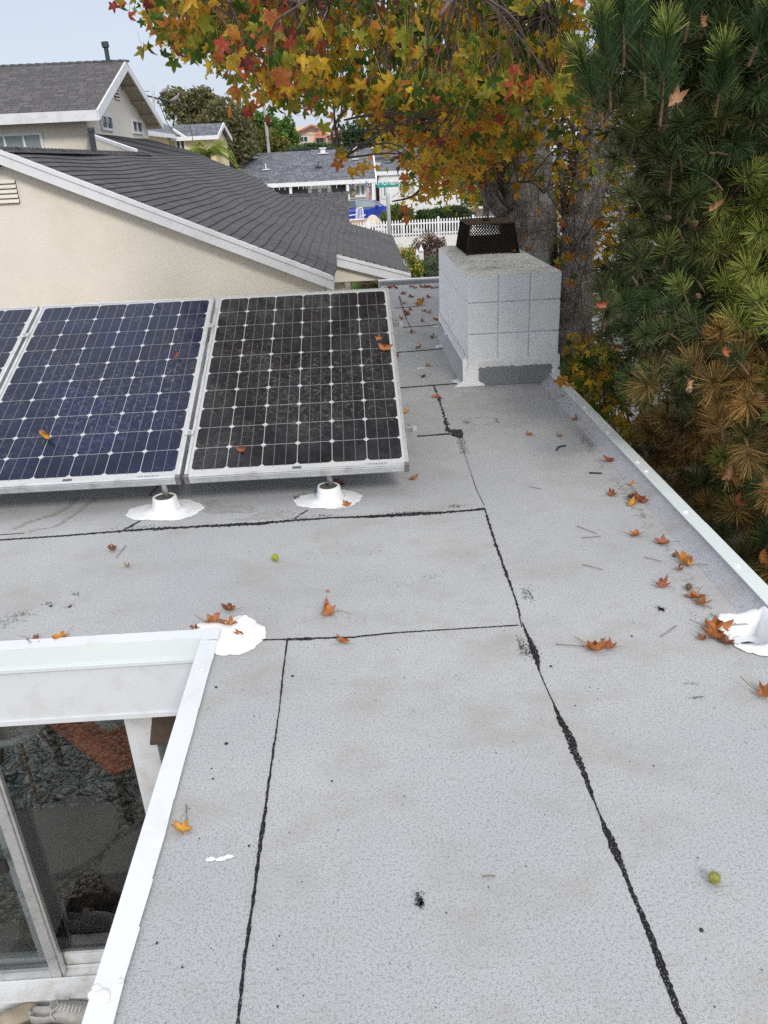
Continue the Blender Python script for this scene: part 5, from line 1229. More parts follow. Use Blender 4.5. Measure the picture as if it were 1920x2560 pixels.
# seed balls, pine cone, twigs and needle litter on the roof
gumball('seed_ball', (*P(1543*DS, 1896*DS, Z=.018)[:2], .018), .0155, pm('yellow_burr', (.27, .27, .06), .7, .35, 150, dirt=(.22, .10, .04), dscale=60), None, label='spiky yellow green seed ball alone on the felt, lower right', cat='seed ball')
gumball('seed_ball', (*P(594*DS, 1203*DS, Z=.018)[:2], .016), .017, pm('lime_burr', (.33, .36, .04), .7, .35, 150), None, label='small spiky lime green seed ball in the middle of the roof', cat='seed ball')
gumball('seed_ball', (*P((1300+1035/2.676), 1180+547/2.676, Z=.014)[:2], .010), .010, gm_b, None, label='small brown seed ball near the cant, above the star leaf', cat='seed ball')
gumball('seed_ball', (*P((1300+1130/2.676), 1180+767/2.676, Z=.014)[:2], .014), .014, gm_b, None, label='brown seed ball just above the two orange leaves near the scupper', cat='seed ball')
cone('pine_cone', (*P(1366*DS, 1071*DS, Z=.02)[:2], .022), (1, .2, .1), .021, pm('dark_cone', (.10, .065, .05), .7, .6, 160), None, label='small dark pine cone among leaves by the right cant', cat='pine cone')
def twig(pts, r, mat, label, name='twig', cat='twig', disp=True, group=None):
    g = MB(); q = [P(x*(DS if disp else 1), y*(DS if disp else 1), Z=.006) for x, y in pts]
    g.tube(q if len(q) < 3 else catmull(q, 4), r, 5); g.build(name, mat, None, label, cat, group, smooth=True)
tk = M['twig']; nd = pm('dead_needle', (.22, .17, .12), .8, .2)
twig([(1202, 972), (1208, 965), (1222, 962)], .004, M['black'], 'curved black scrap of tar strip on the felt before the parapet', 'tar_strip', 'tar strip')
twig([(1273, 1021), (1300, 1022)], .004, M['black'], 'short straight black tar strip near the cant', 'tar_strip', 'tar strip')
twig([(1455, 1161), (1298, 1158)][:1]+[(1296, 1158)], .0012, nd, 'x') if False else None
for pts, lab in (([(1257, 1161), (1298, 1158)], 'straight dead needle lying right of centre on the felt'), ([(1258, 1219), (1302, 1230)], 'dead needle slanting below the straight one'), ([(1392, 1203), (1430, 1212)], 'dead needle near the spread star leaf'), ([(1428, 1375), (1462, 1351)], 'thin twig lying left of the scupper leaves'),
                 ([(1200, 1391), (1262, 1396)], 'long pale stalk of the big orange leaf left of the scupper'), ([(1535, 1325), (1565, 1350)], 'thin twig above the scupper leaves'), ([(1573, 1330), (1590, 1348)], 'short twig right of the scupper leaves'), ([(1145, 1051), (1170, 1056)], 'short dead needle beside the narrow seam'), ([(402, 1738), (404, 1772)], 'fine stalk standing above the lone folded leaf'),
                 ([(1042, 1893), (1070, 1892)], 'short brown twig in the lower middle of the roof'), ([(250, 1205), (272, 1178)], 'thin needle by the folded rust leaf'), ([(1246, 1136), (1290, 1152)], 'faint dead needle above the straight one')):
    twig(pts, .0014, nd, lab, 'dead_needle' if 'needle' in lab else 'twig', 'needle' if 'needle' in lab else 'twig')
g = MB()
for px, py, n_, sp_ in ((1215, 860, 14, 10), (1262, 945, 22, 14), (1275, 960, 22, 14), (1300, 1000, 10, 16), (1335, 1040, 10, 16), (1350, 1065, 14, 20), (1385, 1110, 10, 14), (1400, 1130, 6, 14), (1440, 1180, 5, 20), (1490, 1255, 5, 20), (1525, 1300, 5, 16), (1548, 1340, 6, 20)):
    for k in range(n_):
        x, y = px+random.gauss(0, sp_*.5), py+random.gauss(0, sp_*.5); a = U(0, 3.14); q = P(x*DS, y*DS, Z=.004)
        if q[0] > XR+.05: q[0] = XR+U(-.05, .04)
        l = U(.015, .05); z = cantz(q[0])+.004; g.tube([(q[0]-math.cos(a)*l/2, q[1]-math.sin(a)*l/2, z), (q[0]+math.cos(a)*l/2, q[1]+math.sin(a)*l/2, z+U(0, .006))], .0008, 3)
g.build('needle_litter', nd, None, 'brown pine needle litter gathered along the right cant', 'litter', kind='stuff')

# ================================================================ NEIGHBOUR'S HOUSE
nb = empty('neighbour_house', (-4, 16, GZ), 'cream stucco house next door with dark swooping shingle roof and white rake boards', 'house')
PR = [(-6.9, 2.38), (-6.4, 2.25), (-4.2, 1.70), (-.30, .035), (.92, -.325)]
prx = [p[0] for p in PR]; prz = [p[1] for p in PR]
def rz_(x): return float(np.interp(x, prx, prz))
def course_roof(name, x_hi, x_lo, ynear, yfar, mat, parent):
    """stepped shingle courses running along Y, stacked down the slope in X"""
    g = MB(); ex = .135; n_ = int((x_lo-x_hi)/ex)+1; xs_ = [x_hi+(x_lo-x_hi)*i/n_ for i in range(n_+1)]
    W_ = lambda x, y: .026*math.sin(y*.7+x*.6)+.008*math.sin(y*1.7-x*1.3+1)
    Z_ = lambda x, y: .014*math.sin(y*.7+x*1.1)+.010*math.sin(y*1.6-x*.7)
    for i in range(n_):
        xa, xb = xs_[i]-.02, xs_[i+1]; K = 60; vs = []
        ya0, ya1 = ynear((xa+xb)/2), yfar((xa+xb)/2)
        for k in range(K+1):
            y = ya0+(ya1-ya0)*k/K; f = min(1, (y-ya0)/.6); ja = random.uniform(-.0025, .0025)
            xa_, xb_ = xa+W_(xa, y)*f, xb+W_(xb, y)*f+ja
            vs += [(xa_, y, rz_(xa)+Z_(xa, y)*f-.003), (xb_, y, rz_(xb)+Z_(xb, y)*f+.011), (xb_+.002, y, rz_(xb)+Z_(xb, y)*f-.008)]
        g.cm = 0; g.add(vs, [(3*k, 3*k+1, 3*k+4, 3*k+3) for k in range(K)])
        g.cm = 1; g.add(vs, [(3*k+1, 3*k+2, 3*k+5, 3*k+4) for k in range(K)])
    return g.build(name, [mat, M['shingle_edge']], parent)
farx = [-6.9, -6.4, -4, -2.7, -1.8, -.7, 0, 1.0]; fary = [29, 29, 24.5, 24, 21.2, 21.4, 20, 19.8]
fY = lambda x: float(np.interp(x, farx, fary))
yn_ = lambda x: 10.42 if -4.25 < x < -.30 else (17.75 if x <= -4.25 else 13.12)
course_roof('roof', -4.2, -.285, lambda x: 10.40, fY, M['shingle_near'], nb)
course_roof('upper_roof', -6.75, -4.2, lambda x: 17.8+max(0, -4.2-x)*1.75, fY, M['shingle_near'], nb)
course_roof('porch_roof', -.285, .93, lambda x: 13.1, fY, M['shingle_near'], nb)
# ridge caps
g = MB()
y = 10.4
while y < 17.7:
    z = rz_(-4.2); g.add([(-4.36, y, z-.045), (-4.2, y, z+.038), (-4.05, y, z-.035), (-4.36, y+.19, z-.055), (-4.2, y+.19, z+.012), (-4.05, y+.19, z-.045)], [(0, 1, 4, 3), (1, 2, 5, 4), (0, 2, 1)]); y += .145
g.build('ridge_caps', M['shingle_entry'], nb)
g = MB(); g.add([(-4.2, 10.4, 1.69), (-9, 10.4, .2), (-9, 17.8, .2), (-4.2, 17.8, 1.69)], [(0, 1, 2, 3)]); g.build('rear_slope', M['shingle2'], nb)
# gable wall
YW = 10.55
g = MB(); g.prism([(-8.6, YW, GZ), (-.42, YW, GZ), (-.42, YW, -.10), (-4.2, YW, rz_(-4.2)-.17), (-8.6, YW, .2)], (0, .2, 0)); g.box((-.60, YW+.2, GZ), (-.42, 20, -.05)); g.build('gable_wall', M['stucco'], nb)
# rake fascia (near) in a slightly kinked board
def rake(pts, y0, y1, h, name='rake_board', dz=0):
    g = MB(); q = [(x, z+dz) for x, z in pts]
    g.prism([(x, y0, z) for x, z in q]+[(x, y0, z-h) for x, z in reversed(q)], (0, y1-y0, 0)); return g.build(name, M['fascia'], nb)
fs_ = [(-4.25, 1.70), (-4.2, 1.692), (-.285, .020)]
rake(fs_, 10.385, 10.43, .180, dz=.018); rake(fs_, 10.370, 10.384, .055, 'trim_board', dz=.017)
rake([(-9, .15), (-4.251, 1.70)], 10.385, 10.43, .16)
g = MB(); g.box((-.325, 10.46, -.165), (-.290, 13.05, .02)); g.build('eave_board', M['fascia'], nb)
g = MB(); g.add([(-.43, 10.46, -.10), (-.33, 10.46, -.14), (-.33, 13.1, -.14), (-.43, 13.1, -.10)], [(0, 1, 2, 3)]); g.build('soffit', M['soffit'], nb)
rake([(-.36, .030), (-.30, .028), (.92, -.330)], 13.12, 13.16, .19); rake([(-.36, .029), (-.30, .027), (.92, -.331)], 13.105, 13.119, .055, 'trim_board')
g = MB(); g.box((.885, 13.17, -.53), (.92, 19.8, -.36)); g.build('eave_board', M['fascia'], nb)
g = MB(); g.add([(-.36, 13.09, -.02), (-.36, 13.09, .08), (-.55, 13.09, .1)], [(0, 1, 2)]); g.build('roof_notch', M['dark_brown'], nb)
# porch: wall triangle, beam, posts, lower wall
g = MB(); g.prism([(-.36, 13.20, -.43), (.70, 13.20, -.43), (.70, 13.20, -.42), (-.36, 13.20, -.10)], (0, .1, 0)); g.build('porch_gable', M['stucco'], nb)
g = MB(); g.box((-.42, 13.38, -.47), (.72, 13.49, -.432)); g.build('porch_beam', M['fascia'], nb)
for a, b_ in ((P(780+825/4.88, 560+700/4.88, Y=13.42)[0], P(780+872/4.88, 560+700/4.88, Y=13.42)[0]), (P(780+925/4.88, 560+690/4.88, Y=13.42)[0], P(780+980/4.88, 560+690/4.88, Y=13.42)[0])):
    g = MB(); g.box((a, 13.38, GZ), (b_, 13.48, -.471)); g.build('porch_post', M['fascia'], nb)
g = MB(); g.box((P(780+872/4.88, 700, Y=13.44)[0], 13.41, GZ), (P(780+925/4.88, 700, Y=13.44)[0], 13.45, -.48)); g.build('post_panel', M['stucco'], nb)
a = P(780+395/4.88, 560+720/4.88, Y=13.45)[0]; g = MB(); g.box((-.40, 13.40, GZ), (a, 13.6, -.475)); g.build('porch_wall', M['stucco'], nb); g = MB(); g.box((a-.05, 13.38, GZ), (a+.02, 13.399, -.49)); g.build('corner_trim', M['fascia'], nb)
# louvre vent in gable wall
lv = empty('louvre_vent', (-4.3, YW, 1.2), parent=nb)
g = MB(); g.box((-4.9, YW-.012, 1.09), (-4.13, YW-.002, 1.36)); g.build('vent_back', M['dark_brown'], lv)
g = MB()
for k in range(5):
    z = 1.095+.056*k; g.add([(-4.9, YW-.035, z), (-4.13, YW-.035, z), (-4.13, YW-.014, z+.044), (-4.9, YW-.014, z+.044), (-4.9, YW-.035, z+.012), (-4.13, YW-.035, z+.012)], [(0, 1, 5, 4), (4, 5, 2, 3)])
g.build('slats', M['stucco'], lv)
# cheek wall beyond the ridge with white trim
r1 = lambda x, y, **k: P(x/2.592, 80+y/2.592, **k)
cA_, cB_ = np.array([-4.40, 17.95, rz_(-4.4)+.02]), np.array([-6.2, 21.2, rz_(-6.2)+.02])
g = MB(); g.prism([cA_, cB_, cB_-np.array([0, 0, 1.2]), cA_-np.array([0, 0, .6])], (-.03, -.02, 0)); g.build('cheek_wall', M['stucco'], nb)
g = MB(); g.bar(cA_+np.array([0, -.05, -.01]), cB_+np.array([0, -.05, -.01]), .06, .07); g.build('cheek_trim', M['fascia'], nb)
# second storey
XW, Y0, Y1 = -6.8, 22.9, 29.7
g = MB(); g.prism([(XW, Y0, GZ), (XW, Y1, GZ), (XW, Y1, 2.75), (XW, 26.25, 4.15), (XW, Y0, 2.75)], (-9, 0, 0)); g.build('upper_wall', M['stucco'], nb)
g = MB()
def slope(y0, z0, y1, z1, x0, x1, th=.05):
    g.prism([(x0, y0, z0), (x0, y1, z1), (x0, y1, z1-th), (x0, y0, z0-th)], (x1-x0, 0, 0))
slope(22.45, 2.87, 26.2, 4.32, -16, -6.35); slope(26.2, 4.318, 29.95, 2.87, -16, -6.35)
g.build('storey_roof', M['shingle2'], nb)
g = MB()
x = -15.9
while x < -6.4: g.add([(x, 26.1, 4.30), (x, 26.2, 4.36), (x, 26.3, 4.30), (x+.3, 26.1, 4.28), (x+.3, 26.2, 4.335), (x+.3, 26.3, 4.28)], [(0, 1, 4, 3), (1, 2, 5, 4), (0, 2, 1)]); x += .24
g.build('ridge_caps', M['shingle_entry'], nb)
g = MB(); g.box((-16, 22.40, 2.60), (-6.345, 22.45, 2.845)); g.build('eave_board', M['fascia'], nb)
g = MB(); g.prism([(-6.35, 22.40, 2.845), (-6.35, 26.2, 4.315), (-6.35, 26.2, 4.06), (-6.35, 22.40, 2.60)], (.045, 0, 0)); g.build('rake_board', M['fascia'], nb)
g = MB(); g.prism([(-6.35, 26.2, 4.315), (-6.35, 30.0, 2.845), (-6.35, 30.0, 2.60), (-6.35, 26.2, 4.06)], (.045, 0, 0)); g.build('rake_board', M['fascia'], nb)
g = MB(); g.prism([(-6.36, 22.5, 2.70), (-6.36, 26.2, 4.13), (-6.36, 29.9, 2.70), (-6.36, 29.9, 2.66), (-6.36, 26.2, 4.09), (-6.36, 22.5, 2.66)], (-.5, 0, 0)); g.build('soffit', M['soffit'], nb)
for yy in (27.1, 28.0, 28.9, 29.6, 24.2):
    zz = 4.09-abs(yy-26.2)*.386; g = MB(); g.bar((-6.36, yy, zz-.04), (-6.82, yy, zz-.04), .08, .09); g.build('rafter_tail', M['soffit'], nb)
def window(parent, c, wd, ht, nrmax, panes=2, glass='blind_glass', fr=.09, frm='fascia'):
    """framed window on a wall; nrmax 'X' (faces +X) or 'Y' (faces -Y)"""
    w_ = empty('window', c, parent=parent); x, y, z = c
    def bx_(u0, u1, z0, z1, d0, d1, mb):
        if nrmax == 'X': mb.box((x+d0, y+u0, z+z0), (x+d1, y+u1, z+z1))
        else: mb.box((x+u0, y-d1, z+z0), (x+u1, y-d0, z+z1))
    g = MB(); h, ww = ht/2, wd/2
    bx_(-ww, ww, h-fr, h, .002, .06, g); bx_(-ww, ww, -h, -h+fr, .002, .06, g); bx_(-ww, -ww+fr, -h+fr, h-fr, .002, .058, g); bx_(ww-fr, ww, -h+fr, h-fr, .002, .058, g)
    for k in range(1, panes): u = -ww+wd*k/panes; bx_(u-fr*.4, u+fr*.4, -h+fr, h-fr, .002, .05, g)
    g.build('window_frame', M[frm], w_)
    g = MB(); bx_(-ww+fr, ww-fr, -h+fr, h-fr, .004, .02, g); g.build('pane', M[glass], w_)
window(nb, (XW, 24.7, 2.66), 1.15, .42, 'X', 2, 'dark_glass', .07); window(nb, (XW, 28.2, 2.67), 1.3, .42, 'X', 2, 'dark_glass', .07)
window(nb, (-8.75, Y0, 2.17), 1.5, .50, 'Y', 3, 'blind_glass', .07); window(nb, (-10.3, Y0, 2.17), 1.4, .50, 'Y', 2, 'blind_glass', .07)
lv = empty('louvre_vent', (XW, 26.35, 3.35), parent=nb)
g = MB(); g.box((XW+.002, 26.1, 3.32), (XW+.02, 26.6, 3.68)); g.build('vent_back', M['dark_brown'], lv)
g = MB()
for k in range(4): g.box((XW+.022, 26.08, 3.33+.09*k), (XW+.05, 26.62, 3.375+.09*k))
g.build('slats', M['stucco'], lv)
g = MB(); q = r1(700, 180, Y=26.2); q2 = r1(685, 95, Y=26.2); g.tube([(q[0], 26.2, q[2]-.1), (q2[0], 26.2, q2[2])], .065, 12); g.tube([(q2[0], 26.2, q2[2]-.02), (q2[0]-.01, 26.2, q2[2]+.12)], .105, 12); g.build('flue_pipe', M['pipe'], nb, smooth=False)
g = MB(); q = r1(612, 775, Y=18.5); q2 = r1(592, 650, Y=18.5); g.tube([(q[0], 18.5, q[2]-.2), (q2[0], 18.5, q2[2])], .058, 12); g.lathe((q2[0], 18.5, q2[2]-.01), [(.07, 0), (.075, .05), (.07, .10)], 14); g.build('vent_pipe', M['pipe'], nb)
# front entry gable with its own slope
g = MB(); slope(21.6, -.26, 25, .50, -2.25, -.065); g.build('entry_roof', M['shingle_entry'], nb)
g = MB(); x = -2.3
while x < -.15: g.add([(x, 24.88, .49), (x, 25, .565), (x, 25.1, .49), (x+.26, 24.88, .47), (x+.26, 25, .54), (x+.26, 25.1, .47)], [(0, 1, 4, 3), (1, 2, 5, 4), (0, 2, 1), (3, 4, 5)]); x += .21
g.build('ridge_caps', M['shingle_entry'], nb)
g = MB(); g.box((-2.2, 21.8, GZ), (-.12, 25, -.30)); g.build('entry_wall', M['stucco'], nb)
g = MB(); g.add([(-.07, 21.6, -.30), (-.07, 25, .45), (-.07, 25, -2), (-.07, 21.6, -2)], [(0, 1, 2, 3)]); g.build('entry_side', M['stucco'], nb)
# things on and behind it: aerial with two doves
ant = empty('tv_aerial', P(382, 289, Y=29.6), 'rooftop TV aerial on a white mast beyond the gable', 'aerial')
r3 = lambda x, y, **k: P(340+x/4.366, 180+y/4.366, **k)
g = MB(); g.tube([r3(197, 500, Y=29.6), r3(186, 120, Y=29.6)], .045, 8); g.build('mast', M['fascia'], ant)
g = MB(); g.tube([r3(90, 252, Y=29.6), r3(240, 290, Y=29.6), r3(520, 358, Y=29.6)], .03, 6)
for t_ in np.linspace(0, 1, 12):
    c = r3(90+430*t_, 250+106*t_, Y=29.6); g.tube([c+np.array([-.05, -.5+.2*t_, 0]), c+np.array([.05, .5-.2*t_, 0])], .012, 4)
g.tube([r3(80, 212, Y=29.3), r3(150, 208, Y=29.3)], .01, 4); g.tube([r3(240, 290, Y=29.6), r3(330, 215, Y=29.6)], .02, 5); g.tube([r3(265, 300, Y=29.6), r3(318, 368, Y=29.6)], .02, 5); g.tube([r3(250, 370, Y=29.6), r3(380, 365, Y=29.6)], .01, 4)
g.build('boom', M['pipe'], ant)
g = MB(); g.tube([r3(240, 300, Y=29.6), r3(330, 540, Y=29.6), r3(440, 700, Y=29.8)], .012, 4); g.build('cable', M['pipe'], ant)
def dove(c, lab, s_=1.0, d=1):
    r = MB(); rings = [(-.17, .012, .0), (-.10, .03, .01), (-.04, .052, .03), (.03, .06, .06), (.08, .045, .10), (.10, .026, .14), (.115, .032, .17), (.14, .024, .18), (.165, .004, .175)]
    r.tube([(c[0]+d*x*s_, c[1], c[2]+z*s_+.05) for x, r0, z in rings], [r0*s_ for x, r0, z in rings], 8); r.tube([(c[0], c[1], c[2]+.06), (c[0], c[1], c[2]-.01)], .008, 4)
    r.build('dove', pm('dove_grey', (.30, .26, .24), .9, .2, 20), None, lab, 'bird', 'doves on the aerial', smooth=True)
dove(r3(318, 245, Y=29.6), 'grey dove perched on the upper arm of the aerial', 1.15, 1); dove(r3(432, 330, Y=29.6), 'grey dove perched low on the aerial boom', 1.1, 1)

# ================================================================ FAR HOUSES AND STREET
yh = empty('pale_yellow_house', (-9, 46, GZ), 'pale yellow two storey house with grey roof behind the palm', 'house')
e0 = r3(400, 742, Y=45); 
g = MB(); g.box((-9.3, 45.3, GZ), (-7.0, 50, e0[2]-.05)); g.box((-14, 38, GZ), (-9.3, 50, 2.85)); g.prism([(-7.0, 45.3, e0[2]-.06), (-7.0, 50, e0[2]-.06), (-7.0, 47.6, 3.45)], (-.2, 0, 0)); g.build('wall', M['yellow_wall'], yh)
g = MB(); slope(45.0, e0[2]+.12, 47.6, 3.55, -9.4, -6.75); slope(47.6, 3.549, 50.2, e0[2]+.12, -9.4, -6.75)
g.prism([(-8.9, 37.5, 2.95), (-8.9, 51, 2.95), (-11, 50, 3.95), (-11, 42, 3.95)], (0, 0, .05)); g.build('roof', M['shingle_far'], yh)
g = MB(); g.box((-9.2, 44.95, e0[2]-.06), (-6.74, 45.0, e0[2]+.13)); g.box((-8.92, 37.5, 2.80), (-8.86, 45.0, 2.99)); g.prism([(-6.75, 45.0, e0[2]+.14), (-6.75, 47.6, 3.57), (-6.75, 50.2, e0[2]+.14), (-6.75, 50.2, e0[2]-.04), (-6.75, 47.6, 3.38), (-6.75, 45.0, e0[2]-.04)], (.06, 0, 0))
g.bar(r3(405, 628, Y=45.5), r3(540, 716, Y=45.0), .12, .1); g.build('fascia', M['fascia'], yh)
window(yh, tuple(r3(492, 825, Y=45.3)*np.array([1, 0, 1])+np.array([0, 45.3, 0])), .55, .95, 'Y', 2, 'dark_glass', .09)
window(yh, (-9.3, 41.6, 2.2), 1.2, .6, 'X', 2, 'blind_glass', .1)
g = MB(); g.tube([r3(575, 490, Y=40), r3(622, 745, Y=40)], .02, 5); g.build('whip_aerial', M['twig'], yh)

sh2 = empty('grey_street_house', (-3, 66, GZ), 'long low house across the street with grey shingle roof, dark siding and icicle lights', 'house')
HY = 64.
def S2(x, y, Y=HY): return P(540+x/2.9625, 280+y/2.9625, Y=Y)
ze = S2(700, 515)[2]; xr = S2(1152, 500)[0]; rr_ = S2(1190, 262, 70.0); zr = rr_[2]
g = MB(); slope(HY, ze, 70, zr, -14, xr+.3); slope(70, zr-.001, 76, ze, -14, xr+.3); g.build('roof', M['shingle_far'], sh2)
g = MB(); g.box((-14, HY-.06, ze-.28), (xr+.3, HY, ze-.01)); g.prism([(xr+.3, HY-.05, ze+.06), (xr+.3, 70, zr+.05), (xr+.3, 70, zr-.5), (xr+.3, HY-.05, ze-.45)], (.12, 0, 0)); g.build('fascia', M['fascia'], sh2)
g = MB(); g.box((-14, HY+1.0, GZ), (S2(960, 600, 65)[0], 75.5, ze+.2)); g.build('dark_wall', M['dark_siding'], sh2)
g = MB(); g.box((S2(960, 600, 65)[0], HY+.8, GZ), (xr+.1, 75.5, ze+.1)); g.prism([(xr+.1, HY+1, ze), (xr+.1, 75.5, ze), (xr+.1, 70, zr-.15)], (-.2, 0, 0)); g.build('beige_wall', pm('beige_wall', (.45, .41, .35), .9, .05), sh2)
for x in (555, 978, 1165): q = S2(x, 600, HY+.1); g = MB(); g.box((q[0]-.1, HY+.0, GZ), (q[0]+.1, HY+.2, ze-.28)); g.build('porch_post', M['fascia'], sh2)
def wS(x0, y0, x1, y1, Y, panes, gl, par, fr=.16):
    a, b = S2(x0, y0, Y), S2(x1, y1, Y); window(par, ((a[0]+b[0])/2, Y, (a[2]+b[2])/2), abs(b[0]-a[0]), abs(a[2]-b[2]), 'Y', panes, gl, fr)
wS(678, 540, 858, 625, HY+1.0, 2, 'blind_glass', sh2, .3); wS(1020, 528, 1118, 628, HY+.8, 2, 'blind_glass', sh2, .18)
g = MB()
x = -13.5
while x < xr:
    l = U(.06, .30); g.box((x, HY-.10, ze-.28-l), (x+.03, HY-.085, ze-.285)); x += U(.2, .6)
g.box((-13.5, HY-.10, ze-.30), (xr, HY-.08, ze-.27)); g.build('icicle_lights', pm('icicle_string', (.75, .76, .76), .6), sh2)
for x, y in ((600, 575), (930, 555)): q = S2(x, y, HY+.9); g = MB(); g.lathe((q[0], q[1], q[2]-.12), [(.03, 0), (.20, .05), (.22, .12), (.16, .28), (.05, .36)], 12); g.build('porch_lamp', M['pipe'], sh2)
q = S2(1015, 600, HY+.75); g = MB(); g.tube([(q[0]+.22*math.cos(a), q[1], q[2]+.22*math.sin(a)) for a in np.linspace(0, 6.3, 17)], .07, 6); g.build('wreath', pm('wreath', (.25, .22, .10), .9, .4), sh2)
rs2 = lambda x, y: (lambda d: CP+d*((ze-CP[2]-(zr-ze)/(70-HY)*HY)/(d[2]-(zr-ze)/(70-HY)*d[1])))(ray(540+x/2.9625, 280+y/2.9625))
for x, y, h, wd in ((283, 340, .95, .16), (372, 428, .45, .07), (760, 408, .45, .07), (793, 308, .35, .38), (1033, 350, .6, .05), (1030, 285, .4, .3)):
    q = rs2(x, y); g = MB(); g.box((q[0]-wd/2, q[1]-.1, q[2]-.1), (q[0]+wd/2, q[1]+.1, q[2]+h)); g.box((q[0]-wd/2-.25, q[1]-.3, q[2]-.02), (q[0]+wd/2+.25, q[1]-.1, q[2]+.06))
    if wd > .1: g.box((q[0]-wd*.75, q[1]-.18, q[2]+h), (q[0]+wd*.75, q[1]+.18, q[2]+h+.1))
    g.build('roof_vent', M['fascia'] if wd > .1 or x != 760 else M['pipe'], sh2)
bx2 = empty('brick_chimney_house', (-9, 85, GZ), 'low roofs with two red brick chimneys rising behind the long grey roof', 'house')
g = MB(); g.box((-14, 84, GZ), (8, 90, 1.5)); g.build('wall', M['white_wall'], bx2)
g = MB(); slope(83.5, 1.5, 87, 2.45, -14.5, 8.3); slope(87, 2.449, 90.5, 1.5, -14.5, 8.3); g.build('roof', M['shingle_far'], bx2)
for x, y, wd in ((255, 255, 50), (328, 240, 38)):
    q = S2(x, y, 84); g = MB(); w2 = wd/2.9625*84/1923/2; g.box((q[0]-w2, 83.5, 1.2), (q[0]+w2, 84.6, q[2])); g.build('chimney', M['brick'], bx2)
for x in (175, 740, 970): q = S2(x, 285, 84); g = MB(); g.box((q[0]-.5, 84, 1.5), (q[0]+.5, 84.6, q[2]+.1)); g.build('roof_box', M['white_wall'], bx2)
# white house on the right
wh = empty('white_street_house', (6, 70, GZ), 'white house with flat fascia right of the street name sign', 'house')
q = S2(1205, 470, 66); zt2 = q[2]
g = MB(); g.box((q[0], 66, GZ), (20, 76, zt2)); g.build('wall', M['white_wall'], wh)
g = MB(); g.box((q[0]-.2, 65.8, zt2), (20.3, 76.2, zt2+.28)); g.build('fascia', M['fascia'], wh)
g = MB(); g.prism([(q[0]-.2, 65.9, zt2+.28), (20, 65.9, zt2+.28), (20, 72, zt2+.9), (q[0]+.5, 72, zt2+.9)], (0, 0, .05)); g.build('roof', M['shingle_far'], wh)
wS(1222, 495, 1275, 640, 66, 1, 'blind_glass', wh, .2); wS(1350, 500, 1480, 620, 66, 2, 'curtain', wh, .12); wS(1700, 480, 1860, 600, 66, 2, 'dark_glass', wh, .15)
# pink houses far away
def R7(x, y, Y): return P(700+x/6.9125, 250+y/6.9125, Y=Y)
pk = empty('peach_house', tuple(R7(600, 820, 130)*np.array([1, 1, 0])+np.array([0, 0, GZ])), 'far peach coloured house with terracotta roof under the leaves', 'house')
l_, p1, r_e = R7(215, 620, 130), R7(545, 450, 130), R7(1130, 640, 130)
g = MB(); g.prism([(l_[0], 130, GZ), (r_e[0]-3, 130, GZ), (r_e[0]-3, 130, R7(800, 520, 130)[2]), (p1[0], 130, p1[2]), (l_[0], 130, l_[2])], (0, 12, 0)); g.build('wall', M['peach_wall'], pk)
g = MB(); g.bar((l_[0]-.3, 129.5, l_[2]+.0), (p1[0], 129.5, p1[2]+.1), .8, .22); g.bar((p1[0], 129.5, p1[2]+.1), (r_e[0]-2, 129.5, R7(860, 520, 130)[2]), .8, .22); g.build('roof_edge', M['tile'], pk)
g = MB(); g.prism([R7(585, 655, 129), R7(840, 650, 129), R7(800, 500, 129.5), R7(670, 500, 129.5)], (0, .3, 0)); g.build('porch_roof', M['tile'], pk)
pk2 = empty('pink_house', tuple(R7(1000, 820, 124)*np.array([1, 1, 0])+np.array([0, 0, GZ])), 'far pink house with low gable, right of the peach house', 'house')
g = MB(); g.prism([R7(800, 655, 124)*np.array([1, 1, 0])+np.array([0, 0, GZ]), R7(1170, 650, 124)*np.array([1, 1, 0])+np.array([0, 0, GZ]), R7(1170, 620, 124), R7(1050, 520, 124), R7(820, 640, 124)], (0, 5, 0)); g.build('wall', M['pink_wall'], pk2)
g = MB(); g.bar(R7(800, 648, 123.6), R7(1050, 515, 123.6), .6, .25); g.bar(R7(1050, 515, 123.6), R7(1190, 610, 123.6), .6, .25); g.bar(R7(810, 640, 123.6), R7(1110, 628, 123.6), .6, .2); g.build('roof_edge', M['tile'], pk2)
for par, x, y, Y_ in ((pk, 410, 680, 130), (pk, 690, 695, 130), (pk2, 1000, 680, 124)):
    q = R7(x, y, Y_); window(par, tuple(q), 1.3, .9, 'Y', 2, 'dark_glass', .1)
g = MB(); q = R7(335, 500, 131); g.box((q[0]-.6, 131, q[2]-1.5), (q[0]+.6, 132, q[2]+.3)); g.build('chimney', M['peach_wall'], pk)

# blue car
car = empty('blue_car', (.9, 58, GZ), 'blue estate car with silver window line parked across the street', 'car')
CXc, CYc, cz = .85, 57.2, GZ+.0
side = [(-2.30, .42), (-2.33, .80), (-2.18, 1.02), (-1.75, 1.36), (-1.0, 1.52), (.1, 1.54), (.75, 1.42), (1.42, 1.05), (1.95, .95), (2.30, .76), (2.36, .45), (2.2, .28), (1.95, .26)]
def arch(cx): return [(cx+.37*math.cos(a), .32+.37*math.sin(a)) for a in np.linspace(-.15, math.pi+.15, 12)]
prof = side+arch(1.48)+[(.9, .24), (-.9, .24)]+arch(-1.42)+[(-2.0, .27)]
blue = pm('blue_paint', (.008, .035, .30), .25, .1, 2); blue.node_tree.nodes['Principled BSDF'].inputs['Coat Weight'].default_value = 1
g = MB(); belt = .98
def yoff(z): return .90 if z < belt else .90-.30*(z-belt)/.56
vs = [(CXc+x, CYc-yoff(z), cz+z) for x, z in prof]+[(CXc+x, CYc+yoff(z), cz+z) for x, z in prof]; n_ = len(prof)
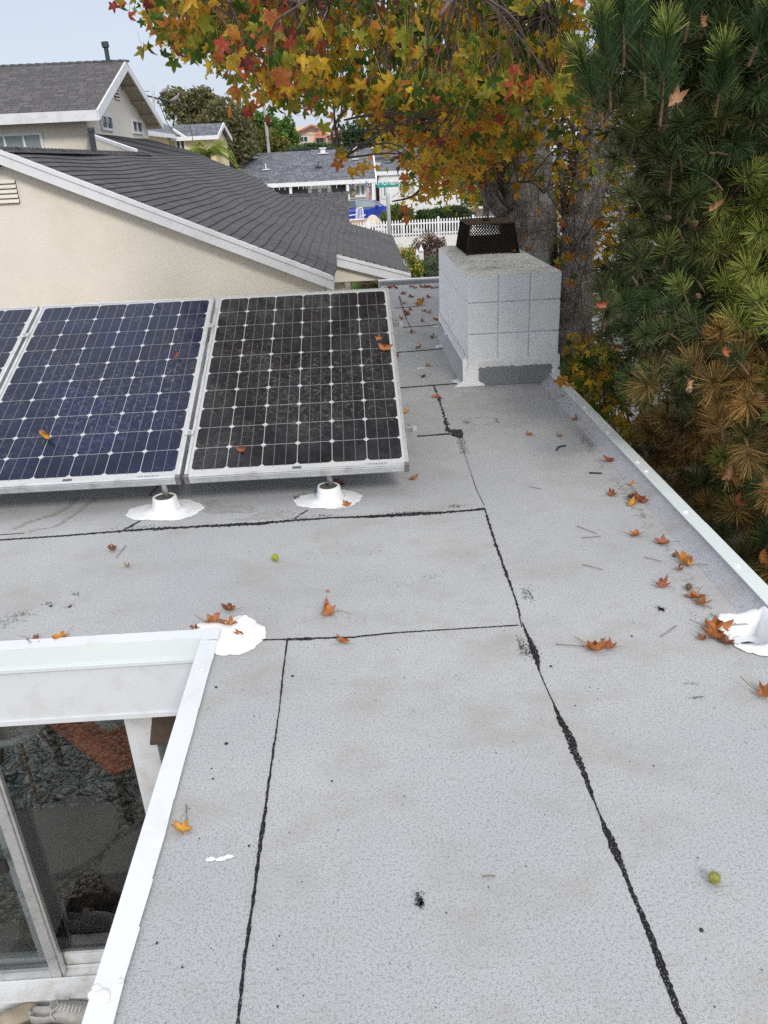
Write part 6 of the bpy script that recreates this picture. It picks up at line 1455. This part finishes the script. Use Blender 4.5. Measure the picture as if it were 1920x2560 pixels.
g.add(vs, [tuple(range(n_)), tuple(range(2*n_-1, n_-1, -1))]+[(i, i+n_, (i+1) % n_+n_, (i+1) % n_) for i in range(n_)]); g.build('body', blue, car)
def sideq(poly2, d=.012):
    return [(CXc+x, CYc-yoff(z)-d, cz+z) for x, z in poly2]
for pl in ([(-1.75, 1.02), (-1.62, 1.30), (-1.0, 1.44), (-.62, 1.47), (-.58, 1.02)], [(-.50, 1.02), (-.54, 1.47), (.1, 1.47), (.62, 1.35), (1.12, 1.04)]):
    g = MB(); g.add(sideq(pl), [tuple(range(len(pl)))]); g.build('side_window', M['blind_glass'] if pl[0][0] > -1 else M['dark_glass'], car)
g = MB(); q = [(CXc+.82, CYc-.60, cz+1.41), (CXc+1.45, CYc-.78, cz+1.06), (CXc+1.45, CYc+.78, cz+1.06), (CXc+.82, CYc+.60, cz+1.41)]; g.add(q, [(0, 1, 2, 3)]); g.build('windscreen', pm('screen', (.18, .26, .32), .1, .1), car)
g = MB(); g.tube([sideq([p_], .02)[0] for p_ in ((-1.85, 1.0), (-1.66, 1.33), (-1.0, 1.48), (.1, 1.51), (.66, 1.38), (1.2, 1.03))], .022, 5); g.build('window_trim', M['alu'], car)
for cx in (1.48, -1.42):
    wh_ = empty('wheel', (CXc+cx, CYc-.86, cz+.33), parent=car)
    g = MB(); g.tube([(CXc+cx, CYc-.90, cz+.33), (CXc+cx, CYc-.66, cz+.33)], .34, 24); g.build('tyre', M['black'], wh_)
    g = MB()
    for a in range(5): A_ = a*1.2566; g.bar((CXc+cx, CYc-.915, cz+.33), (CXc+cx+.24*math.cos(A_), CYc-.915, cz+.33+.24*math.sin(A_)), .02, .07, (0, 1, 0))
    g.tube([(CXc+cx+.25*math.cos(a), CYc-.915, cz+.33+.25*math.sin(a)) for a in np.linspace(0, 6.283, 21)], .022, 5); g.build('rim', M['alu'], wh_)
g = MB(); g.box((CXc+.80, CYc-1.06, cz+1.0), (CXc+1.0, CYc-.90, cz+1.14)); g.build('wing_mirror', blue, car)
g = MB(); g.box((CXc-1.0, CYc-.925, cz+.27), (CXc+1.0, CYc-.905, cz+.33)); g.build('sill_trim', M['alu'], car)
g = MB(); g.box((CXc-.56, CYc-.915, cz+.84), (CXc-.38, CYc-.903, cz+.87)); g.build('door_handle', M['alu'], car)
g = MB(); g.box((CXc+2.1, CYc-.86, cz+.66), (CXc+2.33, CYc-.60, cz+.78)); g.build('headlight', M['alu'], car)

# flag
def RL(x, y, Y): return P(900+x/11.85, 440+y/11.85, Y=Y)
flg = empty('flag', RL(260, 640, 60), 'striped flag with a blue starred corner hanging beside the house post', 'flag')
g = MB(); g.tube([RL(140, 50, 60.0), RL(345, 640, 60)], .03, 6); g.build('flagpole', M['alu'], flg)
fl_m = [pm('flag_red', (.60, .04, .07), .8), pm('flag_white', (.80, .80, .82), .8), pm('flag_blue', (.03, .05, .25), .8)]
g = MB(); a0, b0_, c0_, d0 = RL(165, 180, 60), RL(210, 160, 60), RL(345, 620, 60), RL(205, 605, 60)
for i in range(13):
    for j in range(14):
        def W(u, v): 
            p = (a0*(1-u)+b0_*u)*(1-v)+(d0*(1-u)+c0_*u)*v; return p+np.array([.04*math.sin(u*9+v*5), .12*math.sin(u*8+v*3), -.10*u*(v)])
        blue_ = j < 6 and True
        g.cm = 2 if (blue_ and (i+j*3) % 4 != 1) else (1 if blue_ else (0 if (i+j//4) % 2 == 0 else 1))
        g.add([W(i/13, j/14), W((i+1)/13, j/14), W((i+1)/13, (j+1)/14), W(i/13, (j+1)/14)], [(0, 1, 2, 3)])
g.build('cloth', fl_m, flg)

# street name sign
SGY = 38.
pB = P(975, 600, Y=SGY); sgn = empty('street_sign', (pB[0], SGY, GZ), 'green Moresby street name sign on a tapering grey metal post', 'street sign')
pt2 = RL(800, 350, SGY); g = MB(); g.tube([(pB[0], SGY, GZ), (pt2[0]+.02, SGY, pt2[2]-.35), (pt2[0], SGY, pt2[2])], [.10, .085, .05], 10); g.build('post', M['pole_metal'], sgn, smooth=True)
s0, s1 = RL(500, 350, SGY-.02), RL(1075, 215, SGY-.02)
g = MB(); g.box((s0[0], SGY-.05, s0[2]), (s1[0]+.12, SGY-.03, s1[2]+.07)); g.build('name_plate', pm('sign_green', (.0, .30, .24), .5, .03), sgn)
def text(s_, x, z, size, y, par, mat):
    cu = bpy.data.curves.new('lettering', 'FONT'); cu.body = s_; cu.size = size; cu.extrude = .002; cu.space_character = 1.05
    o = bpy.data.objects.new('lettering', cu); C.objects.link(o); o.parent = par; o.location = Vector((x, y, z))-WL[par]; o.rotation_euler = (math.pi/2, 0, 0); cu.materials.append(mat)
    me = bpy.data.meshes.new_from_object(o.evaluated_get(bpy.context.evaluated_depsgraph_get())); me.name = 'lettering'; m_ = bpy.data.objects.new('lettering', me); C.objects.link(m_)
    m_.parent = par; m_.location = Vector((x, y, z))-WL[par]; m_.rotation_euler = (math.pi/2, 0, 0); m_.scale = (.86, 1, 1); bpy.data.objects.remove(o); return m_
wl = pm('sign_white', (.85, .87, .86), .5, .02)
text('Moresby', s0[0]+.05, s0[2]+.10, .34, SGY-.054, sgn, wl); text('4700', s1[0]-.27, s0[2]+.07, .15, SGY-.054, sgn, wl); text('DR', s1[0]-.27, s0[2]+.27, .12, SGY-.054, sgn, wl)

# picket fences
def picket(x0, x1, y0, y1, h, gap, label, z0=GZ+.13, name='picket_fence', pw=.07, pointed=True, post=1.9):
    L = math.hypot(x1-x0, y1-y0); d = np.array([(x1-x0)/L, (y1-y0)/L, 0]); nn = np.array([-d[1], d[0], 0]); r = empty(name, ((x0+x1)/2, (y0+y1)/2, z0), label, 'fence')
    g = MB(); n_ = int(L/gap); o_ = np.array([x0, y0, z0])
    for k in range(n_):
        c = o_+d*(k+.5)*gap; hh = h
        q_ = [c-d*pw/2+np.array([0, 0, .06]), c+d*pw/2+np.array([0, 0, .06]), c+d*pw/2+np.array([0, 0, hh-.05]), c+np.array([0, 0, hh]), c-d*pw/2+np.array([0, 0, hh-.05])]
        g.prism(q_, nn*.02)
    g.build('pickets', M['white_paint'], r)
    for zz in (.18, h-.22):
        g = MB(); g.bar(o_+np.array([0, 0, zz])+nn*.04, o_+d*L+np.array([0, 0, zz])+nn*.04, .035, .07); g.build('rail', M['white_paint'], r)
    k = 0
    while k <= L+.01:
        c = o_+d*k+nn*.05; g = MB(); g.obox(c+np.array([0, 0, h/2+.04]), (d, nn, (0, 0, 1)), (.055, .055, h/2+.04)); g.build('post', M['white_paint'], r); k += post
    return r
picket(-1.0, 13.5, 44.6, 44.3, .92, .156, 'long white picket fence along the far side of the street', z0=GZ+.0)
# garden gate posts with finials
for px, py, w_, lab in ((960+512/5.53, 600+60/5.53, .05, 'taller white pointed post behind the grey green bush'), (960+455/5.53, 600+120/5.53, .036, 'shorter white pointed post behind the yellow bush')):
    q = P(px, py, Y=24.3); g = MB(); g.box((q[0]-w_*1.3, 24.25, GZ), (q[0]+w_*1.3, 24.35, q[2]-.22)); g.build('finial_post', M['white_paint'], None, lab, 'post', 'pointed white garden posts')
    o = bpy.context.scene.objects[-1] if False else None
    f = [x for x in C.objects if x.name.startswith('finial_post')][-1]
    g = MB(); g.lathe((q[0], 24.3, q[2]-.219), [(.07, 0), (.085, .04), (.05, .09), (.02, .17), (.004, .22)], 10)
    fo = g.build('finial', M['white_paint'], f, smooth=True)
# fence seen low down at the right under the pine
picket(3.3, 5.2, 13.4, 9.2, 1.0, .15, 'white picket fence glimpsed below the roof edge beside the trees', z0=GZ, pw=.085)

# shrubs and bushes
def bush(name, c, r, n_, size, colr, label, cat='bush', group=None, colb=None, fb=0, stemh=.3, elong=1.0):
    c = np.array(c, float); t = empty(name, (c[0], c[1], c[2]), label, cat, group)
    u = rng.normal(0, 1, (n_, 3)); u /= np.linalg.norm(u, axis=1, keepdims=True); rad = rng.uniform(.35, 1, n_)**.45
    lump = 1+.18*np.sin(u[:, 0]*5+c[0])*np.sin(u[:, 2]*6+c[1])+.12*np.sin(u[:, 1]*9)
    p = c+np.array([0, 0, r[2]])+u*rad[:, None]*lump[:, None]*np.array(r)
    p[:, 2] = np.maximum(p[:, 2], c[2]+.01)
    a = rng.normal(0, 1, (n_, 3)); a[:, 2] += .4; a /= np.linalg.norm(a, axis=1, keepdims=True); b = np.cross(a, rng.normal(0, 1, (n_, 3))); b /= np.linalg.norm(b, axis=1, keepdims=True)
    s_ = size*rng.uniform(.6, 1.3, (n_, 1))
    V = np.stack([p-a*s_*elong, p+b*s_*.45, p+a*s_*elong, p-b*s_*.45], 1).reshape(-1, 3)
    col = np.array(colr)*rng.uniform(.6, 1.5, (n_, 1))
    if colb is not None: mk_ = (rng.uniform(0, 1, n_) < fb) & (rad > .8); col[mk_] = np.array(colb)*rng.uniform(.8, 1.15, (mk_.sum(), 1))
    fast('foliage', V, np.arange(4*n_).reshape(-1, 4), M['foliage'], np.repeat(np.clip(col, 0, .9), 4, 0), t)
    g = MB()
    for k in range(5): q_ = c+np.array([U(-.5, .5)*r[0], U(-.5, .5)*r[1], r[2]*U(.6, 1.3)]); g.tube([c+np.array([U(-.1, .1)*r[0], 0, 0]), q_], [.03*max(r), .008*max(r)], 5)
    g.build('stems', M['twig'], t); return t
def gp_(x, y, Y): q = P(960+x/5.53, 600+y/5.53, Y=Y); return (q[0], Y, GZ+.02)
bush('flowering_bush', gp_(300, 300, 23.5), (.50, .5, .85), 5000, .035, (.10, .16, .035), 'tall bush of small yellow flowers by the corner of the shingle roof', colb=(.85, .62, .04), fb=.35)
bush('rosemary_bush', gp_(575, 500, 24.2), (.52, .5, .60), 9000, .035, (.13, .17, .10), 'rounded grey green bush between the yellow bush and the chimney', elong=1.8)
bush('low_green_bush', gp_(580, 540, 23.6), (.50, .4, .30), 4500, .03, (.09, .17, .035), 'low bright green bush at the foot of the grey green one', elong=1.5)
bush('dark_red_bush', gp_(650, 200, 26.2), (.62, .5, .85), 6000, .035, (.15, .085, .07), 'reddish brown bush standing behind the grey green one', elong=1.6)
bush('dark_green_bush', gp_(740, 400, 24.6), (.30, .4, .62), 4000, .03, (.035, .06, .03), 'narrow dark bush against the left side of the chimney')
bush('white_flower_bush', gp_(395, 440, 24.0), (.22, .3, .40), 2500, .03, (.16, .18, .13), 'small pale bush between the yellow and the grey green bush', colb=(.7, .7, .68), fb=.4)
q = P(780+730/4.88, 560+730/4.88, Z=GZ); bush('brown_shrub', (q[0], 26.5, GZ), (.45, .4, .30), 3000, .035, (.16, .13, .08), 'low brownish shrub seen under the porch beam')
for px, py, Y_, r, cl, lab in ((1350, 760, 47.5, (.9, .8, .7), (.13, .17, .05), 'spiky green shrub hiding the bonnet of the blue car'), (1400, 775, 46.5, (.5, .5, .6), (.10, .13, .03), 'olive shrub behind the picket fence, right of the car'), (1600, 780, 47, (1.0, .8, .55), (.05, .085, .03), 'green shrub behind the right part of the picket fence'), (1740, 790, 47.5, (1.2, .8, .6), (.06, .085, .035), 'green shrub behind the picket fence nearest the big trunk')):
    q = S2(px, py, Y_); bush('shrub', (q[0], Y_, GZ+.1), r, 3500, .10, cl, lab, 'shrub', 'shrubs behind the picket fence', elong=2)
# garden chair and wicker heap in front of the car
q = S2(1065, 800, 50); gc = empty('garden_chair', (q[0], 50, GZ), 'white metal garden chair with a slatted round back before the blue car', 'chair')
zc = S2(1065, 795, 50)[2]; g = MB(); x = q[0]
g.tube(catmull([(x-.22, 50.2, zc), (x-.16, 50.25, zc+.55), (x, 50.25, zc+.62), (x+.2, 50.25, zc+.6), (x+.24, 50.2, zc)], 4), .028, 5)
for k in range(4): g.tube([(x-.12+.09*k, 50.2, zc+.02), (x-.10+.09*k, 50.25, zc+.58)], .02, 4)
g.build('backrest', M['white_paint'], gc)
g = MB(); g.tube(catmull([(x-.75, 49.8, zc-.1), (x-.7, 49.8, zc+.22), (x-.35, 49.9, zc+.28), (x-.2, 50.1, zc+.26)], 4), .028, 5); g.tube(catmull([(x+.1, 49.6, zc+.2), (x+.35, 49.8, zc+.26), (x+.3, 50.1, zc+.2)], 4), .028, 5); g.build('armrest', M['white_paint'], gc)
g = MB(); g.box((x-.6, 49.6, zc-.02), (x+.25, 50.2, zc+.02)); g.build('seat', M['white_paint'], gc)
for dx in (-.55, .2):
    g = MB(); g.tube([(x+dx, 49.7, zc), (x+dx, 49.6, GZ+.02)], .025, 5); g.build('leg', M['white_paint'], gc)
q = S2(1080, 815, 49.2); g = MB(); r4_ = S2(1185, 765, 49.2)
g.box((S2(1005, 800, 49.2)[0], 49.2, GZ+.02), (S2(1180, 800, 49.2)[0], 50.4, q[2]+.12)); g.build('garden_planter', pm('tan_stone', (.40, .30, .22), .9, .2, 5), None, 'long low tan stone planter behind the picket fence', 'planter')
q = S2(1160, 795, 49.0); g = MB(); g.lathe((q[0], 48.9, GZ+.3), [(.7, 0), (.65, .2), (.35, .45), (.22, .62), (.06, .68)], 7); g.build('cloth_heap', pm('cream_cloth', (.62, .55, .45), .9, .15, 5), None, 'cream cloth heap at the end of the stone planter', 'cloth', smooth=True)

# palm
pl = empty('palm_tree', (-4.9, 30.5, GZ), 'feathery light green palm rising behind the dark shingle roof', 'palm')
c = np.array([-5.0, 30.5, 1.85]); g = MB(); g.tube([(-5.0, 30.5, GZ), (-4.98, 30.5, 0), c], [.16, .14, .10], 10); g.build('trunk', M['bark'], pl)
V_, F_, K_ = [], [], []
for i in range(15):
    a = i*2.4+.3; reach = U(.75, 1.15); hgt = U(.15, .65); fr = []
    for k in range(15):
        t = k/14; fr.append(c+np.array([math.cos(a)*reach*t*1.05, math.sin(a)*reach*t, hgt*math.sin(t*2.1)*1.1-.95*t*t*U(.97, 1.03)*reach]))
    d_ = np.array([math.cos(a), math.sin(a), 0]); s_ = np.array([-d_[1], d_[0], 0])
    for k in range(1, 15):
        for m_ in range(3):
            p = fr[k-1]*(1-m_/3)+fr[k]*(m_/3)
            for sg in (-1, 1):
                l = .34*math.sin(math.pi*min(1, .18+.8*k/14))+.05; e_ = p+s_*sg*l*.75+d_*l*.4+np.array([0, 0, -l*.55]); n0 = len(V_)
                V_ += [p-d_*.015, p+d_*.015, e_]; F_.append((n0, n0+1, n0+2)); cc = np.array([.20, .27, .05])*U(.6, 1.4)*(np.array([1.4, 1.1, 1]) if random.random() < .15 else 1); K_ += [cc]*3
fast('fronds', np.array(V_), np.array(F_), M['foliage'], np.clip(np.array(K_), 0, .8), pl)

# background trees
def bgtree(name, c, r, n_, size, colr, label, trunk=None, col2=None):
    t = empty(name, (c[0], c[1], GZ), label, 'tree', 'trees beyond the roofs')
    c = np.array(c, float); cl = [c+np.array([U(-.7, .7)*r[0], U(-.5, .5)*r[1], U(-.7, .75)*r[2]]) for _ in range(26)]
    cen_ = np.array(cl)[rng.integers(0, 26, n_)]; u = rng.normal(0, 1, (n_, 3)); u /= np.linalg.norm(u, axis=1, keepdims=True)
    p = cen_+u*(rng.uniform(.5, 1, (n_, 1))**.4)*np.array(r)*.36+rng.normal(0, .06, (n_, 3))*np.array(r)
    a = rng.normal(0, 1, (n_, 3)); a /= np.linalg.norm(a, axis=1, keepdims=True); b = np.cross(a, rng.normal(0, 1, (n_, 3))); b /= np.linalg.norm(b, axis=1, keepdims=True); s_ = size*rng.uniform(.5, 1.3, (n_, 1))
    V = np.stack([p-a*s_, p+b*s_*.6, p+a*s_, p-b*s_*.6], 1).reshape(-1, 3)
    tone = rng.uniform(.7, 1.35, 26)[rng.integers(0, 26, n_)]; col = np.array(colr)*(tone*rng.uniform(.7, 1.3, n_))[:, None]
    if col2 is not None: mk_ = rng.uniform(0, 1, n_) < .3; col[mk_] = np.array(col2)*rng.uniform(.7, 1.3, (mk_.sum(), 1))
    fast('crown', V, np.arange(4*n_).reshape(-1, 4), M['foliage'], np.repeat(col, 4, 0), t)
    g = MB(); g.tube([(c[0], c[1], GZ), (c[0]+.1, c[1], c[2])], [.25, .15], 7)
    for q_ in cl[:8]: g.tube([(c[0]+.1, c[1], c[2]-r[2]*.7), q_], [.10, .03], 5)
    g.build('trunk', M['bark'], t); return t
def ct(x, y, Y): return r3(x, y, Y=Y)
c = ct(700, 470, 72); bgtree('broad_tree', c, (3.1, 2.5, 1.9), 9000, .17, (.19, .19, .085), 'broad olive brown tree behind the pale yellow house', col2=(.17, .15, .08))
c = ct(1000, 680, 68); bgtree('round_tree', c, (2.6, 2.5, 2.6), 9000, .16, (.15, .17, .07), 'dark olive rounded tree right of the broad one', col2=(.18, .13, .08))
c = ct(1250, 720, 80); bgtree('green_tree', c, (3.0, 2.5, 2.6), 8000, .19, (.10, .20, .035), 'bright green tree left of the utility pole')
c = ct(1560, 780, 84); bgtree('small_green_tree', c, (1.9, 2.0, 2.3), 6000, .17, (.11, .20, .04), 'bright green tree right of the utility pole')
c = ct(1400, 820, 76); bgtree('yellow_green_tree', c, (2.3, 1.5, 1.4), 5000, .15, (.19, .18, .05), 'low yellow green tree in front of the utility pole')
c = P(950, 350, Y=88); bgtree('dark_tree', c, (4.6, 2.5, 2.6), 9000, .20, (.045, .085, .03), 'dark green tree behind the white street house')
c = P(1120, 350, Y=90); bgtree('dark_tree', c, (4.0, 2.5, 3.2), 7000, .22, (.055, .09, .03), 'dark green tree rising behind the autumn leaves left of the trunk')
c = P(790, 376, Y=110); bgtree('cypress_row', c, (4.2, 1.2, .8), 6000, .18, (.09, .15, .05), 'row of small green trees before the peach house')
for x_, y_, h_, lab in ((11, 24, 4.5, 'green garden tree to the right, seen between trunks'), (17, 36, 5.5, 'tall pale tree far right behind the sweetgum'), (8.5, 52, 3.5, 'green tree across the street behind the sweetgum trunk')):
    bgtree('garden_tree', (x_, y_, GZ+h_*.62), (2.4, 2.0, h_*.36), 5000, .12, (.16, .20, .05), lab)
bgtree('dark_hedge_tree', (4.6, 7.6, .3), (1.9, 1.2, 2.6), 14000, .06, (.035, .06, .02), 'dense dark green tree standing directly behind the pine', col2=(.20, .20, .03))
bgtree('dark_hedge_tree', (6.4, 10.5, .8), (2.6, 1.4, 2.8), 9000, .09, (.05, .08, .025), 'dark green tree further right behind the pine', col2=(.22, .22, .04))
rh = empty('right_house', (9, 16, GZ), 'white walled house glimpsed through leaves right of the trunks', 'house')
g = MB(); g.box((5.2, 15, GZ), (16, 24, .35)); g.build('wall', M['white_wall'], rh); g = MB(); g.prism([(4.7, 14.5, .35), (16.5, 14.5, .35), (16.5, 19.5, 1.6), (4.7, 19.5, 1.6)], (0, 0, .08)); g.build('roof', M['shingle_far'], rh)
window(rh, (7.2, 15, -.7), 1.4, 1.1, 'Y', 2, 'dark_glass')

# utility pole and wires
q0, q1 = r3(1405, 440, Y=75), r3(1455, 885, Y=75)
up_ = empty('utility_pole', (q1[0], 75, GZ), 'pale utility pole standing between the green trees', 'utility pole')
g = MB(); g.tube([(q1[0], 75, GZ), (q0[0], 75, q0[2]+2.5)], [.17, .13], 10); g.build('pole', M['concrete'], up_); g = MB(); g.box((q0[0]-1.1, 74.9, q0[2]+1.9), (q0[0]+1.1, 75.1, q0[2]+2.05)); g.build('crossarm', M['twig'], up_)
g = MB(); g.tube([(q1[0], 74.9, q0[2]-.8), (q1[0]+.35, 74.5, q0[2]-.75), (q1[0]+.5, 74.4, q0[2]-.72)], .04, 6); g.build('lamp_arm', M['alu'], up_)
for i, (y0_, y1_, Y_, lab) in enumerate(((868, 840, 78, 'lowest black power line over the far roofs'), (852, 824, 78, 'second black power line just above the lowest'), (640, 650, 80, 'thin wire crossing the green trees'), (700, 655, 84, 'upper thin wire right of the utility pole'))):
    a, b = r3(1000 if i < 2 else 860, y0_, Y=Y_), r3(4300, y1_-150+(0 if i < 2 else 60), Y=Y_+10); m_ = (a+b)/2-np.array([0, 0, .35]); g = MB(); g.tube(catmull([a, m_, b], 8), .045 if i < 2 else .02, 4); g.build('power_line', M['pipe'], None, lab, 'power line')
